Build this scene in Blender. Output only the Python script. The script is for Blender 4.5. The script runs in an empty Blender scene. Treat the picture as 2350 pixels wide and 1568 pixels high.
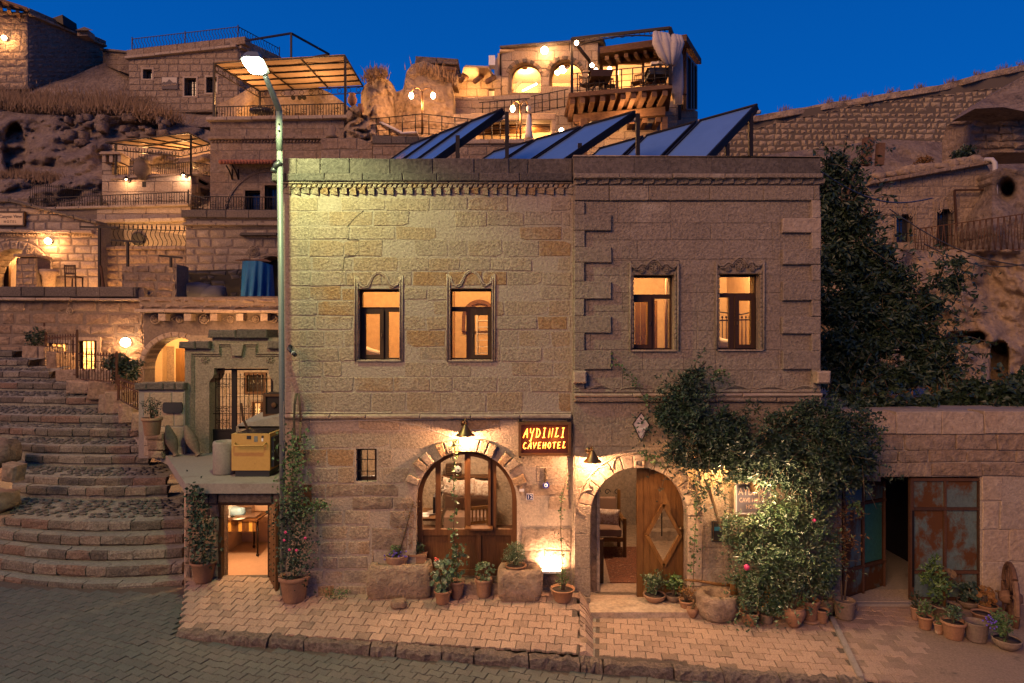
import bpy, math, random
from math import sin, cos, pi, radians, sqrt, atan2
from mathutils import Vector, Matrix, noise
from mathutils.geometry import tessellate_polygon
R = random.Random(7)
SC = bpy.context.scene
COL = SC.collection
# ---------------- camera, sky, dusk light, exposure ----------------
CX, CY, FP, CH, CD = 1174.5, 784.0, 1500.0, 4.04, 10.0
cam_d = bpy.data.cameras.new('camera'); cam = bpy.data.objects.new('camera', cam_d); COL.objects.link(cam)
cam_d.sensor_width = 36; cam_d.lens = FP/2349*36; cam_d.clip_end = 600; cam_d.clip_start = 0.1
cam.location = (0, -CD, CH); cam.rotation_euler = (pi/2, 0, 0)
SC.camera = cam
w = bpy.data.worlds.new('World'); SC.world = w; w.use_nodes = True
nt = w.node_tree; nt.nodes.clear()
SUN_AZ, SUN_EL = radians(230), radians(28)     # after-glow comes from behind the viewer, a little to the left
out = nt.nodes.new('ShaderNodeOutputWorld'); bg = nt.nodes.new('ShaderNodeBackground')
sky = nt.nodes.new('ShaderNodeTexSky'); sky.sky_type = 'NISHITA'; sky.sun_disc = False
sky.sun_elevation = radians(1.0); sky.sun_rotation = SUN_AZ; sky.ozone_density = 8; sky.air_density = 1.0; sky.dust_density = 0.2
tc = nt.nodes.new('ShaderNodeTexCoord'); sep = nt.nodes.new('ShaderNodeSeparateXYZ'); ramp = nt.nodes.new('ShaderNodeValToRGB')
nt.links.new(tc.outputs['Generated'], sep.inputs[0]); nt.links.new(sep.outputs[2], ramp.inputs[0])
e = ramp.color_ramp.elements
e[0].position = 0.0; e[0].color = (0.006, 0.125, 0.53, 1)
e[1].position = 0.62; e[1].color = (0.0005, 0.070, 0.34, 1)
x = ramp.color_ramp.elements.new(0.3); x.color = (0.001, 0.112, 0.50, 1)
mixn = nt.nodes.new('ShaderNodeMix'); mixn.data_type = 'RGBA'; mixn.blend_type = 'MIX'; mixn.inputs[0].default_value = 0.92
scl = nt.nodes.new('ShaderNodeMix'); scl.data_type = 'RGBA'; scl.blend_type = 'MULTIPLY'; scl.inputs[0].default_value = 1
scl.inputs[7].default_value = (0.02, 0.05, 0.10, 1)
nt.links.new(sky.outputs[0], scl.inputs[6]); nt.links.new(scl.outputs[2], mixn.inputs[6]); nt.links.new(ramp.outputs[0], mixn.inputs[7])
nt.links.new(mixn.outputs[2], bg.inputs[0]); nt.links.new(bg.outputs[0], out.inputs[0]); bg.inputs[1].default_value = 0.70
sd = bpy.data.lights.new('sun', 'SUN'); so = bpy.data.objects.new('sun', sd); COL.objects.link(so)
sd.energy = 2.0; sd.angle = radians(34); sd.color = (1.0, 0.53, 0.27)
so.rotation_euler = Vector((-0.58, -0.72, 0.5)).to_track_quat('Z', 'Y').to_euler()
vs = SC.view_settings; vs.view_transform = 'Standard'; vs.look = 'None'; vs.exposure = 0.52; vs.gamma = 1; vs.use_curve_mapping = False
SC.render.engine = 'CYCLES'
cy = SC.cycles
cy.use_denoising = True; cy.max_bounces = 6; cy.diffuse_bounces = 2; cy.glossy_bounces = 2; cy.transmission_bounces = 4; cy.transparent_max_bounces = 6
cy.sample_clamp_indirect = 3.0; cy.use_light_tree = True; cy.caustics_reflective = False; cy.caustics_refractive = False
# ---------------- helpers ----------------
def X(px, d): return (px-CX)*d/FP
def Z(py, d): return CH-(py-CY)*d/FP
def P(px, py, d): return Vector((X(px, d), d-CD, Z(py, d)))
def GZ(x, y):                                          # the first pavement rises from the kerb to the wall
    return max(0., .138*(y-(-.9-(x+4.7)*.195)-.10)) if x < 1.0 else 0.
def G1(px, py, up=0.):
    d = 9.8
    for _ in range(40): d = .5*d+.5*(CH-GZ(X(px, d), d-CD)-up)*FP/(py-CY)
    return Vector((X(px, d), d-CD, GZ(X(px, d), d-CD)+up))
def gd(py, z=0.0): return (CH-z)*FP/(py-CY)            # distance of a point of height z seen at row py
def G(px, py, z=0.0):
    d = gd(py, z); return Vector((X(px, d), d-CD, z))
def tag(o, label=None, cat=None, group=None, kind=None):
    if label: o['label'] = label
    if cat: o['category'] = cat
    if group: o['group'] = group
    if kind: o['kind'] = kind
    return o
def empty(name, label=None, cat=None, loc=(0, 0, 0), group=None, kind=None):
    o = bpy.data.objects.new(name, None); COL.objects.link(o); o.location = loc; o.empty_display_size = .2
    return tag(o, label, cat, group, kind)
WM = {}
def link(name, me, parent=None, m=None):
    o = bpy.data.objects.new(name, me); COL.objects.link(o)
    if m is not None: o.matrix_world = m
    WM[o.name] = Matrix(m) if m is not None else Matrix()
    if parent is not None:
        o.parent = parent
        pw_ = WM.get(parent.name)
        if pw_ is None: pw_ = Matrix.Translation(parent.location) @ parent.rotation_euler.to_matrix().to_4x4()
        o.matrix_parent_inverse = pw_.inverted()
    return o
class MB:
    def __init__(s): s.v = []; s.f = []; s.mi = []; s.sm = []
    def add(s, vs, fs, mi=0, sm=False):
        n = len(s.v); s.v += [tuple(q) for q in vs]
        for f in fs: s.f.append([i+n for i in f]); s.mi.append(mi); s.sm.append(sm)
        return s
    def box(s, x0, x1, y0, y1, z0, z1, mi=0):
        if x0 > x1: x0, x1 = x1, x0
        if y0 > y1: y0, y1 = y1, y0
        if z0 > z1: z0, z1 = z1, z0
        v = [(x0,y0,z0),(x1,y0,z0),(x1,y1,z0),(x0,y1,z0),(x0,y0,z1),(x1,y0,z1),(x1,y1,z1),(x0,y1,z1)]
        return s.add(v, [(0,3,2,1),(4,5,6,7),(0,1,5,4),(1,2,6,5),(2,3,7,6),(3,0,4,7)], mi)
    def mbox(s, c, sx, sy, sz, m=None, mi=0):
        m = m or Matrix(); c = Vector(c)
        v = [c + m @ Vector((a*sx/2, b*sy/2, e*sz/2)) for e in (-1,1) for a, b in ((-1,-1),(1,-1),(1,1),(-1,1))]
        return s.add(v, [(0,3,2,1),(4,5,6,7),(0,1,5,4),(1,2,6,5),(2,3,7,6),(3,0,4,7)], mi)
    def bar(s, a, b, w, h=None, mi=0, up=(0,0,1)):
        a = Vector(a); b = Vector(b); h = h or w; d = (b-a)
        if d.length < 1e-6: return s
        d.normalize(); u = Vector(up)
        if abs(d.dot(u)) > .98: u = Vector((0,1,0))
        r = d.cross(u).normalized(); u = r.cross(d)
        v = [q + r*i*w/2 + u*j*h/2 for q in (a, b) for i, j in ((-1,-1),(1,-1),(1,1),(-1,1))]
        return s.add(v, [(0,1,2,3),(7,6,5,4),(0,4,5,1),(1,5,6,2),(2,6,7,3),(3,7,4,0)], mi)
    def tube(s, pts, r, n=6, mi=0, sm=True, closed=False):
        pts = [Vector(q) for q in pts]; N = len(pts); rs = r if isinstance(r, (list, tuple)) else [r]*N
        vs = []; fs = []; pr = None
        for i, q in enumerate(pts):
            if closed: t = pts[(i+1) % N]-pts[i-1]
            else: t = (pts[min(i+1, N-1)]-pts[max(i-1, 0)])
            t.normalize()
            if pr is None:
                pr = t.cross(Vector((0,0,1)))
                if pr.length < .1: pr = t.cross(Vector((0,1,0)))
            pr = (pr-t*pr.dot(t)).normalized(); b = t.cross(pr)
            for k in range(n):
                a = 2*pi*k/n; vs.append(q+(pr*cos(a)+b*sin(a))*rs[i])
        for i in range(N if closed else N-1):
            j = (i+1) % N
            for k in range(n): fs.append((i*n+k, i*n+(k+1) % n, j*n+(k+1) % n, j*n+k))
        if not closed: fs += [tuple(range(n))[::-1], tuple((N-1)*n+k for k in range(n))]
        return s.add(vs, fs, mi, sm)
    def lathe(s, prof, c=(0,0,0), n=16, m=None, mi=0, sm=True, wob=0.0):
        c = Vector(c); m = m or Matrix(); vs = []; fs = []; N = len(prof)
        for i, (r, z) in enumerate(prof):
            for k in range(n):
                a = 2*pi*k/n; rr = r*(1+wob*noise.noise((cos(a)*1.7+c.x*3, sin(a)*1.7, z*3)))
                vs.append(c + m @ Vector((rr*cos(a), rr*sin(a), z)))
        for i in range(N-1):
            for k in range(n): fs.append((i*n+k, i*n+(k+1) % n, (i+1)*n+(k+1) % n, (i+1)*n+k))
        fs.append(tuple(range(n))[::-1])
        fs.append(tuple((N-1)*n+k for k in range(n)))
        return s.add(vs, fs, mi, sm)
    def ball(s, c, r, n=8, mi=0, sq=(1,1,1)):
        c = Vector(c); pr = [(max(.001, sin(pi*i/(n//2+1))), -cos(pi*i/(n//2+1))) for i in range(n//2+2)]
        return s.lathe([(a*r, b*r) for a, b in pr], c, n, Matrix.Diagonal(sq).to_3x3(), mi)
    def build(s, name, mat, parent=None, m=None):
        me = bpy.data.meshes.new(name); me.from_pydata(s.v, [], s.f)
        mats = mat if isinstance(mat, (list, tuple)) else [mat]
        for q in mats: me.materials.append(q)
        if len(mats) > 1: me.polygons.foreach_set('material_index', s.mi)
        if any(s.sm): me.polygons.foreach_set('use_smooth', s.sm)
        me.update(); return link(name, me, parent, m)
class PL:
    """A vertical plane through two plan points (pixel column xa at distance da, xb at db)."""
    def __init__(s, xa=0, da=10.0, xb=None, db=None):
        if xb is None: xb = 2349; db = da
        s.a = Vector((X(xa, da), da-CD, 0)); b = Vector((X(xb, db), db-CD, 0))
        s.u = (b-s.a).normalized(); s.n = s.u.cross(Vector((0,0,1)))      # towards the viewer for u to the right
    def uv(s, px, py):
        r = Vector(((px-CX)/FP, 1, (CY-py)/FP)); o = Vector((0, -CD, CH))
        t = (s.a-o).dot(s.n)/r.dot(s.n); q = o+r*t
        return ((q-s.a).dot(s.u), q.z)
    def w(s, u, v, t=0.0): return s.a + s.u*u + Vector((0,0,v)) + s.n*t
    def p(s, px, py, t=0.0):
        u, v = s.uv(px, py); return s.w(u, v, t)
    def dist(s, px): return s.p(px, 700).y+CD
def area2(p): return sum(p[i-1][0]*p[i][1]-p[i][0]*p[i-1][1] for i in range(len(p)))
def plate(mb, pl, outer, holes=(), t0=-.1, t1=0., mi=0, px=True, hole_sides=True, back=False):
    """Extruded polygon with holes lying in plane pl; outer/holes in pixels (px) or in plane units."""
    cv = (lambda q: pl.uv(*q)) if px else (lambda q: q)
    loops = [[cv(q) for q in outer]]+[[cv(q) for q in h] for h in holes]
    for i, l in enumerate(loops):
        if (area2(l) > 0) != (i == 0): l.reverse()
    flat = [q for l in loops for q in l]; n = len(flat)
    if len(loops) == 1 and len(flat) == 4: tris = [(0,1,2,3)]
    else:
        tris = [tuple(t) for t in tessellate_polygon([[Vector((a, b, 0)) for a, b in l] for l in loops])]
        ft = []
        for t in tris:
            A = area2([flat[i] for i in t])
            if abs(A) < 1e-9: continue
            ft.append(t if A > 0 else t[::-1])
        tris = ft
    vs = [pl.w(a, b, t1) for a, b in flat]+[pl.w(a, b, t0) for a, b in flat]
    fs = list(tris)
    if back: fs += [tuple(i+n for i in t)[::-1] for t in tris]
    k = 0
    for li, l in enumerate(loops):
        m = len(l)
        if li == 0 or hole_sides:
            for i in range(m): fs.append((k+i, n+k+i, n+k+(i+1) % m, k+(i+1) % m))
        k += m
    mb.add(vs, fs, mi); return mb
def rect(x0, y0, x1, y1): return [(x0, y0), (x1, y0), (x1, y1), (x0, y1)]
def arch(cx, cy, r, yb, n=14, ry=None):
    ry = ry or r
    return [(cx-r, yb)]+[(cx-r*cos(pi*i/n), cy-ry*sin(pi*i/n)) for i in range(n+1)]+[(cx+r, yb)]
def clip(poly, a, b, c):
    """keep a*x+b*y<=c"""
    o = []; n = len(poly)
    for i in range(n):
        p, q = poly[i-1], poly[i]; dp = a*p[0]+b*p[1]-c; dq = a*q[0]+b*q[1]-c
        if dp <= 0: o.append(p)
        if dp*dq < 0:
            t = dp/(dp-dq); o.append((p[0]+(q[0]-p[0])*t, p[1]+(q[1]-p[1])*t))
        # on-edge points of q are added on the next turn
    return o
def inset(poly, g):
    n = len(poly); cx = sum(p[0] for p in poly)/n; cyy = sum(p[1] for p in poly)/n; o = []
    if area2(poly) < 0: poly = poly[::-1]
    for i in range(n):
        a, b, c = poly[i-1], poly[i], poly[(i+1) % n]
        e1 = (b[0]-a[0], b[1]-a[1]); e2 = (c[0]-b[0], c[1]-b[1])
        l1 = math.hypot(*e1) or 1e-6; l2 = math.hypot(*e2) or 1e-6
        n1 = (-e1[1]/l1, e1[0]/l1); n2 = (-e2[1]/l2, e2[0]/l2)
        d = 1+n1[0]*n2[0]+n1[1]*n2[1]
        if d < .25: d = .25
        o.append((b[0]+(n1[0]+n2[0])*g/d, b[1]+(n1[1]+n2[1])*g/d))
    return o
def stone_mesh(mb, pl, poly, t0, t1, bev=.012, jit=.006, bulge=0.0):
    """poly in plane units (u,z)"""
    if area2(poly) < 0: poly = poly[::-1]
    if len(poly) < 3 or abs(area2(poly))/2 < .0006: return False
    p0 = [(a+R.uniform(-jit, jit), b+R.uniform(-jit, jit)) for a, b in poly]
    p1 = inset(p0, bev); n = len(p0)
    if area2(p1) <= 0 or abs(area2(p1)) > abs(area2(p0)): p1 = [(a+(sum(q[0] for q in p0)/n-a)*.15, b+(sum(q[1] for q in p0)/n-b)*.15) for a, b in p0]
    tb = t1-min(bev, (t1-t0)*.6)
    vs = [pl.w(a, b, t0) for a, b in p0]+[pl.w(a, b, tb) for a, b in p0]+[pl.w(a, b, t1+R.uniform(-.3, .3)*bev*.4) for a, b in p1]
    fs = [(i, (i+1) % n, n+(i+1) % n, n+i) for i in range(n)]+[(n+i, n+(i+1) % n, 2*n+(i+1) % n, 2*n+i) for i in range(n)]
    if bulge > 0:
        c = (sum(q[0] for q in p1)/n, sum(q[1] for q in p1)/n)
        vs.append(pl.w(c[0]+R.uniform(-.2,.2)*bev, c[1], t1+bulge)); fs += [(2*n+i, 2*n+(i+1) % n, 3*n) for i in range(n)]
    else: fs.append(tuple(range(2*n, 3*n)))
    mb.add(vs, fs); return True
def stones(pl, outer, mat, parent, ch=50, wr=(60, 110), holes=(), archs=(), t1=.01, t0=-.03, gap=.02, bev=.012, jit=.006, bulge=0., rnd=.4, rows=None, name='stone', lim=300, skip=0.0, tv=.006, oblique=False, minpx=6.2, seed=None):
    """Courses of separate stones over polygon `outer` (convex, pixels). holes: pixel rects; archs: (cx, cy, r, ybottom). """
    rr = random.Random(seed if seed is not None else int(outer[0][0]*7+outer[0][1]*13))
    op = outer if area2(outer) > 0 else outer[::-1]
    x0 = min(q[0] for q in op); x1 = max(q[0] for q in op); y0 = min(q[1] for q in op); y1 = max(q[1] for q in op)
    if rows is None:
        rows = [y0]; y = y0
        while y < y1-ch*.4:
            y += ch*rr.uniform(.85, 1.15); rows.append(min(y, y1) if y < y1-ch*.4 else y1)
    items = []
    for a, b in zip(rows[:-1], rows[1:]):
        x = x0-rr.uniform(0, wr[1]*.7)
        while x < x1:
            wd = rr.uniform(*wr)
            if rr.random() < .15: wd *= .6
            xa, xb = x, x+wd; x = xb
            parts = [(xa, a, xb, b)]
            for (hx0, hy0, hx1, hy1) in holes:
                np_ = []
                for (p, q, r_, s_) in parts:
                    if r_ <= hx0 or p >= hx1 or s_ <= hy0 or q >= hy1: np_.append((p, q, r_, s_)); continue
                    if q < hy0: np_.append((p, q, r_, hy0))
                    if s_ > hy1: np_.append((p, hy1, r_, s_))
                    yy0, yy1 = max(q, hy0), min(s_, hy1)
                    if p < hx0: np_.append((p, yy0, hx0, yy1))
                    if r_ > hx1: np_.append((hx1, yy0, r_, yy1))
                parts = np_
            for (p, q, r_, s_) in parts:
                if r_-p < 3 or s_-q < 2.5: continue
                poly = [(p, q), (r_, q), (r_, s_), (p, s_)]
                n = len(op)
                for i in range(n):
                    A, B = op[i], op[(i+1) % n]; nx, ny = (B[1]-A[1]), -(B[0]-A[0])
                    poly = clip(poly, nx, ny, nx*A[0]+ny*A[1])
                    if len(poly) < 3: break
                if len(poly) < 3: continue
                kill = False
                for (ax, ay, ar, ab) in archs:
                    mx = sum(v[0] for v in poly)/len(poly); my = sum(v[1] for v in poly)/len(poly)
                    if my > ab: continue
                    if my > ay:
                        if abs(mx-ax) < ar: 
                            if max(v[0] for v in poly) > ax+ar and mx > ax: poly = clip(poly, -1, 0, -(ax+ar))
                            elif min(v[0] for v in poly) < ax-ar and mx < ax: poly = clip(poly, 1, 0, ax-ar)
                            else: kill = True
                        else: poly = clip(poly, -1, 0, -(ax+ar)) if mx > ax else clip(poly, 1, 0, ax-ar)
                    else:
                        L = math.hypot(mx-ax, my-ay) or 1; ux, uy = (mx-ax)/L, (my-ay)/L
                        poly = clip(poly, -ux, -uy, -(ux*ax+uy*ay+ar))
                    if len(poly) < 3: kill = True
                    if kill: break
                if kill or rr.random() < skip: continue
                items.append((abs(area2(poly)), poly))
    items.sort(key=lambda i: -i[0])
    rest = MB(); k = 0
    for ar, poly in items:
        uvp = [pl.uv(*q) for q in poly]
        if area2(uvp) < 0: uvp = uvp[::-1]
        uvp = inset(uvp, gap/2)
        if area2(uvp) <= 0: continue
        if rnd > 0 and len(uvp) == 4 and rr.random() < rnd:      # knock one corner off
            i = rr.randrange(4); b = uvp[i]; a = uvp[i-1]; c = uvp[(i+1) % 4]; f = rr.uniform(.08, .2)
            uvp = uvp[:i]+[(b[0]+(a[0]-b[0])*f, b[1]+(a[1]-b[1])*f), (b[0]+(c[0]-b[0])*f, b[1]+(c[1]-b[1])*f)]+uvp[i+1:]
        tt = t1+rr.uniform(-tv, tv)
        if k < lim and ar > 2*minpx*minpx:
            m = MB()
            if stone_mesh(m, pl, uvp, t0, tt, bev, jit, bulge): m.build(name, mat, parent); k += 1
        else: stone_mesh(rest, pl, uvp, t0, tt, bev, jit, bulge)
    if rest.v: tag(rest.build('small_stones', mat, parent), kind='stuff')
def relief(name, xs, ys, dfun, mat, parent=None, nx=60, ny=40, amp=.4, fr=.5, top=None, bot=None, back=3.0, cells=0.0, seed=0.):
    """A rock face: a displaced sheet with thickness. xs,ys pixel ranges, dfun(x,y)->distance; top/bot: functions x->row of the edges."""
    m = MB(); vs = []; fs = []
    for j in range(ny+1):
        for i in range(nx+1):
            x = xs[0]+(xs[1]-xs[0])*i/nx
            ya = top(x) if top else ys[0]; yb = bot(x) if bot else ys[1]
            y = ya+(yb-ya)*j/ny
            d = dfun(x, y); q = P(x, y, d)
            h = noise.fractal(q*fr+Vector((seed, 0, 0)), 1.0, 2.0, 5)*amp
            if cells:
                c = noise.voronoi(Vector((q.x*.9, q.y*.4, q.z*1.3))*1.6+Vector((seed, 3, 1)))[0]
                h += min(.35, c[1]-c[0])*cells
            dr = (q-Vector((0, -CD, CH))).normalized()
            q -= dr*h
            vs.append(q)
    N = nx+1
    for j in range(ny):
        for i in range(nx): fs.append((j*N+i, (j+1)*N+i, (j+1)*N+i+1, j*N+i+1))
    m.add(vs, fs, 0, True)
    edge = [i for i in range(N)]+[j*N+nx for j in range(1, ny+1)]+[ny*N+i for i in range(nx-1, -1, -1)]+[j*N for j in range(ny-1, 0, -1)]
    k = len(edge); ev = [vs[i] for i in edge]; bv = [q+Vector((0, back, 0)) for q in ev]
    m.add(ev+bv, [(i, (i+1) % k, k+(i+1) % k, k+i) for i in range(k)])
    return m.build(name, mat, parent)
def lerp_tab(tab):
    def f(x):
        if x <= tab[0][0]: return tab[0][1]
        for (a, b), (c, d) in zip(tab[:-1], tab[1:]):
            if x <= c: return b+(d-b)*(x-a)/(c-a)
        return tab[-1][1]
    return f
# ---------------- materials ----------------
MATS = {}
def nodes(name):
    m = bpy.data.materials.new(name); m.use_nodes = True; n = m.node_tree; n.nodes.clear()
    o = n.nodes.new('ShaderNodeOutputMaterial'); b = n.nodes.new('ShaderNodeBsdfPrincipled'); n.links.new(b.outputs[0], o.inputs[0])
    return m, n, b
def mk(n, t, **k):
    q = n.nodes.new(t)
    for a, b in k.items(): setattr(q, a, b)
    return q
def surf(name, cols, scale=1.0, rough=.9, bump=.4, fine=22.0, rnd=1.0, pits=.5, metal=0., spots=None, stretch=None, spec=.2, dist=.02, tintnoise=.5):
    """cols: palette; which one an object gets is random, mottled by noise. spots=(colour, threshold, scale) adds stains."""
    m, n, b = nodes(name); L = n.links.new
    geo = mk(n, 'ShaderNodeNewGeometry'); oi = mk(n, 'ShaderNodeObjectInfo')
    vec = geo.outputs['Position']
    if stretch:
        mp = mk(n, 'ShaderNodeMapping'); mp.inputs['Scale'].default_value = stretch; L(vec, mp.inputs[0]); vec = mp.outputs[0]
    n1 = mk(n, 'ShaderNodeTexNoise'); n1.inputs['Scale'].default_value = scale; n1.inputs['Detail'].default_value = 6; n1.inputs['Roughness'].default_value = .65; L(vec, n1.inputs[0])
    n2 = mk(n, 'ShaderNodeTexNoise'); n2.inputs['Scale'].default_value = fine; n2.inputs['Detail'].default_value = 6; n2.inputs['Roughness'].default_value = .7; L(vec, n2.inputs[0])
    ad = mk(n, 'ShaderNodeMath', operation='ADD'); L(oi.outputs['Random'], ad.inputs[0]); L(geo.outputs['Random Per Island'], ad.inputs[1])
    fr = mk(n, 'ShaderNodeMath', operation='FRACT'); L(ad.outputs[0], fr.inputs[0])
    m1 = mk(n, 'ShaderNodeMath', operation='MULTIPLY_ADD'); L(fr.outputs[0], m1.inputs[0]); m1.inputs[1].default_value = rnd*.8
    m2 = mk(n, 'ShaderNodeMath', operation='MULTIPLY_ADD'); L(n1.outputs[0], m2.inputs[0]); m2.inputs[1].default_value = tintnoise*2; m2.inputs[2].default_value = .5-tintnoise-rnd*.4
    L(m2.outputs[0], m1.inputs[2])
    rp = mk(n, 'ShaderNodeValToRGB'); L(m1.outputs[0], rp.inputs[0])
    while len(rp.color_ramp.elements) < len(cols): rp.color_ramp.elements.new(.5)
    for i, c in enumerate(cols):
        rp.color_ramp.elements[i].position = i/max(1, len(cols)-1); rp.color_ramp.elements[i].color = (*c, 1)
    col = rp.outputs[0]
    # fine grain
    g = mk(n, 'ShaderNodeMapRange'); g.inputs[1].default_value = .3; g.inputs[2].default_value = .7; g.inputs[3].default_value = 1-pits*.75; g.inputs[4].default_value = 1+pits*.35; L(n2.outputs[0], g.inputs[0])
    mx = mk(n, 'ShaderNodeMix', data_type='RGBA', blend_type='MULTIPLY'); mx.inputs[0].default_value = 1
    cg = mk(n, 'ShaderNodeCombineXYZ'); [L(g.outputs[0], cg.inputs[i]) for i in range(3)]
    L(col, mx.inputs[6]); L(cg.outputs[0], mx.inputs[7]); col = mx.outputs[2]
    if spots:
        sc, th, ss = spots
        n3 = mk(n, 'ShaderNodeTexNoise'); n3.inputs['Scale'].default_value = ss; n3.inputs['Detail'].default_value = 8; n3.inputs['Roughness'].default_value = .7; L(vec, n3.inputs[0])
        mr = mk(n, 'ShaderNodeMapRange'); mr.inputs[1].default_value = th; mr.inputs[2].default_value = th+.09; L(n3.outputs[0], mr.inputs[0])
        mx2 = mk(n, 'ShaderNodeMix', data_type='RGBA'); L(mr.outputs[0], mx2.inputs[0]); L(col, mx2.inputs[6]); mx2.inputs[7].default_value = (*sc, 1); col = mx2.outputs[2]
    L(col, b.inputs['Base Color'])
    b.inputs['Roughness'].default_value = rough; b.inputs['Metallic'].default_value = metal; b.inputs['Specular IOR Level'].default_value = spec
    if bump:
        bp = mk(n, 'ShaderNodeBump'); bp.inputs['Strength'].default_value = bump; bp.inputs['Distance'].default_value = dist
        a2 = mk(n, 'ShaderNodeMath', operation='MULTIPLY_ADD'); L(n1.outputs[0], a2.inputs[0]); a2.inputs[1].default_value = .8; L(n2.outputs[0], a2.inputs[2])
        L(a2.outputs[0], bp.inputs['Height']); L(bp.outputs[0], b.inputs['Normal'])
    MATS[name] = m; return m
def plain(name, col, rough=.6, metal=0., em=None, es=0., alpha=1., trans=0., spec=.5):
    m, n, b = nodes(name); b.inputs['Base Color'].default_value = (*col, 1); b.inputs['Roughness'].default_value = rough; b.inputs['Metallic'].default_value = metal; b.inputs['Specular IOR Level'].default_value = spec
    if em: b.inputs['Emission Color'].default_value = (*em, 1); b.inputs['Emission Strength'].default_value = es
    b.inputs['Transmission Weight'].default_value = trans
    MATS[name] = m; return m
tuffA = surf('tuff_ashlar', [(.36,.275,.19),(.365,.255,.15),(.365,.285,.195),(.35,.27,.185),(.37,.275,.175),(.385,.30,.205),(.35,.205,.095),(.36,.275,.185)], 1.6, bump=.8, fine=28, pits=.75, dist=.04, tintnoise=.3, spots=((.19,.15,.115), .60, 1.1))
mortar = surf('lime_mortar', [(.40,.32,.235),(.36,.285,.205),(.43,.35,.26)], 1.2, bump=.7, fine=26, pits=.5, rnd=.1, dist=.04, tintnoise=.6)
tuffB = surf('grey_tuff', [(.26,.205,.145),(.345,.27,.19),(.30,.235,.165),(.28,.22,.16)], 1.3, bump=1.0, fine=26, pits=.6, rnd=.7, dist=.05, spots=((.44,.36,.26), .58, 1.1))
tuffW = surf('pale_tuff', [(.32,.25,.18),(.40,.31,.22),(.36,.26,.17),(.43,.34,.24)], 1.5, bump=.7, fine=16, pits=.5, dist=.05, spots=((.20,.15,.11), .62, .9))
tuffR = surf('rough_tuff', [(.24,.17,.115),(.32,.235,.16),(.28,.19,.12),(.36,.27,.185)], 1.2, bump=.9, fine=9, pits=.6, dist=.1, spots=((.12,.09,.07), .60, 1.2))
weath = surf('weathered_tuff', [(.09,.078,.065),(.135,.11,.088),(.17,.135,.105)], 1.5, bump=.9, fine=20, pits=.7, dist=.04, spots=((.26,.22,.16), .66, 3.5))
rockm = surf('cliff_rock', [(.15,.11,.085),(.24,.175,.13),(.33,.25,.185),(.27,.20,.15)], .9, bump=1.0, fine=5, pits=.6, dist=.3, rnd=.2, tintnoise=.9, spots=((.09,.07,.055), .59, .8))
rockw = surf('warm_rock', [(.30,.21,.13),(.40,.29,.19),(.34,.25,.16)], .8, bump=1.0, fine=5, pits=.5, dist=.2, rnd=.3, tintnoise=.7)
stepm = surf('step_basalt', [(.09,.078,.062),(.17,.15,.115),(.21,.135,.095),(.27,.235,.18),(.12,.10,.08),(.20,.17,.13)], 2.5, bump=1.0, fine=30, pits=.9, dist=.04, tintnoise=.2, spots=((.06,.05,.04), .63, 9))
cobble = surf('cobble', [(.07,.07,.062),(.10,.095,.082),(.14,.125,.10),(.08,.077,.072)], 2, bump=.7, fine=30, pits=.6, rough=.75)
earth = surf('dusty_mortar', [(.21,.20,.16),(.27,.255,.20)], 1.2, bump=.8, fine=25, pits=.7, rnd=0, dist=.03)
paver = surf('paver_concrete', [(.33,.225,.155),(.40,.28,.195),(.36,.25,.175),(.21,.15,.105)], 2, bump=.7, fine=60, pits=.6, rough=.8, tintnoise=.45, spots=((.13,.105,.08), .62, 1.7))
paverd = surf('road_paver', [(.085,.09,.078),(.115,.12,.10),(.10,.10,.085),(.13,.125,.105)], 1.2, bump=.5, fine=60, pits=.5, rough=.75, tintnoise=.3)
kerbm = surf('kerb_concrete', [(.17,.13,.10),(.22,.17,.13),(.14,.11,.09)], 3, bump=1.0, fine=24, pits=.9, dist=.05, spots=((.07,.055,.045), .60, 6))
joint = surf('paving_joint_sand', [(.08,.064,.05),(.115,.09,.07)], 3, bump=.6, fine=40, rnd=0)
concr = surf('terrace_concrete', [(.22,.19,.16),(.28,.24,.20)], 1.1, bump=.4, fine=30, pits=.3, rnd=0, tintnoise=.6, spots=((.17,.13,.10), .58, 1.3))
woodd = surf('dark_window_wood', [(.035,.018,.009),(.055,.028,.014)], 5, bump=.15, fine=40, rough=.45, stretch=(1,1,.15), pits=.3, rnd=.3)
woodm = surf('stained_door_wood', [(.075,.033,.012),(.11,.05,.018),(.14,.065,.024)], 5, bump=.2, fine=40, rough=.5, stretch=(1,1,.1), pits=.4, rnd=.5)
woodo = surf('honey_pine', [(.075,.036,.010),(.12,.057,.016),(.17,.082,.022),(.10,.046,.013)], 4, bump=.2, fine=30, rough=.5, stretch=(1,1,.1), pits=.5, rnd=.6, spots=((.06,.024,.008), .66, 3))
woodb = surf('weathered_beam', [(.10,.05,.025),(.15,.08,.045),(.19,.11,.065)], 3, bump=.4, fine=20, rough=.8, stretch=(.3,1,1), pits=.6)
iron = plain('black_iron', (.018,.013,.011), .55, .6)
rusty = surf('rusty_iron', [(.05,.025,.015),(.10,.045,.022)], 8, bump=.2, fine=50, rough=.8)
brass = plain('aged_brass', (.18,.11,.05), .4, .9)
galv = surf('galvanised_pole', [(.15,.165,.15),(.19,.205,.185)], 3, bump=.1, fine=40, rough=.5, metal=.3, pits=.2, rnd=0)
terra = surf('terracotta', [(.25,.125,.062),(.30,.16,.085),(.23,.13,.075),(.33,.20,.115)], 4, bump=.25, fine=40, rough=.8, pits=.35, tintnoise=.3, spots=((.34,.26,.19), .63, 5))
terrad = surf('old_clay', [(.15,.11,.08),(.22,.16,.11),(.18,.12,.08)], 3, bump=.4, fine=30, rough=.85, pits=.5)
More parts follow.
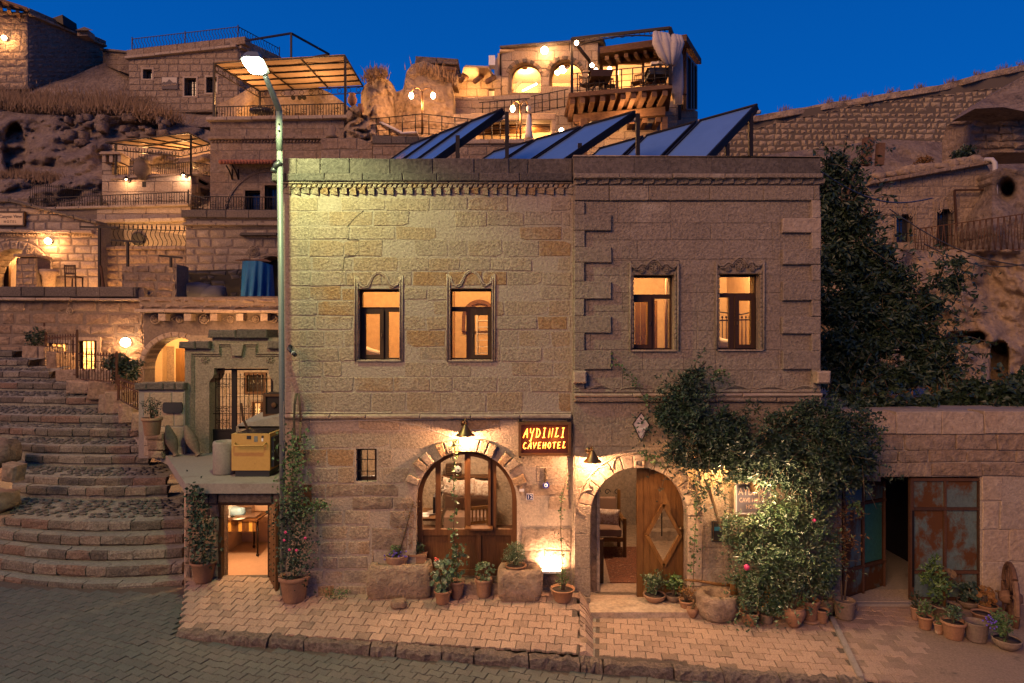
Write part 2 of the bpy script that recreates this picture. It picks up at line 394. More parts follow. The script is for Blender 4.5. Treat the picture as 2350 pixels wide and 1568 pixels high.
soil = plain('potting_soil', (.035,.022,.014), .95)
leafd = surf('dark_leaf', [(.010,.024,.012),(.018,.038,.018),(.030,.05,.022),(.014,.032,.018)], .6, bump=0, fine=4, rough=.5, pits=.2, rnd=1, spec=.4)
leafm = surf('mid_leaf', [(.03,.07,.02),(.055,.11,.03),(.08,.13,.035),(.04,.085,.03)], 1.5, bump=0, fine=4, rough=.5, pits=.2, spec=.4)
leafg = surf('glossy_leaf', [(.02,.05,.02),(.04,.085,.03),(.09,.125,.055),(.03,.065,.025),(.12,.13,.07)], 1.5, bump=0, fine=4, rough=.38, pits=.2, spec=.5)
leafr = surf('dry_leaf', [(.14,.06,.02),(.20,.10,.03),(.10,.07,.03)], 1.5, bump=0, fine=4, rough=.7, pits=.2)
dryg = surf('dry_grass', [(.13,.085,.05),(.19,.12,.07),(.24,.16,.09)], 1, bump=0, fine=4, rough=.9, pits=.2)
stemm = plain('plant_stem', (.09,.06,.03), .9)
canvas = surf('awning_canvas', [(.30,.20,.13),(.35,.24,.155)], 1, bump=.2, fine=6, rough=.9, rnd=0, pits=.2)
roomw = surf('room_plaster', [(.50,.36,.20),(.56,.40,.23)], 1.5, bump=.3, fine=12, pits=.2, rnd=0)
whitep = plain('white_enamel', (.65,.63,.58), .5)
blackp = plain('black_paint', (.015,.015,.016), .45)
plumb = plain('pvc_pipe', (.36,.33,.30), .6)
def glassm():
    m, n, b = nodes('window_glass'); n.nodes.remove(b)
    o = [q for q in n.nodes if q.type == 'OUTPUT_MATERIAL'][0]
    t = mk(n, 'ShaderNodeBsdfTransparent'); g = mk(n, 'ShaderNodeBsdfGlossy'); g.inputs['Roughness'].default_value = .03; t.inputs[0].default_value = (.92,.93,.92,1)
    f = mk(n, 'ShaderNodeFresnel'); f.inputs[0].default_value = 1.45; x = mk(n, 'ShaderNodeMixShader')
    n.links.new(f.outputs[0], x.inputs[0]); n.links.new(t.outputs[0], x.inputs[1]); n.links.new(g.outputs[0], x.inputs[2]); n.links.new(x.outputs[0], o.inputs[0])
    return m
glass = glassm()
WARM = (1.0, .46, .17)
def bulbmat(name, c, s): return plain(name, (.8,.7,.6), .5, em=c, es=s)
bulb = bulbmat('lit_bulb', (1.0, .62, .33), 30.0)
litpane = bulbmat('lit_room_beyond', (1.0, .46, .14), .75)
def lamp(name, loc, e, c=WARM, r=.05, parent=None, spot=None, aim=None, blend=.6):
    l = bpy.data.lights.new(name, 'SPOT' if spot else 'POINT'); l.energy = e; l.color = c; l.shadow_soft_size = r
    if spot: l.spot_size = radians(spot); l.spot_blend = blend
    o = bpy.data.objects.new(name, l); COL.objects.link(o); o.location = loc
    if aim is not None: o.rotation_euler = (Vector(loc)-Vector(aim)).to_track_quat('Z', 'Y').to_euler()
    return o
def leaves(mb, pts, size, mi=0, up=.3, asp=.5, rr=R, clump=1):
    """folded diamond leaves at pts (position, outward normal)"""
    for q, nrm in pts:
        for c in range(clump):
            d = Vector((rr.gauss(0, 1), rr.gauss(0, 1), rr.gauss(0, .8)-up)).normalized()
            nn = (Vector(nrm)+Vector((rr.gauss(0, .6), rr.gauss(0, .6), rr.gauss(0, .6)))).normalized()
            s = d.cross(nn)
            if s.length < .1: continue
            s.normalize(); L = size*rr.uniform(.6, 1.3); W = L*asp
            o = Vector(q)+Vector((rr.gauss(0, 1), rr.gauss(0, 1), rr.gauss(0, 1)))*(size*.8 if clump > 1 else 0)
            a = o; b = o+d*L*.45+s*W*.5; e_ = o+d*L; f = o+d*L*.45-s*W*.5; k = s.cross(d)*W*.18
            mb.add([a-k, b, e_-k, f], [(0, 1, 2), (0, 2, 3)], mi)
# ======================= PAVING, ROAD, KERB =======================
def zr(x, y):            # road surface: falls away to the right, meets the steps on the left
    return -.10+.09*min(1, max(0, (-3.9-x)/1.2))
KA, KB = G(398, 1452), G(1960, 1570)     # kerb line, top front edge
kdir = (KB-KA).normalized()
def sheet(name, pts, mat, kind='structure', parent=None):
    m = MB(); m.add(pts, [tuple(range(len(pts)))]); o = m.build(name, mat, parent); 
    if kind: tag(o, kind=kind)
    return o
g = MB(); g.add([(-300,-60,-.4),(300,-60,-.4),(300,400,-.4),(-300,400,-.4)], [(0,1,2,3)])
tag(g.build('ground', earth), kind='structure')
rd = MB(); N = 70
vv = []; ff = []
for j in range(N+1):
    for i in range(N+1):
        xx = -13+22*i/N; yy = -9+10.6*j/N; vv.append((xx, yy, zr(xx, yy)-.016))
for j in range(N):
    for i in range(N): ff.append((j*(N+1)+i, j*(N+1)+i+1, (j+1)*(N+1)+i+1, (j+1)*(N+1)+i))
rd.add(vv, ff); road = tag(rd.build('road', joint), kind='structure')
def paver_me(name, mat, Lx=.2, Ly=.165, kind='bone'):
    m = MB(); a, b = Lx/2-.003, Ly/2-.003; k = .014
    h = .009; a, b = Lx/2-.005, Ly/2-.004; o = [(-a, -b-h), (-a*.60, -b-h), (-a*.42, -b+h), (a*.42, -b+h), (a*.60, -b-h), (a, -b-h), (a, b+h), (a*.60, b+h), (a*.42, b-h), (-a*.42, b-h), (-a*.60, b+h), (-a, b+h)]
    n = len(o); p1 = [(x*.975, y*.965) for x, y in o]
    m.add([(x, y, -.03) for x, y in o]+[(x, y, -.004) for x, y in o]+[(x, y, 0) for x, y in p1],
          [(i, (i+1) % n, n+(i+1) % n, n+i) for i in range(n)]+[(n+i, n+(i+1) % n, 2*n+(i+1) % n, 2*n+i) for i in range(n)]+[tuple(range(2*n, 3*n))])
    me = bpy.data.meshes.new(name); me.from_pydata(m.v, [], m.f); me.materials.append(mat); return me
def pave(parent, mat, poly, org, ang, kind='bone', Lx=.2, Ly=.165, zf=lambda x, y: 0., lim=300, miss=0.0, herring=False):
    """poly: plan polygon (convex, counter-clockwise)"""
    me = paver_me('paver', mat, Lx, Ly, kind); c, s = cos(ang), sin(ang); sp = []
    for j in range(-80, 80):
        for i in range(-80, 80):
            u = (i+(.5 if j % 2 else 0))*Lx; v = j*Ly
            x = org[0]+u*c-v*s; y = org[1]+u*s+v*c
            ins = 1e9
            for k in range(len(poly)):
                A, B = poly[k-1], poly[k]; L = math.hypot(B[0]-A[0], B[1]-A[1]) or 1
                ins = min(ins, ((B[0]-A[0])*(y-A[1])-(B[1]-A[1])*(x-A[0]))/L)
            if ins < .012: continue
            if R.random() < miss: continue
            q = Vector((x, y, zf(x, y))); d = y+CD
            px = CX+x*FP/d; py = CY+(CH-q.z)*FP/d
            if px < -60 or px > 2420 or py > 1640: continue
            sp.append((d, q))
    sp.sort(key=lambda t: t[0]); rest = MB()
    for k, (d, q) in enumerate(sp):
        gx_ = (zf(q.x+.05, q.y)-zf(q.x-.05, q.y))/.1; gy_ = (zf(q.x, q.y+.05)-zf(q.x, q.y-.05))/.1
        M = Matrix.Translation(q+Vector((0, 0, R.uniform(-.004, .004)))) @ Vector((0,0,1)).rotation_difference(Vector((-gx_, -gy_, 1)).normalized()).to_matrix().to_4x4() @ Matrix.Rotation(ang+R.gauss(0, .012), 4, 'Z') @ Matrix.Rotation(R.gauss(0, .012), 4, 'X') @ Matrix.Rotation(R.gauss(0, .012), 4, 'Y')
        if k < lim: link('paver', me, parent, M)
        else: rest.add([M @ v.co for v in me.vertices], [tuple(p.vertices) for p in me.polygons])
    if rest.v: tag(rest.build('far_pavers', mat, parent), kind='stuff')
def kpt(t): return KA+(KB-KA)*t
def kx(px):   # point on kerb line at column px
    a = (px-CX)/FP; t = (a*(KA.y+CD)-KA.x)/((KB.x-KA.x)-a*(KB.y-KA.y)); return kpt(t)
k1, k2, k3, k4 = kx(405), kx(1332), kx(1366), kx(1990)
back = Vector((kdir.y*-1, kdir.x, 0))*.10
# kerb
kerb = empty('kerb', loc=tuple(KA), kind='structure')
for a, b in ((405,505),(508,612),(615,695),(699,845),(849,905),(909,1010),(1014,1085),(1089,1212),(1216,1330),(1334,1383),(1388,1545),(1551,1660),(1664,1790),(1795,1930),(1935,1992)):
    A, B = kx(a-1.2), kx(b+.6); m = MB()
    sg = 9; vs = []; fs = []
    for i in range(sg+1):
        q = A+(B-A)*i/sg
        for (dy, dz) in ((0.0, -.30), (.0, -.05), (.028, .002), (.16, .008), (.19, -.1)):
            vs.append(q+Vector((0, dy, dz))+Vector((R.gauss(0, .005), R.gauss(0, .013), R.gauss(0, .011))))
    for i in range(sg):
        for j in range(4): fs.append((i*5+j, (i+1)*5+j, (i+1)*5+j+1, i*5+j+1))
    fs += [(0,1,2,3,4), tuple(sg*5+j for j in (4,3,2,1,0))]
    m.add(vs, fs); m.build('kerb_stone', kerbm, kerb)
def pxy(*p): return [(q[0], q[1]) for q in p]
def rot(p, c): return p
ka = lambda px: kx(px)+Vector((0, .185, 0))
m = MB(); vs = []; fs = []; c0, c1, c2, c3 = ka(398), ka(1332), Vector((1.03, .6, 0)), Vector((-5.35, .75, 0))
for j in range(13):
    for i in range(13):
        q = c0.lerp(c1, i/12).lerp(c3.lerp(c2, i/12), j/12); vs.append((q.x, q.y, GZ(q.x, q.y)-.012))
for j in range(12):
    for i in range(12): a = j*13+i; fs.append((a, a+1, a+14, a+13))
m.add(vs, fs); pv1 = tag(m.build('pavement', joint), kind='structure')
pave(pv1, paver, pxy(ka(398), ka(1334), Vector((1.03, .05, 0)), Vector((-5.35, .75, 0))), (-4.6, -.72), atan2(kdir.y, kdir.x)*.93, zf=GZ, lim=300)
gut = tag(sheet('gutter', [kx(1330)+Vector((0,.18,-.004)), kx(1368)+Vector((0,.18,-.004)), G(1368, 1400)+Vector((0,0,-.004)), Vector((1.03,-.02,.18))], earth, None), kind='structure')
A0, A1 = Vector((1.03, -.02, .24)), kx(1334)+Vector((0, .2, 0)); B0, B1 = G(1360, 1400), kx(1366)+Vector((0, .2, 0)); t = 0
while t < .98:
    t2 = min(1, t+R.uniform(.05, .12)); m = MB()
    p0, p1, q0, q1 = A0.lerp(A1, t+.006), A0.lerp(A1, t2-.006), B0.lerp(B1, t+.006), B0.lerp(B1, t2-.006)
    h = Vector((0, 0, .045)); h2 = Vector((0, 0, .0)); j = lambda: Vector((R.gauss(0,.006), R.gauss(0,.008), R.gauss(0,.008)))
    vs = [p0+h+j(), p0.lerp(q0,.45)+h*1.3+j(), q0+h2, p1+h+j(), p1.lerp(q1,.45)+h*1.3+j(), q1+h2]; dn = Vector((0,0,-.08))
    m.add(vs+[v+dn for v in vs], [(0,3,4,1),(1,4,5,2),(6,9,3,0),(2,5,11,8),(0,1,7,6),(1,2,8,7),(3,9,10,4),(4,10,11,5)]); m.build('flagstone', paver if R.random() < .6 else tuffR, gut); t = t2
pv2 = sheet('pavement_by_entrance', [ka(1366), ka(1992), G(1915, 1418), G(1900, 1385), G(1360, 1396)], joint)
for v in pv2.data.vertices: v.co.z = -.014
pave(pv2, paver, pxy(ka(1368), ka(1985), G(1908, 1420), G(1640, 1392), G(1366, 1404)), (1.2, -1.0), atan2(kdir.y, kdir.x)*.9, lim=300)
pv3 = sheet('forecourt', [ka(1992), kx(2600)+Vector((0,.1,0)), Vector((9, -.02, 0)), G(2330, 1380), G(1915, 1380), G(1915, 1418)], surf('dusty_forecourt', [(.20,.14,.095),(.27,.19,.13),(.23,.165,.12)], 1.3, bump=.5, fine=40, rnd=0, tintnoise=.8, spots=((.10,.075,.055), .60, 2.2)))
for v in pv3.data.vertices: v.co.z = -.006
pave(pv3, paver, pxy(ka(1998), kx(2110)+Vector((0,.1,0)), G(2120, 1450), G(2100, 1395), G(1935, 1395), G(1928, 1425)), (4.5, -.8), -.16, lim=300, miss=.05)
ed = empty('edging', loc=tuple(G(1908, 1420)), kind='structure')
E0, E1 = G(1908, 1420), kx(1990)+Vector((0, .15, 0))
for a, b in ((0,.14),(.15,.36),(.37,.55),(.56,.8),(.81,1)):
    m = MB(); m.bar(E0.lerp(E1, a)+Vector((0,0,-.01)), E0.lerp(E1, b)+Vector((0,0,-.012)), .07, .09); m.build('edging_slab', concr, ed)
# road pavers: herring rows at an angle, left of and below the kerb
kl = kx(398)
pave(road, paverd, pxy(Vector((-13,-5,0)), Vector((8,-5,0)), kx(2250)+Vector((0,-.03,0)), kx(-350)+Vector((0,-.03,0))), (-6, -1), -.33, kind='z', Lx=.21, Ly=.14, zf=zr, lim=300)
pave(road, paverd, pxy(kx(-350)+Vector((0,-.13,0)), kx(400)+Vector((0,-.1,0)), kx(400)+Vector((0,-.03,0)), G(425, 1362), G(-300, 1335)), (-6, -1), -.33, kind='z', Lx=.21, Ly=.14, zf=zr, lim=0)

# ======================= THE TWO HOTEL HOUSES =======================
dk0 = plain('crack_shadow', (.06,.045,.03), .95)
A = PL(0, 10.0)
hA = empty('stone_house', 'yellow lit ashlar house with arched wooden shopfront and neon sign', 'house', (X(980, 10), 0, 0))
aw = [rect(820, 663, 917, 826), rect(1032, 662, 1128, 826), rect(816, 1030, 864, 1106)]
ach = (1069.8, 1152, 118, 1334)
m = MB(); plate(m, A, rect(649, 366, 1314, 1440), aw+[arch(1069.8, 1152, 116, 1334)], -.42, 0); m.build('wall', mortar, hA)
rowsA = [452, 484.5, 520, 551, 590, 623, 657, 690, 725.5, 758, 797, 830, 865, 900, 945]
hol = [(818, 660, 919, 829), (1030, 660, 1130, 829), (813, 1027, 867, 1109)]
stones(A, rect(657, 452, 1310, 945), tuffA, hA, rows=rowsA, wr=(70, 105), holes=hol, t1=.006, gap=.022, bev=.006, jit=.014, seed=3, rnd=.8, tv=.004, skip=.1)
stones(A, rect(657, 962, 1310, 1109), tuffA, hA, rows=[962, 987, 1030, 1072, 1109], wr=(75, 120), holes=hol, archs=[(1069.8, 1152, 148, 1334)], t1=.006, gap=.016, seed=5, bev=.009, jit=.012, tv=.003, skip=.25)
ro_ = dict(bev=.014, jit=.012, tv=.004)
stones(A, rect(690, 1170, 850, 1402), tuffA, hA, rows=[1170, 1205, 1240, 1275, 1307, 1341, 1402], wr=(62, 80), t1=.008, t0=-.05, gap=.03, bulge=.006, seed=8, **ro_)
stones(A, rect(652, 1111, 1310, 1170), tuffR, hA, rows=[1111, 1140, 1170], wr=(80, 150), archs=[(1069.8, 1152, 120, 1332)], t1=.008, t0=-.05, gap=.008, bulge=.012, seed=9, skip=.3, **ro_)
stones(A, rect(851, 1171, 1310, 1402), tuffR, hA, rows=[1171, 1212, 1262, 1310, 1350, 1402], wr=(70, 130), archs=[(1069.8, 1152, 120, 1332)], t1=.008, t0=-.05, gap=.008, bulge=.013, seed=10, skip=.3, **ro_)
# parapet, cornice and carved rows
def blocks(pl, xs, y0, y1, t0, t1, mat, par, name, gap=1.2, bev=.012, slope=0.):
    for a, b in zip(xs[:-1], xs[1:]):
        m = MB(); dy = lambda x: slope*(x-xs[0])
        q = [pl.uv(a+gap*.5, y1+dy(a)), pl.uv(b-gap*.5, y1+dy(b)), pl.uv(b-gap*.5, y0+dy(b)), pl.uv(a+gap*.5, y0+dy(a))]
        stone_mesh(m, pl, q, t0, t1+R.uniform(-.004, .004), bev, .005); m.build(name, mat, par)
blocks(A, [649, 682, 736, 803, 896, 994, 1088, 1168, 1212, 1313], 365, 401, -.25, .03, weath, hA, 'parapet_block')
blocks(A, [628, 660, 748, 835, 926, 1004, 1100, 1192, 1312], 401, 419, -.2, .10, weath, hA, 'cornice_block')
blocks(A, [645, 720, 815, 938, 1030, 1120, 1312], 419.5, 424, -.1, .07, tuffA, hA, 'cornice_fillet', .4)
x = 648
while x < 1306:      # rope row
    m = MB(); q = [A.uv(x, 433), A.uv(x+9, 433), A.uv(x+12.5, 424.5), A.uv(x+3.5, 424.5)]
    stone_mesh(m, A, q, -.05, .055+R.uniform(-.008, .008), .012, .004); m.build('rope_carving', tuffA, hA); x += 11.5
x = 648; i = 0
while x < 1304:      # saw-tooth corbels, each a wedge turned 45 degrees
    wd = 21.5+R.uniform(-1, 1); m = MB(); a, b = A.uv(x+.8, 449+R.uniform(-2, 2)), A.uv(x+wd-.8, 433)
    vs = [A.w(a[0], b[1], -.02), A.w(a[0], b[1], .012), A.w(b[0], b[1], .075), A.w(b[0], b[1], -.02), A.w(a[0]+.0, a[1]+.03, -.02), A.w(a[0]+.0, a[1]+.03, .0), A.w(b[0], a[1]+.01, .035), A.w(b[0], a[1], -.02)]
    m.add(vs, [(1,2,3,0)[::-1], (1,5,6,2), (2,6,7,3), (0,4,5,1), (4,7,6,5)]); m.build('corbel_tooth', tuffA, hA); x += wd
blocks(A, [649, 760, 842, 965, 1080, 1193, 1311], 950, 960, -.1, .085, tuffW, hA, 'string_course_block', .8, .02)
blocks(A, [649, 790, 900, 1040, 1180, 1311], 945.5, 949.6, -.1, .035, tuffW, hA, 'string_course_fillet', .6)
# voussoirs
n = 17; a0, a1 = radians(161), radians(19)
rec = {1, 4, 8, 12, 15}
for i in range(n):
    p, q = a0+(a1-a0)*(i+.05)/n, a0+(a1-a0)*(i+.95)/n; ro = 150+(3 if i == 8 else R.uniform(-4, 2)); f = lambda a, r: A.uv(1069.8+r*cos(a), 1152-r*sin(a))
    m = MB(); stone_mesh(m, A, [f(p, 118), f(q, 118), f(q, ro), f(p, ro)], -.12, .0 if i in rec else (.085 if i != 8 else .10), .014, .004); m.build('voussoir', tuffA if i % 3 else tuffW, hA)
# ogee mouldings round the upper windows
def ogee(pl, x0, x1, yt, yb, par, mat, t=.012, r=.014):
    for k, rr_ in ((0, r), (5.5, r*.75)):
        w_ = x1-x0; f = lambda a, b: pl.p(x0+k+(w_-2*k)*a, yt+(b*66)+k*.6, t)
        pts = []
        key = [(0.02,.12),(.06,.32),(.12,.46),(.19,.50),(.27,.44),(.32,.28),(.37,.10),(.44,.0),(.5,-.03),(.56,0),(.64,.08),(.7,.25),(.75,.42),(.82,.48),(.9,.42),(.95,.28),(.985,.1)]
        m = MB(); m.tube([f(a, b) for a, b in key], rr_, 6)
        m.tube([f(0, .1), f(0, .5), pl.p(x0+k, yb, t)], rr_, 6); m.tube([f(1, .1), f(1, .5), pl.p(x1-k, yb, t)], rr_, 6)
        m.build('window_moulding', mat, par)
ogee(A, 814.5, 923.6, 626, 829, hA, tuffW); ogee(A, 1026, 1135.5, 623, 829, hA, tuffW)
def win_frame(pl, x0, y0, x1, y1, bars, sash, depth, par, mat=woodd, fw=5, name='window'):
    """frame with bars [(x0,y0,x1,y1)], one sash rectangle (drawn proud) and a pane"""
    L = []
    m = MB(); xs = sorted({x0+fw, x1-fw}); ho = []
    ty = bars['t']; 
    ho.append(rect(x0+fw, y0+fw, x1-fw, ty[0]))
    ml = bars['m']; ho.append(rect(x0+fw, ty[1], ml[0], y1-fw)); ho.append(rect(ml[1], ty[1], x1-fw, y1-fw))
    plate(m, pl, rect(x0, y0, x1, y1), ho, depth-.06, depth, back=True); f = m.build(name, mat, par)
    m = MB(); plate(m, pl, rect(x0+1, y0+1, x1-1, y1-1), (), depth-.035, depth-.03); m.build('pane', glass, f)
    sx0, sy0, sx1, sy1 = sash; m = MB(); plate(m, pl, rect(*sash), [rect(sx0+9, sy0+11, sx1-9, sy1-9)], depth+.003, depth+.03, back=True); m.build('sash', mat, f)
    m = MB(); m.box(*[v for v in (pl.p(x0-1, y1, 0).x, pl.p(x1+1, y1, 0).x)], pl.a.y-.03, pl.a.y+.3, pl.p(0, y1+2.5).z, pl.p(0, y1-.5).z); m.build('sill', tuffW, f)
    m = MB(); hx = (sx1-4) if sx0 < (x0+x1)/2-10 else sx0+4; m.bar(pl.p(hx, (sy0+sy1)/2+6, depth+.045), pl.p(hx, (sy0+sy1)/2-2, depth+.045), .012); m.build('handle', brass, f)
win_frame(A, 820, 663, 919, 827, {'t': (704, 715), 'm': (875, 886)}, (826, 709, 876, 824), -.17, hA)
win_frame(A, 1030, 662, 1130, 827, {'t': (703, 714), 'm': (1068, 1080)}, (1079, 712, 1127, 824), -.17, hA)
# small barred window
f = MB(); plate(f, A, rect(815, 1029, 865, 1107), [rect(824, 1036, 856, 1097)], -.2, -.12, back=True); fo = f.build('barred_window', woodd, hA)
f = MB(); plate(f, A, rect(817, 1031, 863, 1105), (), -.17, -.165); f.build('pane', glass, fo)
for a, b in (((842,1030),(842,1106)),):
    f = MB(); f.tube([A.p(*a, -.03), A.p(*b, -.03)], .007); f.build('bar', iron, fo)
for yy in (1055, 1082): f = MB(); f.tube([A.p(816, yy, -.03), A.p(864, yy, -.03)], .007); f.build('bar', iron, fo)
# arched shopfront
sf = MB(); ar = lambda r, yb: arch(1069.8, 1152, r, yb, 20)
def seg(x0, x1, r, yb, cx=1069.8, cyy=1152):      # slice of the arch between two columns
    p = arch(cx, cyy, r, yb, 28); p = clip(clip(p, -1, 0, -x0), 1, 0, x1); return p
gl = [seg(964, 996, 105, 1222), seg(1008, 1064, 105, 1222), seg(1077, 1119, 103, 1217), seg(1138, 1176, 105, 1222)]
plate(sf, A, ar(116, 1330), gl+[rect(966, 1236, 1026, 1316), rect(1036, 1236, 1092, 1316), rect(1102, 1236, 1172, 1316)], -.24, -.16, back=True); so_ = sf.build('shopfront', woodm, hA)
sf = MB(); plate(sf, A, ar(112, 1228), (), -.205, -.20); sf.build('pane', glass, so_)
for x0, x1 in ((964, 1028), (1034, 1094), (1100, 1174)): sf = MB(); plate(sf, A, rect(x0, 1234, x1, 1318), (), -.23, -.19); sf.build('door_panel', woodm, so_)
sf = MB(); plate(sf, A, seg(1071, 1125, 109, 1222), [seg(1078, 1119, 102, 1214)], -.16, -.12, back=True); sf.build('casement', woodm, so_)
sf = MB(); sf.box(X(1066,9.9), X(1130,9.9), -.02, .16, Z(1219,9.95), Z(1215,9.95)); sf.build('casement_sill', woodm, so_)
m = MB(); m.box(X(948,10), X(1192,10), -.12, .2, -.1, Z(1334,10)); m.build('threshold', tuffR, hA)
# shell: side walls, floors, roof, rooms
m = MB(); m.box(X(649,10), X(649,10)+.4, .42, 7, -.2, 6.75); m.box(X(1314,10)-.4, X(1314,10), .42, 7, -.2, 6.75); m.box(X(649,10)+.4, X(1314,10)-.4, 6.6, 7, -.2, 6.75); m.build('rear_wall', tuffR, hA)
m = MB(); m.box(X(649,10)+.38, X(1314,10)-.38, .4, 6.62, 6.35, 6.5); m.build('roof', concr, hA)
m = MB(); m.box(X(649,10)+.38, X(1314,10)-.38, .4, 6.62, 3.0, 3.2); m.build('upper_floor', woodb, hA)
m = MB(); x0, x1 = X(649,10)+.41, X(1314,10)-.41; m.box(x0, x1, 3.4, 3.5, 3.2, 6.35); m.box(X(985,10), X(985,10)+.1, .42, 3.4, 3.2, 6.35); m.box(x0, x1, .43, 3.4, 3.2, 3.22); m.box(x0, x0+.05, .43, 3.4, 3.2, 6.35); m.box(x1-.05, x1, .43, 3.4, 3.2, 6.35); m.box(x0, x1, .43, 3.4, 6.2, 6.34); m.build('room_wall', roomw, hA)
m = MB(); m.box(x0, x1, 3.2, 3.3, .3, 3.0); m.box(x0, x1, .43, 3.2, 2.9, 2.99); m.box(x0, x0+.05, .43, 3.2, .3, 3.0); m.box(x1-.05, x1, .43, 3.2, .3, 3.0); m.build('office_wall', tuffW, hA)
m = MB(); m.box(x0, x1, .43, 3.2, .2, .34); m.build('office_floor', woodb, hA)
m = MB(); m.box(X(984,13)-.2, X(984,13)+.25, 3.32, 3.4, 5.1, 5.75); m.build('wall_niche', woodb, hA)
m = MB()
for k in range(7): m.box(X(1096,11.6), X(1126,11.6), 1.55, 1.85, Z(812-k*15,11.6), Z(810-k*15,11.6))
m.box(X(1093,11.6), X(1096,11.6), 1.55, 1.85, Z(822,11.6), Z(712,11.6)); m.box(X(1126,11.6), X(1129,11.6), 1.55, 1.85, Z(822,11.6), Z(712,11.6)); m.build('linen_shelf', whitep, hA)
m = MB(); plate(m, PL(0, 13.35), arch(1100, 728, 40, 760, 12), [arch(1100, 730, 33, 760, 12)], -.05, .05); m.build('inner_arch', woodb, hA)
lamp('room_light', (X(870,11.5), 1.2, 5.7), 250, (1, .53, .20), .15); lamp('room_light', (X(1060,11.5), 1.2, 5.7), 250, (1, .53, .20), .15)
lamp('office_light', (X(1070,11.5), 1.3, 2.75), 200, (1, .66, .42), .12)
lamp('office_light', (X(880,11.5), 1.2, 2.7), 60, (1, .66, .42), .1)
m = MB(); m.tube([A.p(*q, .006) for q in ((834,484),(815,500),(798,519),(797,550),(823,551),(824,576),(814,587),(790,590),(787,621),(782,628),(788,649))], .005, 4); m.build('crack', dk0, hA)
# bed pillow seen low in the first window
def cushion(mb, c, sx, sy, sz, m=Matrix()):
    vs = []; fs = []; n = 8
    for j in range(n+1):
        for i in range(n+1):
            a, b = i/n*2-1, j/n*2-1; h = ((1-a**4)*(1-b**4))**.5
            vs.append((a*sx/2*(1-.06*(1-b*b)), b*sz/2*(1-.06*(1-a*a)), -h*sy/2))
    k = len(vs); vs += [(x, y, -z) for x, y, z in vs]; N = n+1
    for j in range(n):
        for i in range(n): q = (j*N+i, j*N+i+1, (j+1)*N+i+1, (j+1)*N+i); fs.append(q[::-1]); fs.append(tuple(t+k for t in q))
    M = m @ Matrix.Rotation(pi/2, 3, 'X') if len(m) == 3 else m.to_3x3() @ Matrix.Rotation(pi/2, 3, 'X')
    mb.add([Vector(c)+M @ Vector(v) for v in vs], fs, 0, True)
linen = surf('pillow_linen', [(.62,.55,.45),(.68,.60,.5)], 4, bump=.3, fine=8, pits=.1, rnd=0)
m = MB(); cushion(m, (X(855,10.9), .9, Z(818,10.9)), .42, .16, .26, Matrix.Rotation(.3, 3, 'Y')); tag(m.build('pillow', linen), 'crumpled white pillow behind the lower left pane of the first upstairs window', 'pillow')

# ---- second house
B = PL(0, 9.9)
hB = empty('quoined_house', 'grey-brown stone house with raised quoins, carved windows and vine-covered entrance', 'house', (X(1600,9.9), -.1, 0))
bw = [(1451.8, 630.5, 1547.6, 803), (1649, 628, 1744.6, 802.5)]
EA = (1465.5, 1184, 111, 1384)
ho = [rect(*r) for r in bw]+[arch(EA[0], EA[1], EA[2], EA[3], 18)]
m = MB(); plate(m, B, [(1315.5, 362), (1881.5, 366), (1881.5, 1425), (1315.5, 1425)], ho, -.45, -.02); m.build('wall', tuffB, hB)
rB = [427, 461, 512, 551, 595, 632, 672, 715, 760, 803, 850, 895]
stones(B, rect(1342, 463, 1792, 893), tuffB, hB, rows=rB[1:-1]+[893], wr=(90, 150), holes=[(a-2, b-32, c+2, d+2) for a, b, c, d in bw], t1=-.012, t0=-.04, gap=.006, bev=.005, jit=.003, rnd=0, tv=.002, seed=11)
stones(B, rect(1318, 427, 1880, 461), tuffB, hB, rows=[427, 461], wr=(90, 150), t1=.022, t0=-.04, gap=.008, bev=.008, jit=.003, rnd=0, seed=12)
for i, yy in enumerate([463, 494, 530, 567.6, 603.4, 647, 686.5, 725.6, 764.6, 805, 847.7]):
    y2 = [494, 530, 567.6, 603.4, 647, 686.5, 725.6, 764.6, 805, 847.7, 893][i]
    blocks(B, [1316.5, 1402.5 if i % 2 else 1341], yy, y2, -.04, .035, tuffB, hB, 'quoin', 1.0, .010)
ys = [427, 461, 502, 535, 572.5, 608, 646, 690, 727, 766, 805, 847.7, 893]
for i in range(1, len(ys)-1): blocks(B, [1793 if i % 2 == 0 else 1860, 1881.5], ys[i], ys[i+1], -.04, .035, tuffB if i > 3 else tuffW, hB, 'quoin', 1.0, .010)
def sloped(pl, xs, ya, yb, t0, t1, mat, par, name, k=.0075):
    for a, b in zip(xs[:-1], xs[1:]):
        m = MB(); o = xs[0]; plate(m, pl, [(a+.4, ya+(a-o)*k), (b-.4, ya+(b-o)*k), (b-.4, yb), (a+.4, yb)], (), t0, t1+R.uniform(-.003, .003)); m.build(name, mat, par)
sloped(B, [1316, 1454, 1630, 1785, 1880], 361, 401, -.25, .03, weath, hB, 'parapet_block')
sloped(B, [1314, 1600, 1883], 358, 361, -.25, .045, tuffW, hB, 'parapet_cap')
blocks(B, [1316, 1420, 1540, 1660, 1735, 1883], 401.5, 412, -.1, .09, tuffB, hB, 'cornice_block', .8)
x = 1318
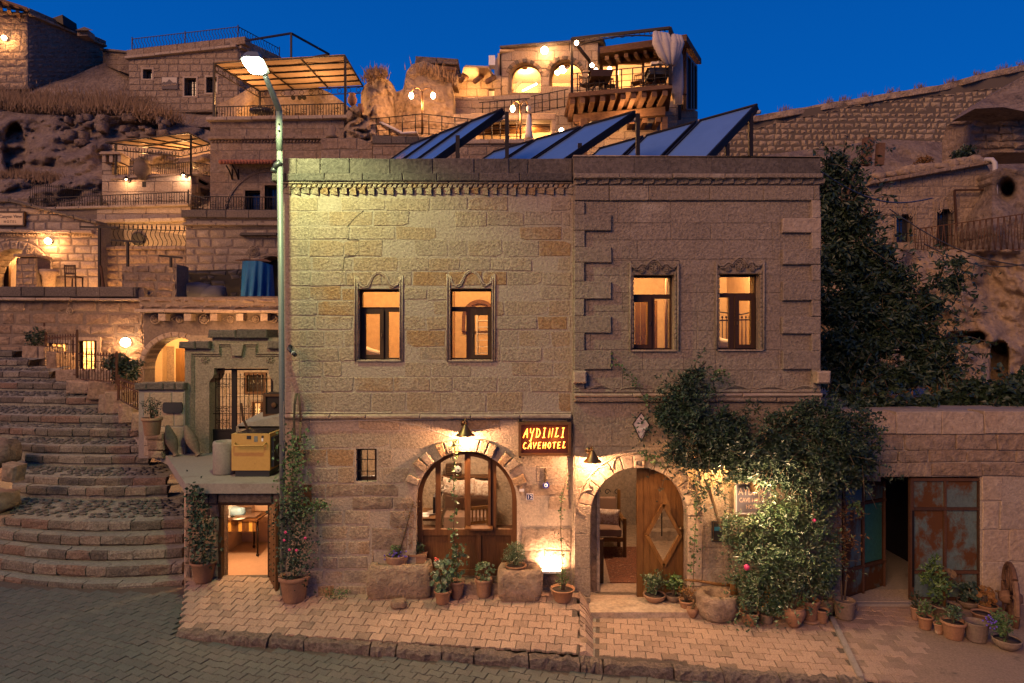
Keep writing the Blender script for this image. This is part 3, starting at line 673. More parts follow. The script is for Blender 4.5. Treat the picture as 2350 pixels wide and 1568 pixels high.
while x < 1868:
    wd = 26; m = MB(); a, b = B.uv(x+.8, 424), B.uv(x+wd-.8, 412.3)
    vs = [B.w(a[0], b[1], -.02), B.w(a[0], b[1], .012), B.w(b[0], b[1], .06), B.w(b[0], b[1], -.02), B.w(a[0], a[1], -.02), B.w(a[0], a[1], .0), B.w(b[0], a[1]+.02, .03), B.w(b[0], a[1], -.02)]
    m.add(vs, [(1,2,3,0)[::-1], (1,5,6,2), (2,6,7,3), (0,4,5,1), (4,7,6,5)]); m.build('corbel_tooth', tuffB, hB); x += wd
win_frame(B, 1448, 630, 1549, 804, {'t': (674, 684), 'm': (1498, 1508)}, (1451, 681, 1500, 800), -.19, hB)
win_frame(B, 1647, 628, 1746, 803, {'t': (671, 681), 'm': (1682, 1695)}, (1695, 678, 1741, 800), -.19, hB)
def carved(pl, x0, x1, ytop, ywin, yb, par, mat):
    w_ = x1-x0; m = MB(); F = lambda a, y, t=.02: pl.p(x0+w_*a, y, t)
    m.tube([F(0, ytop+4), F(0, yb)], .02, 6); m.tube([F(1, ytop+4), F(1, yb)], .02, 6); m.build('carved_jamb', mat, par)
    for s in (0.025, .975):
        y = ytop+30; m = MB()
        while y < yb-6: m.ball(F(s+(.025 if s < .5 else -.025), y, .012), .017, 6, 0, (1, .6, 2.2)); y += 11
        m.build('bead_moulding', mat, par)
    key = [(.0,6),(.06,15),(.14,16),(.22,8),(.28,8),(.33,12),(.38,4),(.46,-3),(.54,-3),(.61,4),(.66,12),(.72,8),(.78,7),(.86,16),(.94,14),(1,5)]
    m = MB(); m.tube([F(a, ytop+b) for a, b in key], .018, 6); m.tube([F(a*.92+.04, ytop+b+5, .012) for a, b in key], .011, 6); m.build('carved_crest', mat, par)
    for a, rr_ in ((.24, 6.5), (.5, 10.5), (.76, 6.5)):
        c = F(a, ytop+(21 if rr_ < 8 else 16), .012); rr2 = rr_/151.5; m = MB()
        m.tube([c+Vector((cos(t)*rr2, 0, sin(t)*rr2)) for t in [2*pi*k/14 for k in range(14)]], .006, 5, closed=True)
        for k in range(8): t = 2*pi*k/8; m.tube([c, c+Vector((cos(t)*rr2*.5, -.01, sin(t)*rr2*.5)), c+Vector((cos(t)*rr2*.92, 0, sin(t)*rr2*.92))], [.004, .013*rr_/10, .004], 5)
        m.build('rosette', mat, par)
carved(B, 1446, 1555, 599, 630, 804, hB, tuffB); carved(B, 1643, 1751, 595, 628, 803, hB, tuffB)
blocks(B, [1316, 1410, 1500, 1610, 1720, 1882], 893.5, 902, -.05, .05, tuffB, hB, 'string_course_block', .6, .02)
blocks(B, [1316, 1450, 1560, 1700, 1882], 902.5, 910, -.05, .09, tuffW, hB, 'string_course_block', .6, .02)
blocks(B, [1316, 1480, 1640, 1780, 1882], 910.5, 922, -.05, .06, tuffB, hB, 'string_course_block', .6, .02)
m = MB(); pts = [B.p(1318+k*6, 890+5*sin(k*6/78*2*pi)*(1 if k % 26 < 18 else .4), .035) for k in range(93)]; m.tube(pts, .012, 5); m.build('wave_carving', tuffB, hB)
for cxx in (1328, 1876):
    m = MB(); q = [B.uv(cxx-14, 879 if cxx < 1500 else 878), B.uv(cxx+16, 879), B.uv(cxx+16, 851), B.uv(cxx-14, 851)]; stone_mesh(m, B, q, -.02, .13 if cxx < 1500 else .2, .02); m.build('corbel', tuffW, hB)
stones(B, rect(1318, 924, 1880, 1400), tuffB, hB, rows=[924, 972, 1025, 1072, 1120, 1165, 1210, 1258, 1305, 1352, 1400], wr=(70, 130), archs=[(EA[0], EA[1], 140, 1398)], t1=-.012, t0=-.05, gap=.006, bev=.006, jit=.004, bulge=.003, rnd=.2, tv=.003, seed=21)
for s, sx in ((0, (1316.5, 1354)), (1, (1577, 1612))):
    yy = 1160 if s == 0 else 1186; k = 0
    while yy < 1392:
        y2 = min(1396, yy+R.uniform(55, 85)); blocks(B, list(sx), yy, y2, -.42, .012, tuffB if s == 0 else tuffW, hB, 'jamb_stone', .8, .012); yy = y2
n = 15
for i in range(n):
    p, q = pi-pi*(i+.03)/n, pi-pi*(i+.97)/n; f = lambda a, r: B.uv(EA[0]+r*cos(a), EA[1]-r*sin(a)); m = MB()
    stone_mesh(m, B, [f(p, 111), f(q, 111), f(q, 142), f(p, 142)], -.42, .006 if i != 7 else .035, .01, .002); m.build('voussoir', tuffW, hB)
# raised strapwork over the entrance arch: interlaced arcs
m = MB(); C = lambda a, r, t=.02: B.p(EA[0]+r*cos(a), EA[1]-r*sin(a), t)
for r_ in (146,): m.tube([C(pi-pi*k/40, r_) for k in range(41)], .014, 6)
for k in range(6):
    a = pi-pi*(k+.5)/6; c = (EA[0]+118*cos(a), EA[1]-118*sin(a)); m.tube([B.p(c[0]+30*cos(a-1.5+3*t/10), c[1]-30*sin(a-1.5+3*t/10), .018) for t in range(11)], .013, 6)
m.build('arch_strapwork', tuffW, hB)
m = MB(); [m.ball(B.p(1465.5+dx, 1062, .06), .035, 8, 0, (.55, .6, 1.3)) for dx in (-9, 9)]; m.ball(B.p(1465.5, 1062, .05), .03, 8, 0, (.8, .5, .9)); m.build('keystone_carving', tuffW, hB)
m = MB(); m.box(X(1352,9.7), X(1640,9.7), -.45, .2, -.15, .085); st = m.build('doorstep', tuffW, hB)
m = MB(); m.box(X(1315.5,9.9), X(1315.5,9.9)+.4, .35, 6, -.2, 6.6); m.box(X(1881.5,9.9)-.4, X(1881.5,9.9), .35, 6, -.2, 6.6); m.box(X(1315.5,9.9)+.4, X(1881.5,9.9)-.4, 5.6, 6, -.2, 6.6); m.build('rear_wall', tuffR, hB)
x0, x1 = X(1315.5,9.9)+.41, X(1881.5,9.9)-.41
m = MB(); m.box(x0-.02, x1+.02, .34, 5.62, 6.3, 6.45); m.build('roof', concr, hB)
m = MB(); m.box(x0-.02, x1+.02, .34, 5.62, 3.0, 3.2); m.build('upper_floor', woodb, hB)
m = MB(); m.box(x0, x1, 2.8, 2.9, 3.2, 6.3); m.box(x0, x0+.05, .36, 2.8, 3.2, 6.3); m.box(x1-.05, x1, .36, 2.8, 3.2, 6.3); m.box(x0, x1, .36, 2.8, 6.0, 6.29); m.box(X(1600,10.5), X(1600,10.5)+.1, .36, 2.8, 3.2, 6); m.build('room_wall', roomw, hB)
m = MB(); m.box(x0, x1, 4.1, 4.2, .08, 3.0); m.box(x0, x0+.05, .36, 4.1, .08, 3.0); m.box(x1-.05, x1, .36, 4.1, .08, 3.0); m.box(x0, x1, .36, 4.1, 2.85, 2.99); m.build('hall_wall', tuffW, hB)
m = MB(); m.box(x0, x1, .2, 4.1, -.1, .08); m.build('hall_floor', tuffW, hB)
for k in range(4):
    m = MB(); plate(m, PL(0, 11.3), rect(1457+k*13, 690, 1469+k*13, 815), (), -.02, .0); m.build('wardrobe_board', woodo, hB)
for k in range(9):   # curtains
    m = MB(); a = 1528+k*2.2; m.tube([P(a, 640, 10.75+.03*(k % 2)), P(a, 800, 10.75+.03*(k % 2))], .02, 6); m.build('curtain_fold', canvas, hB)
for k in range(7):
    m = MB(); a = 1722+k*3; m.tube([P(a, 632, 10.75+.03*(k % 2)), P(a+R.uniform(-1, 1), 800, 10.75+.03*(k % 2))], .022, 6); m.build('curtain_fold', canvas, hB)
lamp('room_light', (X(1490,11), .9, 5.6), 165, (1, .56, .24), .12); lamp('room_light', (X(1700,11), .9, 5.6), 165, (1, .56, .24), .12)
lamp('hall_light', (X(1440,11.8), 1.9, 2.7), 105, (1, .62, .38), .1)
# iron bed
bd = empty('iron_bed', 'black iron bedstead with a pillow seen through the far upstairs window', 'bed', tuple(P(1700, 800, 11.1)))
for k in range(12):
    a = 1648+k*9; m = MB(); m.tube([P(a, 803, 11.1), P(a, 729, 11.1)], .008, 6); m.ball(P(a, 728, 11.1), .02, 6); m.build('spindle', iron, bd)
m = MB(); m.tube([P(1645, 736, 11.1), P(1750, 733, 11.1)], .013, 6); m.tube([P(1645, 716, 11.1), P(1700, 722, 11.1), P(1750, 712, 11.1)], .012, 6); m.build('head_rail', iron, bd)
m = MB(); cushion(m, P(1662, 792, 10.85), .4, .15, .22, Matrix.Rotation(.2, 3, 'Y')); m.build('bed_pillow', linen, bd)
# plank door leaf standing half open across the entrance
dr = empty('arched_plank_door', 'honey-coloured arched plank door with a diamond opening, half closing the entrance', 'door', tuple(P(1518, 1384, 10.1)))
D = PL(0, 10.12); dpx = lambda t: None
DX = (1521, 1226, 38.5, 70)
def dy(x): return max(0, DX[3]*(1-abs(x-DX[0])/DX[2]))
ex = [1461, 1477, 1491, 1521, 1551, 1566, 1577]
for a, b in zip(ex[:-1], ex[1:]):
    def topof(x): v = 112**2-(x-1467)**2; return 1186-sqrt(max(v, 0))
    yb = 1386
    t_ = [(a+.4+(b-a-.8)*k/4) for k in range(5)]
    m = MB()
    if abs((a+b)/2-DX[0]) < DX[2]:
        plate(m, D, [(x_, topof(x_)) for x_ in t_]+[(x_, DX[1]-dy(x_)) for x_ in t_[::-1]], (), -.05, 0, back=True)
        plate(m, D, [(x_, DX[1]+dy(x_)) for x_ in t_]+[(t_[-1], yb), (t_[0], yb)], (), -.05, 0, back=True)
    else: plate(m, D, [(x_, topof(x_)) for x_ in t_]+[(t_[-1], yb), (t_[0], yb)], (), -.05, 0, back=True)
    m.build('plank', woodo, dr)
cs = [(DX[0], DX[1]-DX[3]), (DX[0]+DX[2], DX[1]), (DX[0], DX[1]+DX[3]), (DX[0]-DX[2], DX[1])]
for i in range(4): m = MB(); m.bar(D.p(*cs[i-1], .03), D.p(*cs[i], .03), .055, .055); m.build('diamond_moulding', woodo, dr)
m = MB(); m.ball(D.p(1560, 1211, .05), .028); m.build('knob', brass, dr)
# ======================= LEFT FOREGROUND: STEPS, KITCHEN, TERRACE, GATE =======================
TZ = 1.77
ST = [(10.75,1341,-40,418),(11.1,1301,-40,418),(11.5,1265,-40,418),(11.9,1232,-40,420),(12.3,1198,-40,423),(13.3,1120,28,384),(13.7,1098,36,381),(14.5,1048,58,342),(14.9,1024,33,334),(15.5,986,-40,317),(16.1,956,-40,291),(17.0,913,-40,244),(17.8,880,-40,164),(18.5,854,-40,114),(19.2,827,-40,64),(20.0,807,-40,28)]
steps = empty('stone_steps', loc=tuple(P(200, 1368, 10.75)), kind='structure')
def sdist(d, x): return d+(.38*((x-230)/230)**2 if x < 230 else .16*((x-230)/190)**2)
cob = []
for i, (d, yt, xl, xr) in enumerate(ST):
    zt = Z(yt, d); dn, ytn = (ST[i+1][0], ST[i+1][1]) if i < len(ST)-1 else (21.5, 800)
    znb = (Z(ytn, dn)-.19) if i < len(ST)-1 else zt+.1
    # body
    m = MB(); K = 12; vs = []; zb = zt-.4
    for k in range(K+1):
        x = xl+(xr-xl)*k/K; da = sdist(d, x)+.05; db = sdist(dn, x)+.3
        xx = X(x, da); xb_ = X(x, db) if x > 0 else xx
        if k == K: xb_ = max(xx, X(ST[min(i+1, 15)][3], dn+.2)) 
        vs += [(xx, da-CD, zb), (xx, da-CD, zt-.012), (xb_, db-CD, znb+.03*(db-dn)-.012)]
    fs = []
    for k in range(K):
        a = k*3; fs += [(a, a+3, a+4, a+1), (a+1, a+4, a+5, a+2)]
    m.add(vs, fs); m.build('tread_bed', earth, steps)
    # riser stones
    x = xl
    while x < xr-4:
        wd = R.uniform(36, 80)*10.75/d*1.05; x2 = min(xr, x+wd)
        if xr-x2 < 16: x2 = xr
        m = MB(); da, db = sdist(d, x), sdist(d, x2); p = [Vector((X(x+.8, da), da-CD, 0)), Vector((X(x2-.8, db), db-CD, 0))]; h = .17+R.uniform(-.01, .012)
        j = lambda: Vector((R.gauss(0,.004), R.gauss(0,.009), R.gauss(0,.006))); vs = []
        for q in (p[0], (p[0]+p[1])/2, p[1]):
            for (dy_, dz) in ((.02, -h), (-.012, -h+.03), (-.012, -.035), (.02, .0), (.17, .004)):
                vs.append(q+Vector((0, dy_, zt+dz))+j())
        fs = [(k*5+c, (k+1)*5+c, (k+1)*5+c+1, k*5+c+1) for k in range(2) for c in range(4)]+[(0,1,2,3,4), (14,13,12,11,10)]
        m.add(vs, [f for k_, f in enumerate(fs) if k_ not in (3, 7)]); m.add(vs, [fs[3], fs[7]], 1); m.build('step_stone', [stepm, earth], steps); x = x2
    # cobbles
    d0 = d+.24
    while d0 < dn-.04 and dn-d > .55:
        x = xl+4 if xl > 0 else 0
        y_ = d0
        while x < xr-2:
            wd = R.uniform(.10, .19)
            if R.random() < .18: x += wd*FP/y_; continue
            da = sdist(y_, x); fz = (y_-d)/(dn-d); z = zt+(znb-zt)*fz
            q = Vector((X(x, da)+R.uniform(-.02,.02), da-CD+R.uniform(-.015,.015), z)); cob.append((da, q, wd)); x += wd*FP/da+.8
        d0 += .105
me_c = []
for k in range(6):
    m = MB(); n = 6; o = [(cos(2*pi*t/n+.2)*R.uniform(.40,.52), sin(2*pi*t/n+.2)*R.uniform(.40,.52)) for t in range(n)]
    m.add([(a, b, -.3) for a, b in o]+[(a*.98, b*.98, .0) for a, b in o]+[(a*.7, b*.7, .16) for a, b in o], [(i, (i+1)%n, n+(i+1)%n, n+i) for i in range(n)]+[(n+i, n+(i+1)%n, 2*n+(i+1)%n, 2*n+i) for i in range(n)]+[tuple(range(2*n,3*n))])
    me = bpy.data.meshes.new('cobblestone'); me.from_pydata(m.v, [], m.f); me.materials.append(cobble); me_c.append(me)
cob.sort(key=lambda t: t[0]); rest = MB()
for k, (d, q, wd) in enumerate(cob):
    me = R.choice(me_c); M = Matrix.Translation(q+Vector((0,0,R.uniform(-.012,.0)))) @ Matrix.Diagonal((wd, .1, .05, 1))
    if k < 300: link('cobblestone', me, steps, M)
    else: rest.add([M @ v.co for v in me.vertices], [tuple(p.vertices) for p in me.polygons])
tag(rest.build('far_cobblestones', cobble, steps), kind='stuff')
# end block low on the right of the flight, boulders on the left
def boulder(name, c, s, mat, label=None, cat=None, parent=None, seed=0, n=14, flat=.35):
    m = MB(); vs = []; fs = []; rows_ = 9
    for j in range(rows_+1):
        th = pi*j/rows_
        for i in range(n):
            ph = 2*pi*i/n; v = Vector((sin(th)*cos(ph), sin(th)*sin(ph), cos(th)))
            v = Vector([math.copysign(abs(a)**(1-flat), a) for a in v])
            r = 1+.22*noise.noise(v*1.6+Vector((seed, 0, 0)))+.08*noise.noise(v*5+Vector((seed, 0, 0)))
            vs.append((c[0]+v.x*s[0]*r, c[1]+v.y*s[1]*r, c[2]+v.z*s[2]*r))
    for j in range(rows_):
        for i in range(n): fs.append((j*n+i, (j+1)*n+i, (j+1)*n+(i+1) % n, j*n+(i+1) % n))
    m.add(vs, fs, 0, True); o = m.build(name, mat, parent)
    if label: tag(o, label, cat)
    return o
boulder('boulder', P(-6, 1150, 12.9), (.33, .35, .22), rockw, 'rounded pale boulder at the left edge of the steps, above the lower broken wall', 'boulder', seed=2)
boulder('boulder', P(2, 1040, 14.3), (.32, .35, .30), rockm, 'dark jagged boulder at the left edge beside the upper flight of steps', 'boulder', seed=5)
m = MB(); bs = empty('broken_wall', 'low broken stone wall at the left edge below the rounded boulder', 'wall', tuple(P(5, 1230, 12.7)))
for (a, b, c_, d_) in ((-30,1175,30,1235),(-30,1235,22,1300),(4,1062,40,1105)):
    m = MB(); q = PL(0, 12.7); stone_mesh(m, q, [q.uv(a, d_), q.uv(c_-8, d_), q.uv(c_, b+9), q.uv(a, b)], -.25, .05, .04, .03, .03); m.build('stone', tuffR, bs)
# terrace slab and the kitchen under it
ter = empty('terrace', loc=(X(530,11), 1, TZ), kind='structure')
m = MB(); tp = [(P(425,1110,10.45)), (P(660,1110,10.45)), (P(700,1000,16)), (P(300,1000,16)), (P(338,1050,14.0)), (P(384,1086,12.9))]
tp = [Vector((q.x, q.y, TZ)) for q in tp]; n = len(tp)
m.add(tp+[q-Vector((0,0,.16)) for q in tp], [tuple(range(n)), tuple(range(n, 2*n))[::-1]]+[(i+n, (i+1) % n+n, (i+1) % n, i) for i in range(n)]); m.build('terrace_slab', concr, ter)
K_ = PL(0, 10.6)
kit = empty('basement_kitchen', 'low stone kitchen front with plank lintel and open doorway under the terrace', 'building', tuple(P(560, 1350, 10.6)))
m = MB(); plate(m, K_, rect(424, 1112, 650, 1400), [rect(505, 1157, 617, 1352)], -.30, -.02); m.build('wall', tuffR, kit)
stones(K_, rect(422, 1158, 503, 1396), tuffR, kit, ch=36, wr=(22, 45), t1=.02, t0=-.05, gap=.02, bev=.02, jit=.012, bulge=.015, seed=31, holes=[(503, 1150, 640, 1352)])
stones(K_, rect(619, 1158, 650, 1396), tuffR, kit, ch=36, wr=(22, 34), t1=.02, t0=-.05, gap=.02, bev=.02, jit=.012, bulge=.015, seed=32)
for (a, b, c_, d_, t_) in ((482,1107,500,1156,.06),(501,1106,627,1154,.03),(628,1103,646,1156,.06),(428,1112,481,1156,.03)):
    m = MB(); stone_mesh(m, K_, [K_.uv(a, d_), K_.uv(c_, d_), K_.uv(c_-1, b), K_.uv(a+1, b+2)], -.3, t_, .02, .01); m.build('lintel_stone', weath, kit)
m = MB(); plate(m, K_, rect(500, 1154, 622, 1352), [rect(507, 1160, 614, 1352)], -.12, .0); m.build('door_frame', woodd, kit)
x0, x1 = X(430, 10.9), X(700, 10.9)
m = MB(); m.box(x0, x1, .85, 3.1, -.12, .03); m.build('kitchen_floor', surf('kitchen_tiles', [(.42,.28,.18),(.50,.34,.22)], 2, bump=.1, fine=20, rnd=0, rough=.5, pits=.15, tintnoise=.9), kit)
kp = plain('kitchen_plaster', (.60,.42,.28), .8)
m = MB(); m.box(x0, x1, 3.1, 3.2, .0, 1.6); m.box(x0-.05, x0, .9, 3.2, 0, 1.6); m.box(x1, x1+.05, .9, 3.2, 0, 1.6); m.box(x0, x1, .9, 3.2, 1.55, 1.6); m.build('kitchen_wall', kp, kit)
m = MB(); m.box(X(610,11.6), X(640,11.6), 1.9, 2.0, .1, 1.55); m.build('cupboard', woodo, kit)
lamp('kitchen_light', (X(560,11.5), 1.6, 1.42), 75, (1, .58, .30), .08)
# open door leaf on the right of the doorway
dl = empty('kitchen_door', 'brown studded plank door leaf standing open at the right of the kitchen doorway', 'door', tuple(P(620, 1352, 10.5)))
DP = PL(616, 10.62, 634, 10.1)
for a, b in ((617, 622), (622.3, 627), (627.3, 632)):
    m = MB(); plate(m, DP, [(a, 1162-(a-617)*.6), (b, 1162-(b-617)*.6), (b, 1352+(b-617)*.8), (a, 1352+(a-617)*.8)], (), -.04, 0, back=True); m.build('plank', woodm, dl)
m = MB()
for k in range(13): m.ball(DP.p(620, 1180+k*13, .01), .012, 6); m.ball(DP.p(629, 1180+k*14, .01), .012, 6)
m.build('studs', iron, dl)
# table, oven, bag, trays, plate
tb = empty('kitchen_table', 'side table with yellow and brown striped apron inside the kitchen', 'table', tuple(P(560, 1250, 12.3)))
tz = Z(1190, 12.2); m = MB(); m.box(X(500,12.2), X(594,12.2), 2.1, 2.75, tz-.03, tz); m.build('table_top', woodm, tb)
for k in range(11):
    m = MB(); a = 503+k*8; m.box(X(a,12.2), X(a+7.6,12.2), 2.12, 2.14, tz-.22, tz-.031); m.build('apron_stripe', [woodo, woodm][k % 2] if k % 3 else plain('yellow_paint%d' % k, (.55,.33,.07), .5), tb)
for a, d in ((591, 12.2), (503, 12.2), (583, 12.7)): m = MB(); m.tube([(X(a,d), d-CD, .05), (X(a,d), d-CD, tz-.03)], .018); m.ball((X(a,d), d-CD, .06), .03); m.build('leg', iron, tb)
ov = empty('microwave', 'small white microwave oven at the left end of the kitchen table', 'microwave', (X(518,12.4), 2.4, tz))
m = MB(); m.box(X(505,12.3), X(529,12.3), 2.25, 2.55, tz, tz+.20); m.build('case', whitep, ov)
m = MB(); m.box(X(508,12.2), X(522,12.2), 2.235, 2.25, tz+.04, tz+.17); m.build('door_glass', blackp, ov)
m = MB(); m.box(X(545,12.3), X(592,12.3), 2.2, 2.5, tz+.02, tz+.035); m.box(X(545,12.3), X(592,12.3), 2.19, 2.2, tz+.02, tz+.06); tag(m.build('baking_tray', plain('tray_metal', (.30,.22,.17), .35, .8)), 'flat baking tray at the right front of the kitchen table', 'tray')
m = MB(); m.box(X(552,12.8), X(590,12.8), 2.5, 2.7, tz+.12, tz+.135); m.box(X(552,12.8), X(590,12.8), 2.5, 2.7, tz+.0, tz+.11); tag(m.build('baking_tray', MATS['tray_metal']), 'stacked baking trays at the back of the kitchen table', 'tray', None)
tag(boulder('plastic_bag', (X(541,12.3), 2.35, tz+.09), (.14, .1, .09), plain('blue_bag', (.25,.45,.6), .35), seed=9), 'knotted pale blue plastic bag between the microwave and the trays', 'bag')
m = MB(); m.lathe([(.05,0),(.11,.02),(.12,.025)], (X(540,11.98), 2.14, tz), 16); tag(m.build('plate', whitep), 'round white plate at the front edge of the kitchen table', 'plate')
# portal wall and gate
Gp = PL(0, 13.3)
gt = empty('gate_portal', 'stepped grey stone gateway carved with rosettes around the iron gate', 'gateway', tuple(P(540, 1042, 13.3)))
m = MB(); plate(m, Gp, [(424,1046),(424,800),(487,800),(487,775),(700,775),(700,1046)], [[(480,1042),(480,876),(487,868),(491,860),(491,845),(616,845),(616,860),(622,868),(627,876),(627,1042)]], -.5, 0); m.build('wall', tuffB, gt)
for (a, b, c_, d_) in ((414,784,452,800),(453,784,486,800),(481,757,545,776),(546,757,617,776),(617,784,660,800)): m = MB(); stone_mesh(m, Gp, [Gp.uv(a,d_),Gp.uv(c_,d_),Gp.uv(c_-1,b),Gp.uv(a+1,b)], -.55, .1, .02, .01); m.build('coping_stone', weath, gt)
for off in (0, 5):
    m = MB(); pts = [(440+off,1040),(440+off,812+off),(504+off*.6,812+off),(504+off*.6,790+off),(590-off*.6,790+off),(590-off*.6,812+off),(652,812+off)]; m.tube([Gp.p(a, b, .01) for a, b in pts], .025-.002*off, 4, sm=False); m.build('portal_moulding', tuffB, gt)
m = MB(); q = [Gp.uv(a, b) for a, b in ((536,817),(557,817),(561,790),(532,790))]; stone_mesh(m, Gp, q, 0, .07, .01); m.build('keystone', tuffB, gt)
for cx_ in (471, 620):
    m = MB(); c = Gp.p(cx_, 826, .0); m.tube([c+Vector((cos(t)*.085, 0, sin(t)*.085)) for t in [2*pi*k/16 for k in range(16)]], .008, 5, closed=True)
    for k in range(8): t = 2*pi*k/8; m.tube([c, c+Vector((cos(t)*.05, -.012, sin(t)*.05)), c+Vector((cos(t)*.08, 0, sin(t)*.08))], [.004,.016,.004], 5)
    m.build('rosette', tuffB, gt)
def scrolls(m, pl, cx, cyy, s, r=.006, t=0.0, mi=0):
    for sx in (1, -1):
        for sy in (1, -1):
            pts = []
            for k in range(13):
                a = k/12*2.0*pi*.85; rad = s*(.45-.028*k)
                pts.append((sx*(s*.45-rad*cos(a)) , sy*(s*.55-rad*sin(a)*1.0)))
            c = pl.p(cx, cyy, t); m.tube([c+pl.u*a+Vector((0,0,b)) for a, b in pts], r, 4, mi)
ga = empty('iron_gate', 'black wrought iron double gate with scrolls in the stone gateway', 'gate', tuple(P(540, 1042, 13.5)))
Gq = PL(0, 13.45)
m = MB(); plate(m, Gq, rect(482, 846, 626, 1042), [rect(487, 850, 531, 985), rect(487, 990, 531, 1036), rect(542, 850, 621, 985), rect(542, 990, 621, 1036)], -.05, 0, back=True); m.build('gate_frame', iron, ga)
for a in (494, 502, 510, 518, 526, 550, 560, 570, 580, 590, 600, 610):
    m = MB(); m.tube([Gq.p(a, 985, -.02), Gq.p(a, 862, -.02)], .008, 5); m.tube([Gq.p(a, 862, -.02), Gq.p(a, 855, -.02)], [.014, .001], 4); m.build('bar', iron, ga)
m = MB()
for a in (502, 518, 560, 580, 600):
    for b in (885, 940, 968): scrolls(m, Gq, a, b, .075, .006, -.02)
for yy in (870, 950): m.tube([Gq.p(487, yy, -.02), Gq.p(621, yy, -.02)], .008, 4)
m.build('scrollwork', iron, ga)
m = MB(); m.box(X(487,13.46), X(531,13.46), 3.46, 3.48, Z(1036,13.46), Z(990,13.46)); m.box(X(542,13.46), X(621,13.46), 3.46, 3.48, Z(1036,13.46), Z(990,13.46)); m.build('kick_panel', iron, ga)
# courtyard behind the gate
cy_ = empty('courtyard_house', 'warmly lit courtyard house front with a shuttered window behind the iron gate', 'house', tuple(P(560, 990, 17)))
Cq = PL(0, 17.0)
stones(Cq, rect(440, 780, 720, 1000), tuffW, cy_, ch=22, wr=(35, 60), holes=[(560, 855, 612, 905), (575, 920, 625, 980)], t1=.0, gap=.02, seed=41)
m = MB(); plate(m, Cq, rect(430, 770, 730, 1010), [rect(562, 857, 610, 903), rect(577, 922, 623, 980)], -.3, -.02); m.build('wall', tuffW, cy_)
m = MB(); plate(m, Cq, rect(560, 855, 612, 905), [rect(566, 861, 606, 899)], -.1, .02); m.build('window', woodm, cy_); m = MB(); plate(m, Cq, rect(562, 857, 610, 903), (), -.25, -.2); m.build('shutter', woodd, cy_)
m = MB(); plate(m, Cq, rect(577, 922, 623, 980), [rect(581, 926, 597, 976), rect(603, 926, 619, 976)], -.1, .0); m.build('window', woodm, cy_); m = MB(); plate(m, Cq, rect(577, 922, 623, 980), (), -.3, -.25); m.build('lit_pane', litpane, cy_)
sheet('courtyard_floor', [Vector((X(430,13.6), 3.6, TZ+.02)), Vector((X(700,13.6), 3.6, TZ+.02)), Vector((X(760,17), 7.4, TZ+.02)), Vector((X(380,17), 7.4, TZ+.02))], concr)
lamp('courtyard_light', (X(500,15), 5, 3.6), 130, (1, .55, .2), .06)
# flank wall with plaque
Fw = PL(0, 13.2)
fl = empty('terrace_wall', 'short pale wall with stone coping and black plaque left of the gateway', 'wall', tuple(P(370, 1045, 13.2)))
m = MB(); plate(m, Fw, rect(318, 890, 424, 1052), (), -.35, 0); m.build('wall', concr, fl)
stones(Fw, rect(330, 900, 423, 1048), tuffW, fl, ch=40, wr=(45, 80), t1=.012, t0=-.03, gap=.02, seed=44)
for a, b in ((312,340),(341,377),(378,405),(406,425)): m = MB(); stone_mesh(m, Fw, [Fw.uv(a,895),Fw.uv(b,895),Fw.uv(b,879),Fw.uv(a,879)], -.4, .07, .02, .008); m.build('coping_stone', weath, fl)
m = MB(); o = [(376,928),(379,923),(418,923),(421,928),(421,941),(418,947),(379,947),(376,941)]; plate(m, Fw, o, (), .02, .06); plq = m.build('name_plaque', blackp); tag(plq, 'black cast plaque with scalloped corners on the pale wall beside the gateway', 'plaque')
ped = empty('pedestal', 'mortared stone pedestal under the large flowerpot beside the steps', 'pedestal', tuple(P(353, 1050, 13.0)))
Pq = PL(0, 12.95)
for (a, b, c_, d_) in ((335,995,376,1010),(338,1011,376,1034),(340,1035,374,1052)): m = MB(); stone_mesh(m, Pq, [Pq.uv(a,d_),Pq.uv(c_,d_),Pq.uv(c_,b),Pq.uv(a,b)], -.45, .02, .02, .012, .01); m.build('stone', tuffR, ped)
# yellow machine
ym = empty('yellow_machine', 'rusty yellow enamel machine with a front handle bar on the terrace', 'machine', tuple(P(575, 1098, 11)))
yel = surf('yellow_enamel', [(.40,.23,.065),(.46,.265,.08)], 2, bump=.05, fine=30, rough=.45, rnd=0, pits=.15, spots=((.16,.06,.02), .66, 6))
yx0, yx1 = X(531, 10.95), X(619, 10.95); yz0, yz1 = TZ+.11, Z(996, 10.95)
m = MB(); m.box(yx0, yx1, .95, 1.75, yz0, yz1); m.build('body', yel, ym)
m = MB(); m.box(yx1+.002, yx1+.05, 1.0, 1.7, yz0+.05, yz1-.06); m.build('side_panel', blackp, ym)
m = MB(); m.box(yx0+.05, yx1-.02, .98, 1.72, TZ, yz0-.002); m.build('skid_base', blackp, ym)
m = MB(); 
for k in range(9): m.box(yx0+.05, yx1-.05, 1.02+k*.075, 1.06+k*.075, yz1+.002, yz1+.012)
m.build('top_grille', iron, ym)
m = MB(); hz = Z(1023, 10.9); m.tube([(X(537,10.9), .95, hz+.04), (X(537,10.9), .90, hz+.03), (X(539,10.9), .88, hz), (X(605,10.9), .88, hz), (X(607,10.9), .90, hz+.03), (X(607,10.9), .95, hz+.04)], .013, 8); m.build('handle', yel, ym)
for a, b, w_, h_, c_ in ((566, 1000, 10, 8, blackp), (583, 1001, 8, 13, galv), (600, 1000, 5, 5, blackp), (600, 1006, 4, 7, whitep)): m = MB(); m.box(X(a,10.95), X(a+w_,10.95), .946, .95, Z(b+h_,10.95), Z(b,10.95)); m.build('sticker', c_, ym)
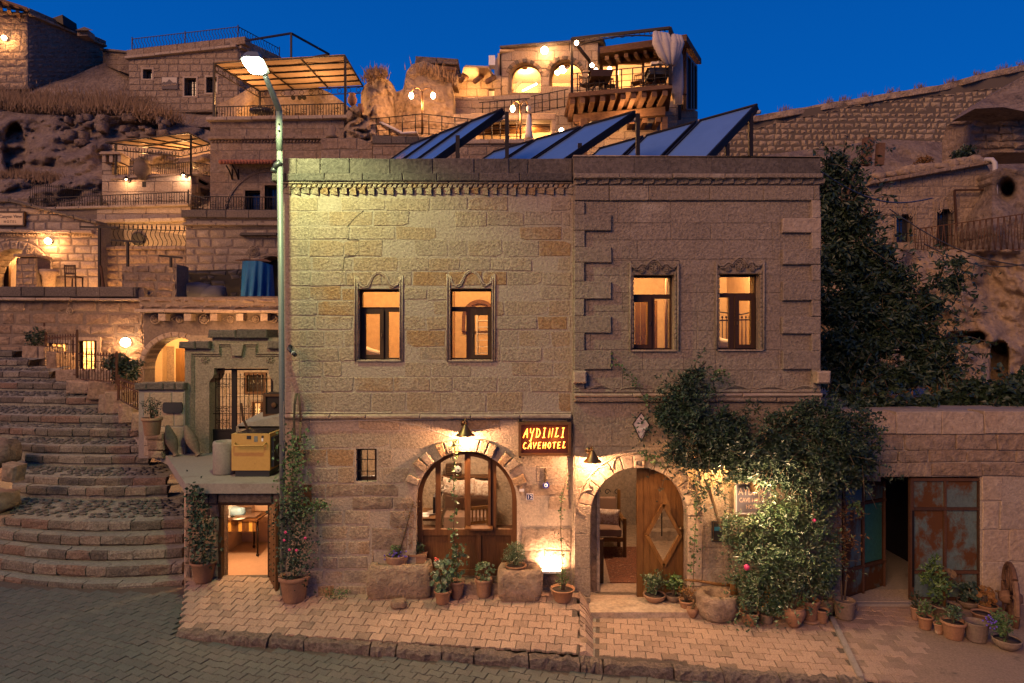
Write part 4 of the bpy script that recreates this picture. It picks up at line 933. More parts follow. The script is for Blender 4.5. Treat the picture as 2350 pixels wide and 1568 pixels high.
m = MB(); c = (yx1+.051, 1.25, yz0+.3); m.tube([Vector(c)+Vector((0, cos(t)*.11, sin(t)*.11)) for t in [2*pi*k/20 for k in range(20)]], .008, 5, closed=True); m.build('round_emblem', galv, ym)
m = MB(); pr = [(.001,.03),(.2,.03),(.2,.57),(.155,.57),(.155,.25),(.001,.25)]; m.lathe([(.19,0),(.205,.03),(.205,.52),(.19,.56),(.15,.56),(.14,.4),(.02,.38)], (X(517,11.25), 1.25, TZ), 20, wob=.1); tag(m.build('stone_cylinder', concr), 'hollow grey stone cylinder standing beside the yellow machine', 'trough')
gr = empty('stone_grill', 'grey stone grill with a sloped slab top behind the yellow machine', 'grill', tuple(P(600, 1060, 12)))
m = MB(); m.box(X(552,12), X(700,12), 1.8, 2.7, TZ, Z(975,12)); m.build('base', tuffB, gr)
m = MB(); q = [P(545,975,11.8), P(640,955,11.8), P(700,955,11.8), P(700,982,11.8), P(548,984,11.8)]; dv = Vector((.05,.9,.12)); m.add(q+[v+dv for v in q], [(4,3,2,1,0),(0,1,6,5),(1,2,7,6),(3,4,9,8),(4,0,5,9)]); m.build('slab', concr, gr)
m = MB(); m.bar(P(553,925,11.5), P(557,960,11.5), .03); m.bar(P(557,960,11.5), P(575,1000,11.4), .03); tag(m.build('iron_poker', rusty), 'rusty bent iron bar leaning behind the yellow machine', 'iron bar')
sb = empty('iron_cabinet', 'dark embossed iron cabinet standing on the stone grill', 'cabinet', tuple(P(622, 957, 12.1)))
m = MB(); m.box(X(603,12.1), X(700,12.1), 2.1, 2.5, Z(957,12.1), Z(903,12.1)); m.build('body', iron, sb)
m = MB(); plate(m, PL(0,12.09), rect(604,904,700,956), [rect(610,910,700,950)], 0, .02); m.build('rim', rusty, sb); m = MB(); m.ball(P(628,930,12.07), .05, 8, 0, (1,.3,1)); m.build('boss', rusty, sb)
# jars leaning on the portal
def jar(px0, py0, px1, py1, d, label):
    a = P(px0, py0, d); b = P(px1, py1, d); L = (b-a).length; ax = (b-a).normalized(); q = ax.to_track_quat('Z', 'Y').to_matrix()
    pr = [(.035,0),(.07,.02),(.13,.2),(.18,.38),(.19,.52),(.165,.66),(.115,.82),(.078,.90),(.085,.96),(.125,1),(.10,1),(.06,.93)]
    m = MB(); m.lathe([(r*L*.92, z*L) for r, z in pr], a, 20, q, wob=.1)
    for f in (.42, .55, .65): m.lathe([(.192*L*.90*(1 if f < .6 else .9), (f-.012)*L), (.2*L*.90*(1 if f < .6 else .9), f*L), (.19*L*.90*(1 if f < .6 else .9), (f+.012)*L)], a, 20, q)
    o = m.build('clay_amphora', terrad); tag(o, label, 'jar', 'clay amphorae leaning on the gateway wall')
jar(383, 976, 404, 1046, 12.95, 'clay amphora leaning mouth down, nearer the flowerpot pedestal'); jar(425, 977, 456, 1045, 12.95, 'clay amphora leaning mouth down, nearer the iron gate')
# fence along the steps
def railing(label, pl, xa, ta, ba, xb, tb, bb, nb, name='iron_railing', mat=iron, sc=0, spike=0, r=.009, post=None, wav=0, mid=(), group=None, cat='railing', scs=.11, diag=0):
    o = empty(name, label, cat, tuple(pl.p(xa, ba)), group)
    T = lambda f, g=0.: pl.p(xa+(xb-xa)*f, (ta+(tb-ta)*f)*(1-g)+(ba+(bb-ba)*f)*g)
    if ta is not None:
        m = MB(); m.bar(T(0, 0), T(1, 0), .035, .03); m.build('top_rail', mat, o); m = MB(); m.bar(T(0, .94), T(1, .94), .03, .022); m.build('bottom_rail', mat, o)
    for g_ in mid: m = MB(); m.bar(T(0, g_), T(1, g_), .024, .018); m.build('middle_rail', mat, o)
    if sc:
        m = MB()
        for k in range(sc):
            f = (k+.5)/sc; c = T(f, .48); h_ = (T(f, 0)-T(f, 1)).length; s = min(scs, h_*.22)
            for sx in (1, -1):
                for sy in (1, -1):
                    pts = [(sx*(s*.5-s*(.5-.03*q)*cos(q*.5)), sy*(s*.75-s*(.55-.035*q)*sin(q*.5))) for q in range(11)]
                    m.tube([c+pl.u*a+Vector((0,0,b)) for a, b in pts], r*.8, 3)
        m.build('scrollwork', mat, o)
    if post:
        for f in post: m = MB(); m.bar(T(f, 1.02), T(f, -.12), .045, .045); m.ball(T(f, -.14), .035, 6); m.build('post', mat, o)
    for k in range(nb):
        f = (k+.5)/nb; m = MB(); a, b = T(f, 1 if not spike else .97), T(f, 0)
        if diag: b = T(min(1, max(0, f+(.4/nb if k % 2 else -.4/nb))), 0); a = T(min(1, max(0, f-(.4/nb if k % 2 else -.4/nb))), 1)
        if wav:
            pts = [a+(b-a)*t/8+pl.u*wav*sin(t/8*2*pi*1.0) for t in range(9)]; m.tube(pts, r, 4)
        else: m.tube([a, b], r, 4)
        if spike: m.tube([b, b+Vector((0,0,spike*.4)), b+Vector((0,0,spike))], [r, r*2.2, .001], 4)
        m.build('baluster', mat, o)
    return o
F1 = PL(103, 20.6, 178, 18.0); F2 = PL(178, 18.0, 270, 16.2); F3 = PL(270, 16.2, 320, 13.6)
railing('rusty spiked iron fence between the two tallest posts beside the upper steps', F1, 105, 776, 858, 177, 772, 866, 12, 'iron_fence', rusty, 4, .10, .01, (0, 1), mid=(.2,), cat='fence')
railing('rusty spiked iron fence in front of the lit lower window', F2, 181, 812, 874, 268, 818, 880, 13, 'iron_fence', rusty, 4, .10, .01, (1,), mid=(.25,), cat='fence')
railing('rusty spiked iron fence descending to the pale wall beside the lower steps', F3, 272, 870, 918, 318, 885, 944, 9, 'iron_fence', rusty, 2, .08, .011, (0,), mid=(.25,), cat='fence')
F0 = PL(5, 21.5, 103, 21.0)
railing('old rusty iron fence of hoops at the head of the steps', F0, 6, 722, 786, 102, 735, 800, 20, 'iron_fence', rusty, 6, .10, .011, (1,), mid=(.33, .66), cat='fence')
# parapet blocks stepping down beside the flight
pw = empty('step_parapet', 'stepped rough stone parapet carrying the fence beside the steps', 'wall', tuple(P(230, 930, 16.5)))
for (a, b, c_, d_, dd) in ((50,795,88,845,20.4),(88,797,104,848,20.2),(104,808,130,850,19.3),(126,848,205,874,18.3),(205,850,262,878,17.6),(150,875,205,890,17.3),(200,876,268,905,16.9),(240,900,282,936,16.3),(270,928,305,958,15.6),(300,950,330,978,15.0),(318,975,338,1012,14.4),(320,1010,342,1040,14.1),(225,905,262,935,16.4)):
    q = PL(0, dd); m = MB(); stone_mesh(m, q, [q.uv(a,d_+14),q.uv(c_,d_+14),q.uv(c_-1,b+1),q.uv(a+1,b)], -.9, .02, .03, .02, .02); m.build('stone', tuffR, pw)
# ======================= BACKGROUND: HILLSIDE OF CAVE HOTELS =======================
hill = lambda *a, **k: None
dk = plain('dark_interior', (.012,.009,.007), .9)
def wallset(name, label, cat, pl, outer, mat, ch, wr, holes=(), archs=(), depth=1.5, rects_in=None, t1=.02, gap=.03, back_mat=None, parent=None, lim=300, tops=None, bulge=.0, jit=.015, bev=.02, rnd=.3, skip=0., seed=None, stone_name='stone'):
    """a solid wall: core (mortar) + separate stones"""
    o = parent or empty(name, label, cat, tuple(pl.p(sum(q[0] for q in outer)/len(outer), max(q[1] for q in outer))))
    hp = [rect(*h) for h in holes]+[arch(a[0], a[1], a[2], a[3], 14) for a in archs]
    m = MB(); plate(m, pl, outer, hp, -depth, 0); m.build('wall', back_mat or mortar2, o)
    h2 = [(a-1, b-1, c+1, d+1) for a, b, c, d in holes]
    stones(pl, outer, mat, o, ch=ch, wr=wr, holes=h2, archs=[(a[0], a[1], a[2]+1, a[3]) for a in archs], t1=t1, t0=-.05, gap=gap, bev=bev, jit=jit, bulge=bulge, rnd=rnd, lim=lim, skip=skip, seed=seed, name=stone_name)
    return o
mortar2 = surf('shadowed_mortar', [(.16,.12,.09),(.22,.17,.125)], 1.0, bump=.6, fine=14, rnd=0, dist=.05)
def strip(o, pl, xs, ya, yb, ya2, yb2, t, mat, name, depth=-.4, bev=.02, gap=.8):
    """blocks running along a sloping band: rows (ya..yb) at the first column to (ya2..yb2) at the last"""
    L = xs[-1]-xs[0]
    for a, b in zip(xs[:-1], xs[1:]):
        fa, fb = (a-xs[0])/L, (b-xs[0])/L; m = MB()
        q = [pl.uv(a+gap*.4, yb+(yb2-yb)*fa), pl.uv(b-gap*.4, yb+(yb2-yb)*fb), pl.uv(b-gap*.4, ya+(ya2-ya)*fb), pl.uv(a+gap*.4, ya+(ya2-ya)*fa)]
        if stone_mesh(m, pl, q, depth, t+R.uniform(-.008, .008), bev, .008): m.build(name, mat, o)
def rng(a, b, s): 
    o = [a]
    while o[-1] < b-s*.6: o.append(o[-1]+s*R.uniform(.75, 1.25))
    o.append(b); return o
def bwin(o, pl, x0, y0, x1, y1, lit=None, frame=4, bars=0, depth=-.25, mul=True, fm=None, fr=3.5):
    """window with stone surround, wooden frame, pane and optional grille"""
    fm = fm or tuffW
    if fr: m = MB(); plate(m, pl, rect(x0-fr, y0-fr, x1+fr, y1+fr), [rect(x0, y0, x1, y1)], -.15, .05, back=True); m.build('window_surround', fm, o)
    m = MB(); cx_ = (x0+x1)/2; t = 1.3
    hs = [rect(x0+t, y0+t, cx_-t*.5, y1-t), rect(cx_+t*.5, y0+t, x1-t, y1-t)] if mul else [rect(x0+t, y0+t, x1-t, y1-t)]
    plate(m, pl, rect(x0, y0, x1, y1), hs, depth-.04, depth, back=True); w_ = m.build('window', woodd, o)
    m = MB(); plate(m, pl, rect(x0, y0, x1, y1), (), depth-.03, depth-.025); m.build('pane', lit or darkpane, w_)
    if bars:
        for k in range(bars): m = MB(); a = x0+(x1-x0)*(k+.5)/bars; m.tube([pl.p(a, y0, .02), pl.p(a, y1, .02)], .012, 4); m.build('bar', iron, w_)
        for k in (.3, .7): m = MB(); m.tube([pl.p(x0, y0+(y1-y0)*k, .02), pl.p(x1, y0+(y1-y0)*k, .02)], .012, 4); m.build('bar', iron, w_)
    return w_
darkpane = plain('dark_pane', (.02,.022,.03), .08, spec=.8)
def walllamp(label, pos, e, c=WARM, r=.07, group=None, kind='globe', off=(0, -.16, 0)):
    o = empty('wall_lamp', label, 'lamp', tuple(pos), group); pos = Vector(pos); of = Vector(off); q = pos+of
    m = MB(); m.ball(pos, r*.7, 8, 0, (1, .4, 1)); m.tube([pos, pos+of*.7+Vector((0,0,r)), q+Vector((0,0,r*1.2))], r*.18, 5); m.build('bracket', iron, o)
    if kind == 'globe': m = MB(); m.ball(q, r, 10); m.build('glass_globe', bulb, o)
    else:
        m = MB(); m.lathe([(r*.3, r*1.5), (r*.5, r*1.1), (r*1.5, 0), (r*1.45, -.005), (r*.4, r*1.0)], q, 14); m.build('lamp_shade', iron, o)
        m = MB(); m.ball(q+Vector((0,0,r*.35)), r*.45, 8); m.build('bulb', bulb, o)
    l = lamp('lamp_light', q+Vector((0,-.02,-.02 if kind == 'globe' else -.03)), e, c, r*1.02 if kind == 'globe' else r*.4); l.data.use_shadow = True
    return o
# ---- big terrain behind everything
hd = lerp_tab([(9, -.6), (21, -.6), (23, 1.5), (26, 4.0), (30, 7.5), (34, 11.5), (38, 14.5), (42, 17.5), (50, 19), (60, 18.0), (120, 12.0)])
hm = lerp_tab([(-200, 1.0), (640, .97), (830, .80), (1150, .74), (1600, .66), (2000, .74), (2500, .9)])
m = MB(); vs = []; fs = []; NX, NY = 90, 60
for j in range(NY+1):
    d = 15.5+(110-15.5)*(j/NY)**2
    for i in range(NX+1):
        px = -900+4200*i/NX; x_ = X(px, max(d, 15)); base = hd(d); z = base*hm(px)
        q = Vector((x_, d-CD, z)); vs.append((x_, d-CD, z+noise.fractal(q*.35, 1, 2, 4)*(.5 if d > 22 else .1)))
for j in range(NY):
    for i in range(NX): a = j*(NX+1)+i; fs.append((a, a+1, a+NX+2, a+NX+1))
m.add(vs, fs, 0, True); tag(m.build('hillside', rockm), kind='structure')

# ---- far upper-left house
q6 = PL(-80, 40, 64, 40); q6r = PL(64, 40, 238, 44.2)
o = wallset('hillside_house', 'rough stone house at the top left corner with wooden eaves and a lit lamp', 'house', q6, [(-70,20),(64,30),(64,205),(-70,205)], rockw, 16, (22, 40), depth=3, gap=.05, jit=.05, bulge=.05, t1=.02)
wallset('', None, None, q6r, [(64.5,24),(238,98),(238,158),(150,185),(64.5,205)], rockm, 11, (14, 26), depth=2, parent=o, gap=.05, jit=.05, bulge=.05, bev=.04)
strip(o, q6r, rng(64, 240, 22), 20, 30, 95, 104, .15, weath, 'parapet_block', -.5); strip(o, q6r, rng(64, 240, 30), 32, 37, 106, 110, .3, tuffR, 'cornice_block', -.3)
for k in range(6):
    m = MB(); a = -60+k*20; m.bar(P(a, 5+a*.3+10, 38.6), P(a+4, 5+a*.3+24, 40.4), .18, .14); m.build('rafter', woodb, o)
m = MB(); a, b, c_, d_ = P(-70, -22, 38.4), P(63, 23, 38.6), P(66, 30, 40.5), P(-70, 5, 40.5); m.add([a, b, c_, d_]+[v+Vector((0,0,.14)) for v in (a, b, c_, d_)], [(0,1,2,3),(7,6,5,4),(0,4,5,1),(1,5,6,2)]); m.build('eaves_board', woodb, o)
m = MB(); m.box(X(182,41.5), X(206,41.5), 31.3, 32, Z(86,41.5), Z(72,41.5)); m.build('chimney_stack', tuffR, o)
m = MB(); m.add([P(172,70,41), P(214,70,41), P(214,70,42.3), P(172,70,42.3), P(193,62,41), P(193,62,42.3)], [(0,1,4),(1,2,5,4),(2,3,5),(3,0,4,5),(0,3,2,1)]); m.build('chimney_cap', weath, o)
m = MB(); v = [P(117,43,41.3), P(143,34,41.3), P(145,57,41.3)]; m.add(v+[q+Vector((.1,1.2,0)) for q in v], [(0,1,2),(3,5,4),(0,3,4,1),(1,4,5,2)]); tag(m.build('roof_solar_collector', iron), 'small black solar collector on the parapet of the top left house', 'solar panel')
walllamp('bright wall lamp on the warm gable at the top left corner', P(14, 90, 39.8), 520, r=.14)
o = wallset('low_wall', 'low curved stone wall between the two topmost left houses', 'wall', PL(236, 43.5, 300, 40), [(236,116),(300,122),(300,172),(236,150)], rockm, 12, (18, 30), gap=.04, jit=.03)
strip(o, PL(236, 43.5, 300, 40), rng(236, 300, 20), 113, 118, 119, 124, .2, weath, 'coping_stone')
# ---- Canyon View upper house
q5 = PL(294, 38, 547, 36.4); q5r = PL(547, 36.4, 645, 38.9)
wh = [(329,160,350,182),(424,180,451,221),(474,178,498,214)]
o = wallset('hillside_house', 'tan ashlar house with roof railing, three small windows and a mountain logo board', 'house', q5, [(296,118),(546,90),(546,255),(296,262)], rockw, 15, (20, 34), holes=wh, depth=3, gap=.05, t1=.03)
wallset('', None, None, q5r, [(547.5,90),(645,134),(645,240),(547.5,250)], rockw, 15, (20, 34), depth=2, parent=o, gap=.05, t1=.03)
strip(o, q5, rng(293, 547, 40), 117, 132, 88, 105, .12, tuffR, 'parapet_block'); strip(o, q5, rng(292, 547, 36), 133, 139, 106, 112, .24, tuffW, 'cornice_block')
strip(o, q5r, rng(547, 643, 26), 88, 105, 132, 147, .12, tuffR, 'parapet_block'); strip(o, q5r, rng(547, 645, 30), 106, 112, 148, 153, .24, tuffR, 'cornice_block')
for k, (a, b, c_, d_) in enumerate(wh): bwin(o, q5, a, b, c_, d_, bars=0 if k == 0 else 4, fm=tuffW, fr=4, mul=k > 0)
m = MB(); plate(m, q5, rect(373,178,410,206), (), .03, .09); sg = m.build('hotel_logo_board', plain('board_brown', (.05,.03,.03), .6)); tag(sg, 'brown board with pale mountain silhouette and lettering on the tan hillside house', 'sign')
m = MB(); plate(m, q5, [(374.5,193),(374.5,179.5),(408.5,179.5),(408.5,193),(405,191),(400,192),(396,188),(391,183.5),(387,189),(382,191),(379,189)], (), .09, .10); m.build('pale_sky_field', plain('board_cream', (.40,.33,.24), .6), sg)
def text(s, pl, cx_, cyy, w_px, h_px, t, mat, parent, name='lettering', ext=.003, shear=0.):
    cu = bpy.data.curves.new(name, 'FONT'); cu.body = s; cu.align_x = 'CENTER'; cu.align_y = 'CENTER'; cu.extrude = ext; cu.size = 1; cu.shear = shear
    cu.materials.append(mat); o = bpy.data.objects.new(name, cu); COL.objects.link(o); bpy.context.view_layer.update()
    dx, dy_ = o.dimensions.x or 1, o.dimensions.y or 1; c = pl.p(cx_, cyy, t); wr_ = (pl.p(cx_+w_px/2, cyy)-pl.p(cx_-w_px/2, cyy)).length; hr = abs(pl.p(cx_, cyy-h_px/2).z-pl.p(cx_, cyy+h_px/2).z)
    M = Matrix((pl.u, Vector((0,0,1)), pl.n)).transposed().to_4x4(); M.translation = c
    me = bpy.data.meshes.new_from_object(o); bpy.data.objects.remove(o)
    me.transform(M @ Matrix.Diagonal((wr_/dx, hr/dy_, 1, 1)))
    return link(name, me, parent)
text('Canyon View', q5, 391.5, 196.5, 32, 6, .10, plain('sign_gold', (.35,.20,.10), .5), sg)
railing('black wrought roof railing along the front of the logo house roof', q5, 303, 90, 115, 546, 62, 88, 36, sc=0, wav=.07, r=.018, post=(0, .5, 1))
railing('black wrought roof railing receding down the side of the logo house roof', q5r, 547, 62, 88, 641, 112, 135, 15, wav=.07, r=.018, post=(1,))
# ---- terrain reliefs on the left
gx = relief('grassy_slope', (-80, 620), (150, 290), lambda x, y: 43-(y-150)*.045-max(0, x-300)*.004, rockm, nx=70, ny=24, amp=.7, fr=.35, top=lerp_tab([(-80,190),(60,200),(150,182),(225,150),(260,138),(302,146),(330,232),(520,232),(560,212),(620,216)]), bot=lambda x: 292); tag(gx, kind='structure')
def cavefn(x, y):
    d = 36-(y-250)*.030
    # cave mouth at the far left
    a = ((x-34)/30)**2+((y-345)/66)**2
    if a < 1 and y < 400: d += 1.5*min(1, (1-a)*4)
    return d
cl = relief('rock_cliff', (-80, 500), (250, 500), cavefn, rockm, nx=110, ny=60, amp=1.5, fr=.5, cells=.55, top=lerp_tab([(-80,240),(60,262),(240,268),(330,262),(480,300),(500,310)]), bot=lambda x: 500, seed=4); tag(cl, kind='structure')
def grass(name, label, pts, h, n, mat=dryg, kind='stuff', spread=.25, wdt=.03):
    m = MB()
    for _ in range(n):
        k = R.random()*(len(pts)-1); i = int(k); a = Vector(pts[i]).lerp(Vector(pts[i+1]), k-i)+Vector((R.gauss(0,spread), R.gauss(0,spread), R.gauss(0,spread*.25)))
        hh = h*R.uniform(.5, 1.3); l = Vector((R.gauss(0,.3), R.gauss(0,.3), 0))*hh; s = Vector((wdt*R.choice((-1,1)), 0, 0))
        m.add([a-s, a+s, a+l+Vector((0,0,hh))], [(0,1,2)])
    return tag(m.build(name, mat), kind=kind)
grass('dry_grass', '', [P(-20,240,36.5), P(80,258,36), P(200,264,35.7), P(300,262,35.4), P(380,280,35)], .55, 5200, spread=.5)
grass('dry_grass', '', [P(-20,232,38), P(120,238,38), P(330,240,37)], .4, 3000, spread=.7)
grass('dry_grass', '', [P(-20,418,31.3), P(60,414,31.3), P(150,425,31)], .45, 1400, spread=.25)
# boulder rows at the low left (dry-stone ledge)
o = wallset('dry_stone_wall', 'dry-stone ledge of rounded blocks under the straw at the far left', 'wall', PL(0, 30.8), [(-20,416),(60,418),(68,470),(-20,480)], rockm, 15, (26, 46), depth=1, gap=.06, jit=.06, bulge=.14, bev=.08, rnd=.9)
# rough stone tops of cliff
for k in range(26):
    x_ = R.uniform(150, 390); y_ = 268+R.random()**2*60+abs(x_-250)*.08; d = cavefn(x_, y_)-.5
    tag(boulder('cliff_stone', P(x_, y_, d), (R.uniform(.12,.3), .25, R.uniform(.08,.22)), rockm, seed=k*3.1, n=7, flat=.7, parent=cl))
# ---- cave hotel with the pergola balcony (mid left)
q3 = PL(0, 29); q3s = PL(439, 29, 484, 31)
o = wallset('balcony_house', 'warm lamplit hotel wall with a pergola-roofed balcony above it', 'house', q3, [(234,402),(439,398),(439,480),(234,480)], tuffW, 22, (40, 75), depth=2.5, gap=.02, jit=.008)
wallset('', None, None, q3s, [(439.5,400),(484,405),(484,478),(439.5,472)], tuffW, 22, (18, 30), depth=1, parent=o, gap=.02)
wallset('', None, None, PL(0, 29.2), [(234,355),(258,355),(258,403),(234,403)], tuffW, 20, (20, 30), depth=1.2, parent=o, gap=.02)
for a in (236, 252, 271): m = MB(); q = PL(0, 28.9); plate(m, q, rect(a, 356, a+8, 373), (), -.6, .05); m.build('chimney_pier', tuffW, o)
m = MB(); plate(m, PL(0, 28.9), [(231,356),(281,356),(276,350),(236,350)], (), -.7, .15); m.build('chimney_cap', tuffW, o)
m = MB(); plate(m, PL(0, 32.5), rect(258, 330, 500, 410), (), -.5, 0); m.build('inner_wall', roomw, o)
m = MB(); x0, x1 = X(234,29), X(439,29); m.box(x0, x1, 19.0, 22.5, Z(402,29)-.15, Z(402,29)); m.build('balcony_floor', concr, o)
strip(o, q3, rng(256, 440, 40), 410, 414, 398, 402, .12, tuffW, 'coping_stone', -.3)
railing('short balcony railing with scrolls left of the clay urn', q3, 259, 384, 409, 313, 382, 407, 11, sc=3, r=.014)
railing('balcony railing in front of the dining tables under the small pergola', q3, 341, 380, 404, 438, 372, 399, 20, sc=2, r=.014)
railing('short return railing with scrolls at the right end of the small pergola', q3s, 440, 372, 399, 482, 379, 407, 12, sc=2, r=.014)
railing('tall spiked railing on the inner wall behind the small pergola', PL(0, 31.9), 283, 346, 384, 412, 358, 392, 20, sc=4, spike=.2, r=.012)
def pergola(label, nl, nr, fr_, fl_, mat_c, nx_, ny_, val=True, posts=(), th=.05):
    o = empty('pergola', label, 'pergola', tuple(nl)); nl, nr, fr_, fl_ = map(Vector, (nl, nr, fr_, fl_)); L = lambda a, b: (nl.lerp(nr, a)).lerp(fl_.lerp(fr_, a), b)
    m = MB(); N = 12; vs = []; fs = []
    for j in range(N+1):
        for i in range(N*2+1): q = L(i/N/2, j/N); q.z += .05+.02*noise.noise(q*1.3)-.04*abs(sin(pi*i/N/2*nx_))*abs(sin(pi*j/N*ny_)); vs.append(q)
    for j in range(N):
        for i in range(N*2): a = j*(N*2+1)+i; fs.append((a, a+1, a+N*2+2, a+N*2+1))
    m.add(vs, fs, 0, True); m.build('canvas', mat_c, o)
    for k in range(nx_+1): m = MB(); m.bar(L(k/nx_, 0), L(k/nx_, 1), th, th); m.build('rafter', iron, o)
    for k in range(ny_+1): m = MB(); m.bar(L(0, k/ny_), L(1, k/ny_), th, th); m.build('purlin', iron, o)
    for A_, B_ in ((nl, fl_), (fl_, fr_)):
        h = Vector((0,0,-.28)); m = MB(); m.bar(A_+h, B_+h, th*.7, th*.7); m.build('valance_rail', iron, o); n = int((B_-A_).length/.42)
        m = MB()
        for k in range(n): c = A_.lerp(B_, (k+.5)/n)+Vector((0,0,-.14)); uu = (B_-A_).normalized(); m.tube([c+uu*cos(t)*.1+Vector((0,0,sin(t)*.1)) for t in [2*pi*q/8 for q in range(8)]], .014, 3, closed=True)
        m.build('valance_scrolls', iron, o)
    for (a, b) in posts: m = MB(); m.bar(a, b, .08, .08); m.build('post', iron, o)
    return o
pergola('small pergola of pale canvas over the urn balcony', P(242,328,28.8), P(430,306,27.5), P(484,331,29.1), P(413,346,30.1), canvas, 4, 2, posts=((P(438,308,27.6), P(438,402,28.0)), (P(266,330,28.8), P(266,400,28.9))))
lamp('pergola_lamp', P(425,380,29.8), 170, (1,.47,.16), .08); lamp('pergola_lamp', P(330,372,30.3), 90, (1,.47,.16), .08)
m = MB(); m.lathe([(.12,0),(.28,.2),(.36,.45),(.33,.65),(.27,.75),(.33,.8),(.25,.78)], P(326,412,28.85), 16, wob=.06); ur = m.build('clay_urn', terrad); tag(ur, 'large pale clay urn between the balcony railings under the small pergola', 'urn')
def shrub(name, label, cat, c, s, n, mat, size=.05, seed=0, parent=None, stems=3, base=None, up=0., group=None, clump=1, asp=.5):
    o = parent or empty(name, label, cat, tuple(base if base is not None else (c[0], c[1], c[2]-s[2])), group); rr = random.Random(seed); m = MB(); pts = []
    while len(pts) < n:
        v = Vector((rr.uniform(-1,1), rr.uniform(-1,1), rr.uniform(-1,1)))
        if v.length > 1: continue
        k = noise.noise(Vector((v.x*1.7+seed, v.y*1.7, v.z*1.7)))
        if v.length > .72+k*.5: continue
        q = Vector(c)+Vector((v.x*s[0], v.y*s[1], v.z*s[2])); pts.append((q, v+Vector((0,0,.4))))
    leaves(m, pts, size, 0, -up, asp, rr, clump); m.build('foliage', mat, o)
    if stems:
        m = MB(); b = Vector(base if base is not None else (c[0], c[1], c[2]-s[2]))
        for k in range(stems): e_ = Vector(c)+Vector((rr.uniform(-.5,.5)*s[0], rr.uniform(-.5,.5)*s[1], rr.uniform(-.1,.6)*s[2])); m.tube([b+Vector((rr.uniform(-.02,.02),0,0)), b.lerp(e_, .5)+Vector((rr.uniform(-.03,.03),0,.01)), e_], [.012+s[2]*.012, .008+s[2]*.008, .003], 5)
        m.build('stem', stemm, o)
    return o
shrub('potted_shrub', 'thin leafy plant growing out of the large clay urn', 'plant', P(327,376,28.85), (.28,.28,.5), 150, leafd, .09, 3, base=P(326,398,28.85))
g_ = 'bell-shaped lamps on the warm wall under the balcony'
walllamp('bell lamp throwing a wide fan of light, nearer the column', P(297,416,28.95), 28, (1,.55,.28), .11, g_, 'shade', (0,-.25,0)); walllamp('bell lamp at the corner of the warm wall under the balcony', P(427,406,28.95), 52, (1,.6,.38), .11, g_, 'shade', (0,-.25,0))
m = MB(); plate(m, q3, rect(327,418,336,430), (), 0, .03); m.build('vent_hole', dk, o)
# walkway wall and its railings
q2 = PL(0, 27.5)
o = wallset('walkway_wall', 'pale walkway wall with double cornice under the long railing', 'wall', q2, [(66,478),(232,476),(438,468),(438,570),(222,570),(222,510),(66,486)], tuffW, 22, (50, 85), depth=1.2, gap=.02, jit=.008)
strip(o, q2, rng(66, 440, 60), 478, 484, 468, 474, .14, tuffW, 'coping_stone'); strip(o, q2, rng(222, 428, 60), 506, 514, 501, 510, .2, tuffW, 'cornice_block')
railing('long scrolled railing of the walkway below the lamplit wall', PL(0, 27.4), 68, 456, 482, 432, 441, 469, 62, sc=14, r=.014, post=(0, .45, 1), scs=.13)
railing('spiked fence rising along the dark slope above the walkway', PL(0, 29.5), 67, 424, 462, 234, 441, 468, 34, sc=0, spike=.12, r=.012)
railing('scrolled railing in front of the arched dark windows beside the lamp post', PL(0, 25.0), 438, 451, 483, 640, 453, 484, 34, sc=6, r=.013, scs=.14)
railing('short return railing at the corner between the two walkways', PL(430, 27.3, 482, 25.5), 432, 446, 474, 476, 458, 483, 12, sc=2, r=.012)
railing('wavy spiked iron railing of the terrace with the round vent', PL(0, 24.2), 226, 525, 568, 428, 530, 569, 19, wav=.06, spike=.22, r=.014, sc=0)
m = MB(); c = PL(0, 27.4).p(318, 549, .02); m.lathe([(.01,0),(.26,0),(.28,.05),(.24,.06)], c, 16, Matrix.Rotation(pi/2, 3, 'X')); tag(m.build('round_vent', dk), 'round dark vent in the pale wall behind the wavy railing', 'vent')
lamp('terrace_lamp', P(300,560,26.5), 94, (1,.52,.18), .08); lamp('terrace_lamp', P(405,545,26.4), 73, (1,.52,.18), .08)
# ---- tall house with the large pergola
q4 = PL(0, 25.5)
w4 = [(563,438,598,484),(608,426,636,484)]
o = wallset('pergola_house', 'tall tan stone house carrying the large pergola terrace behind the street lamp', 'house', q4, [(482,272),(790,270),(790,500),(482,500)], tuffR, 26, (48, 80), holes=w4, depth=4, gap=.015, jit=.01, t1=.012, bev=.015, rnd=.1)
strip(o, q4, rng(477, 798, 55), 272, 281, 268, 276, .22, tuffW, 'coping_stone'); strip(o, q4, rng(480, 770, 70), 316, 323, 314, 321, .18, tuffR, 'cornice_block')
x = 486
while x < 760: m = MB(); q = [q4.uv(x, 328), q4.uv(x+4, 328), q4.uv(x+6.5, 323.5), q4.uv(x+2.5, 323.5)]; stone_mesh(m, q4, q, 0, .1, .02, .005); m.build('rope_carving', tuffR, o); x += 7.5
for a, b, c_, d_ in w4: bwin(o, q4, a, b, c_, d_, fr=5, fm=tuffR, depth=-.35)
m = MB(); cxx, cyy = 625, 500
for r_ in (108, 111): m.tube([q4.p(cxx-r_*cos(t), cyy-r_*sin(t), .03) for t in [pi*.02+pi*.46*k/16 for k in range(17)]], .035, 5)
m.build('blind_arch_moulding', tuffR, o)
ti = empty('tile_canopy', 'small red-tiled canopy on iron brackets above the blind arch', 'canopy', tuple(q4.p(580, 388)))
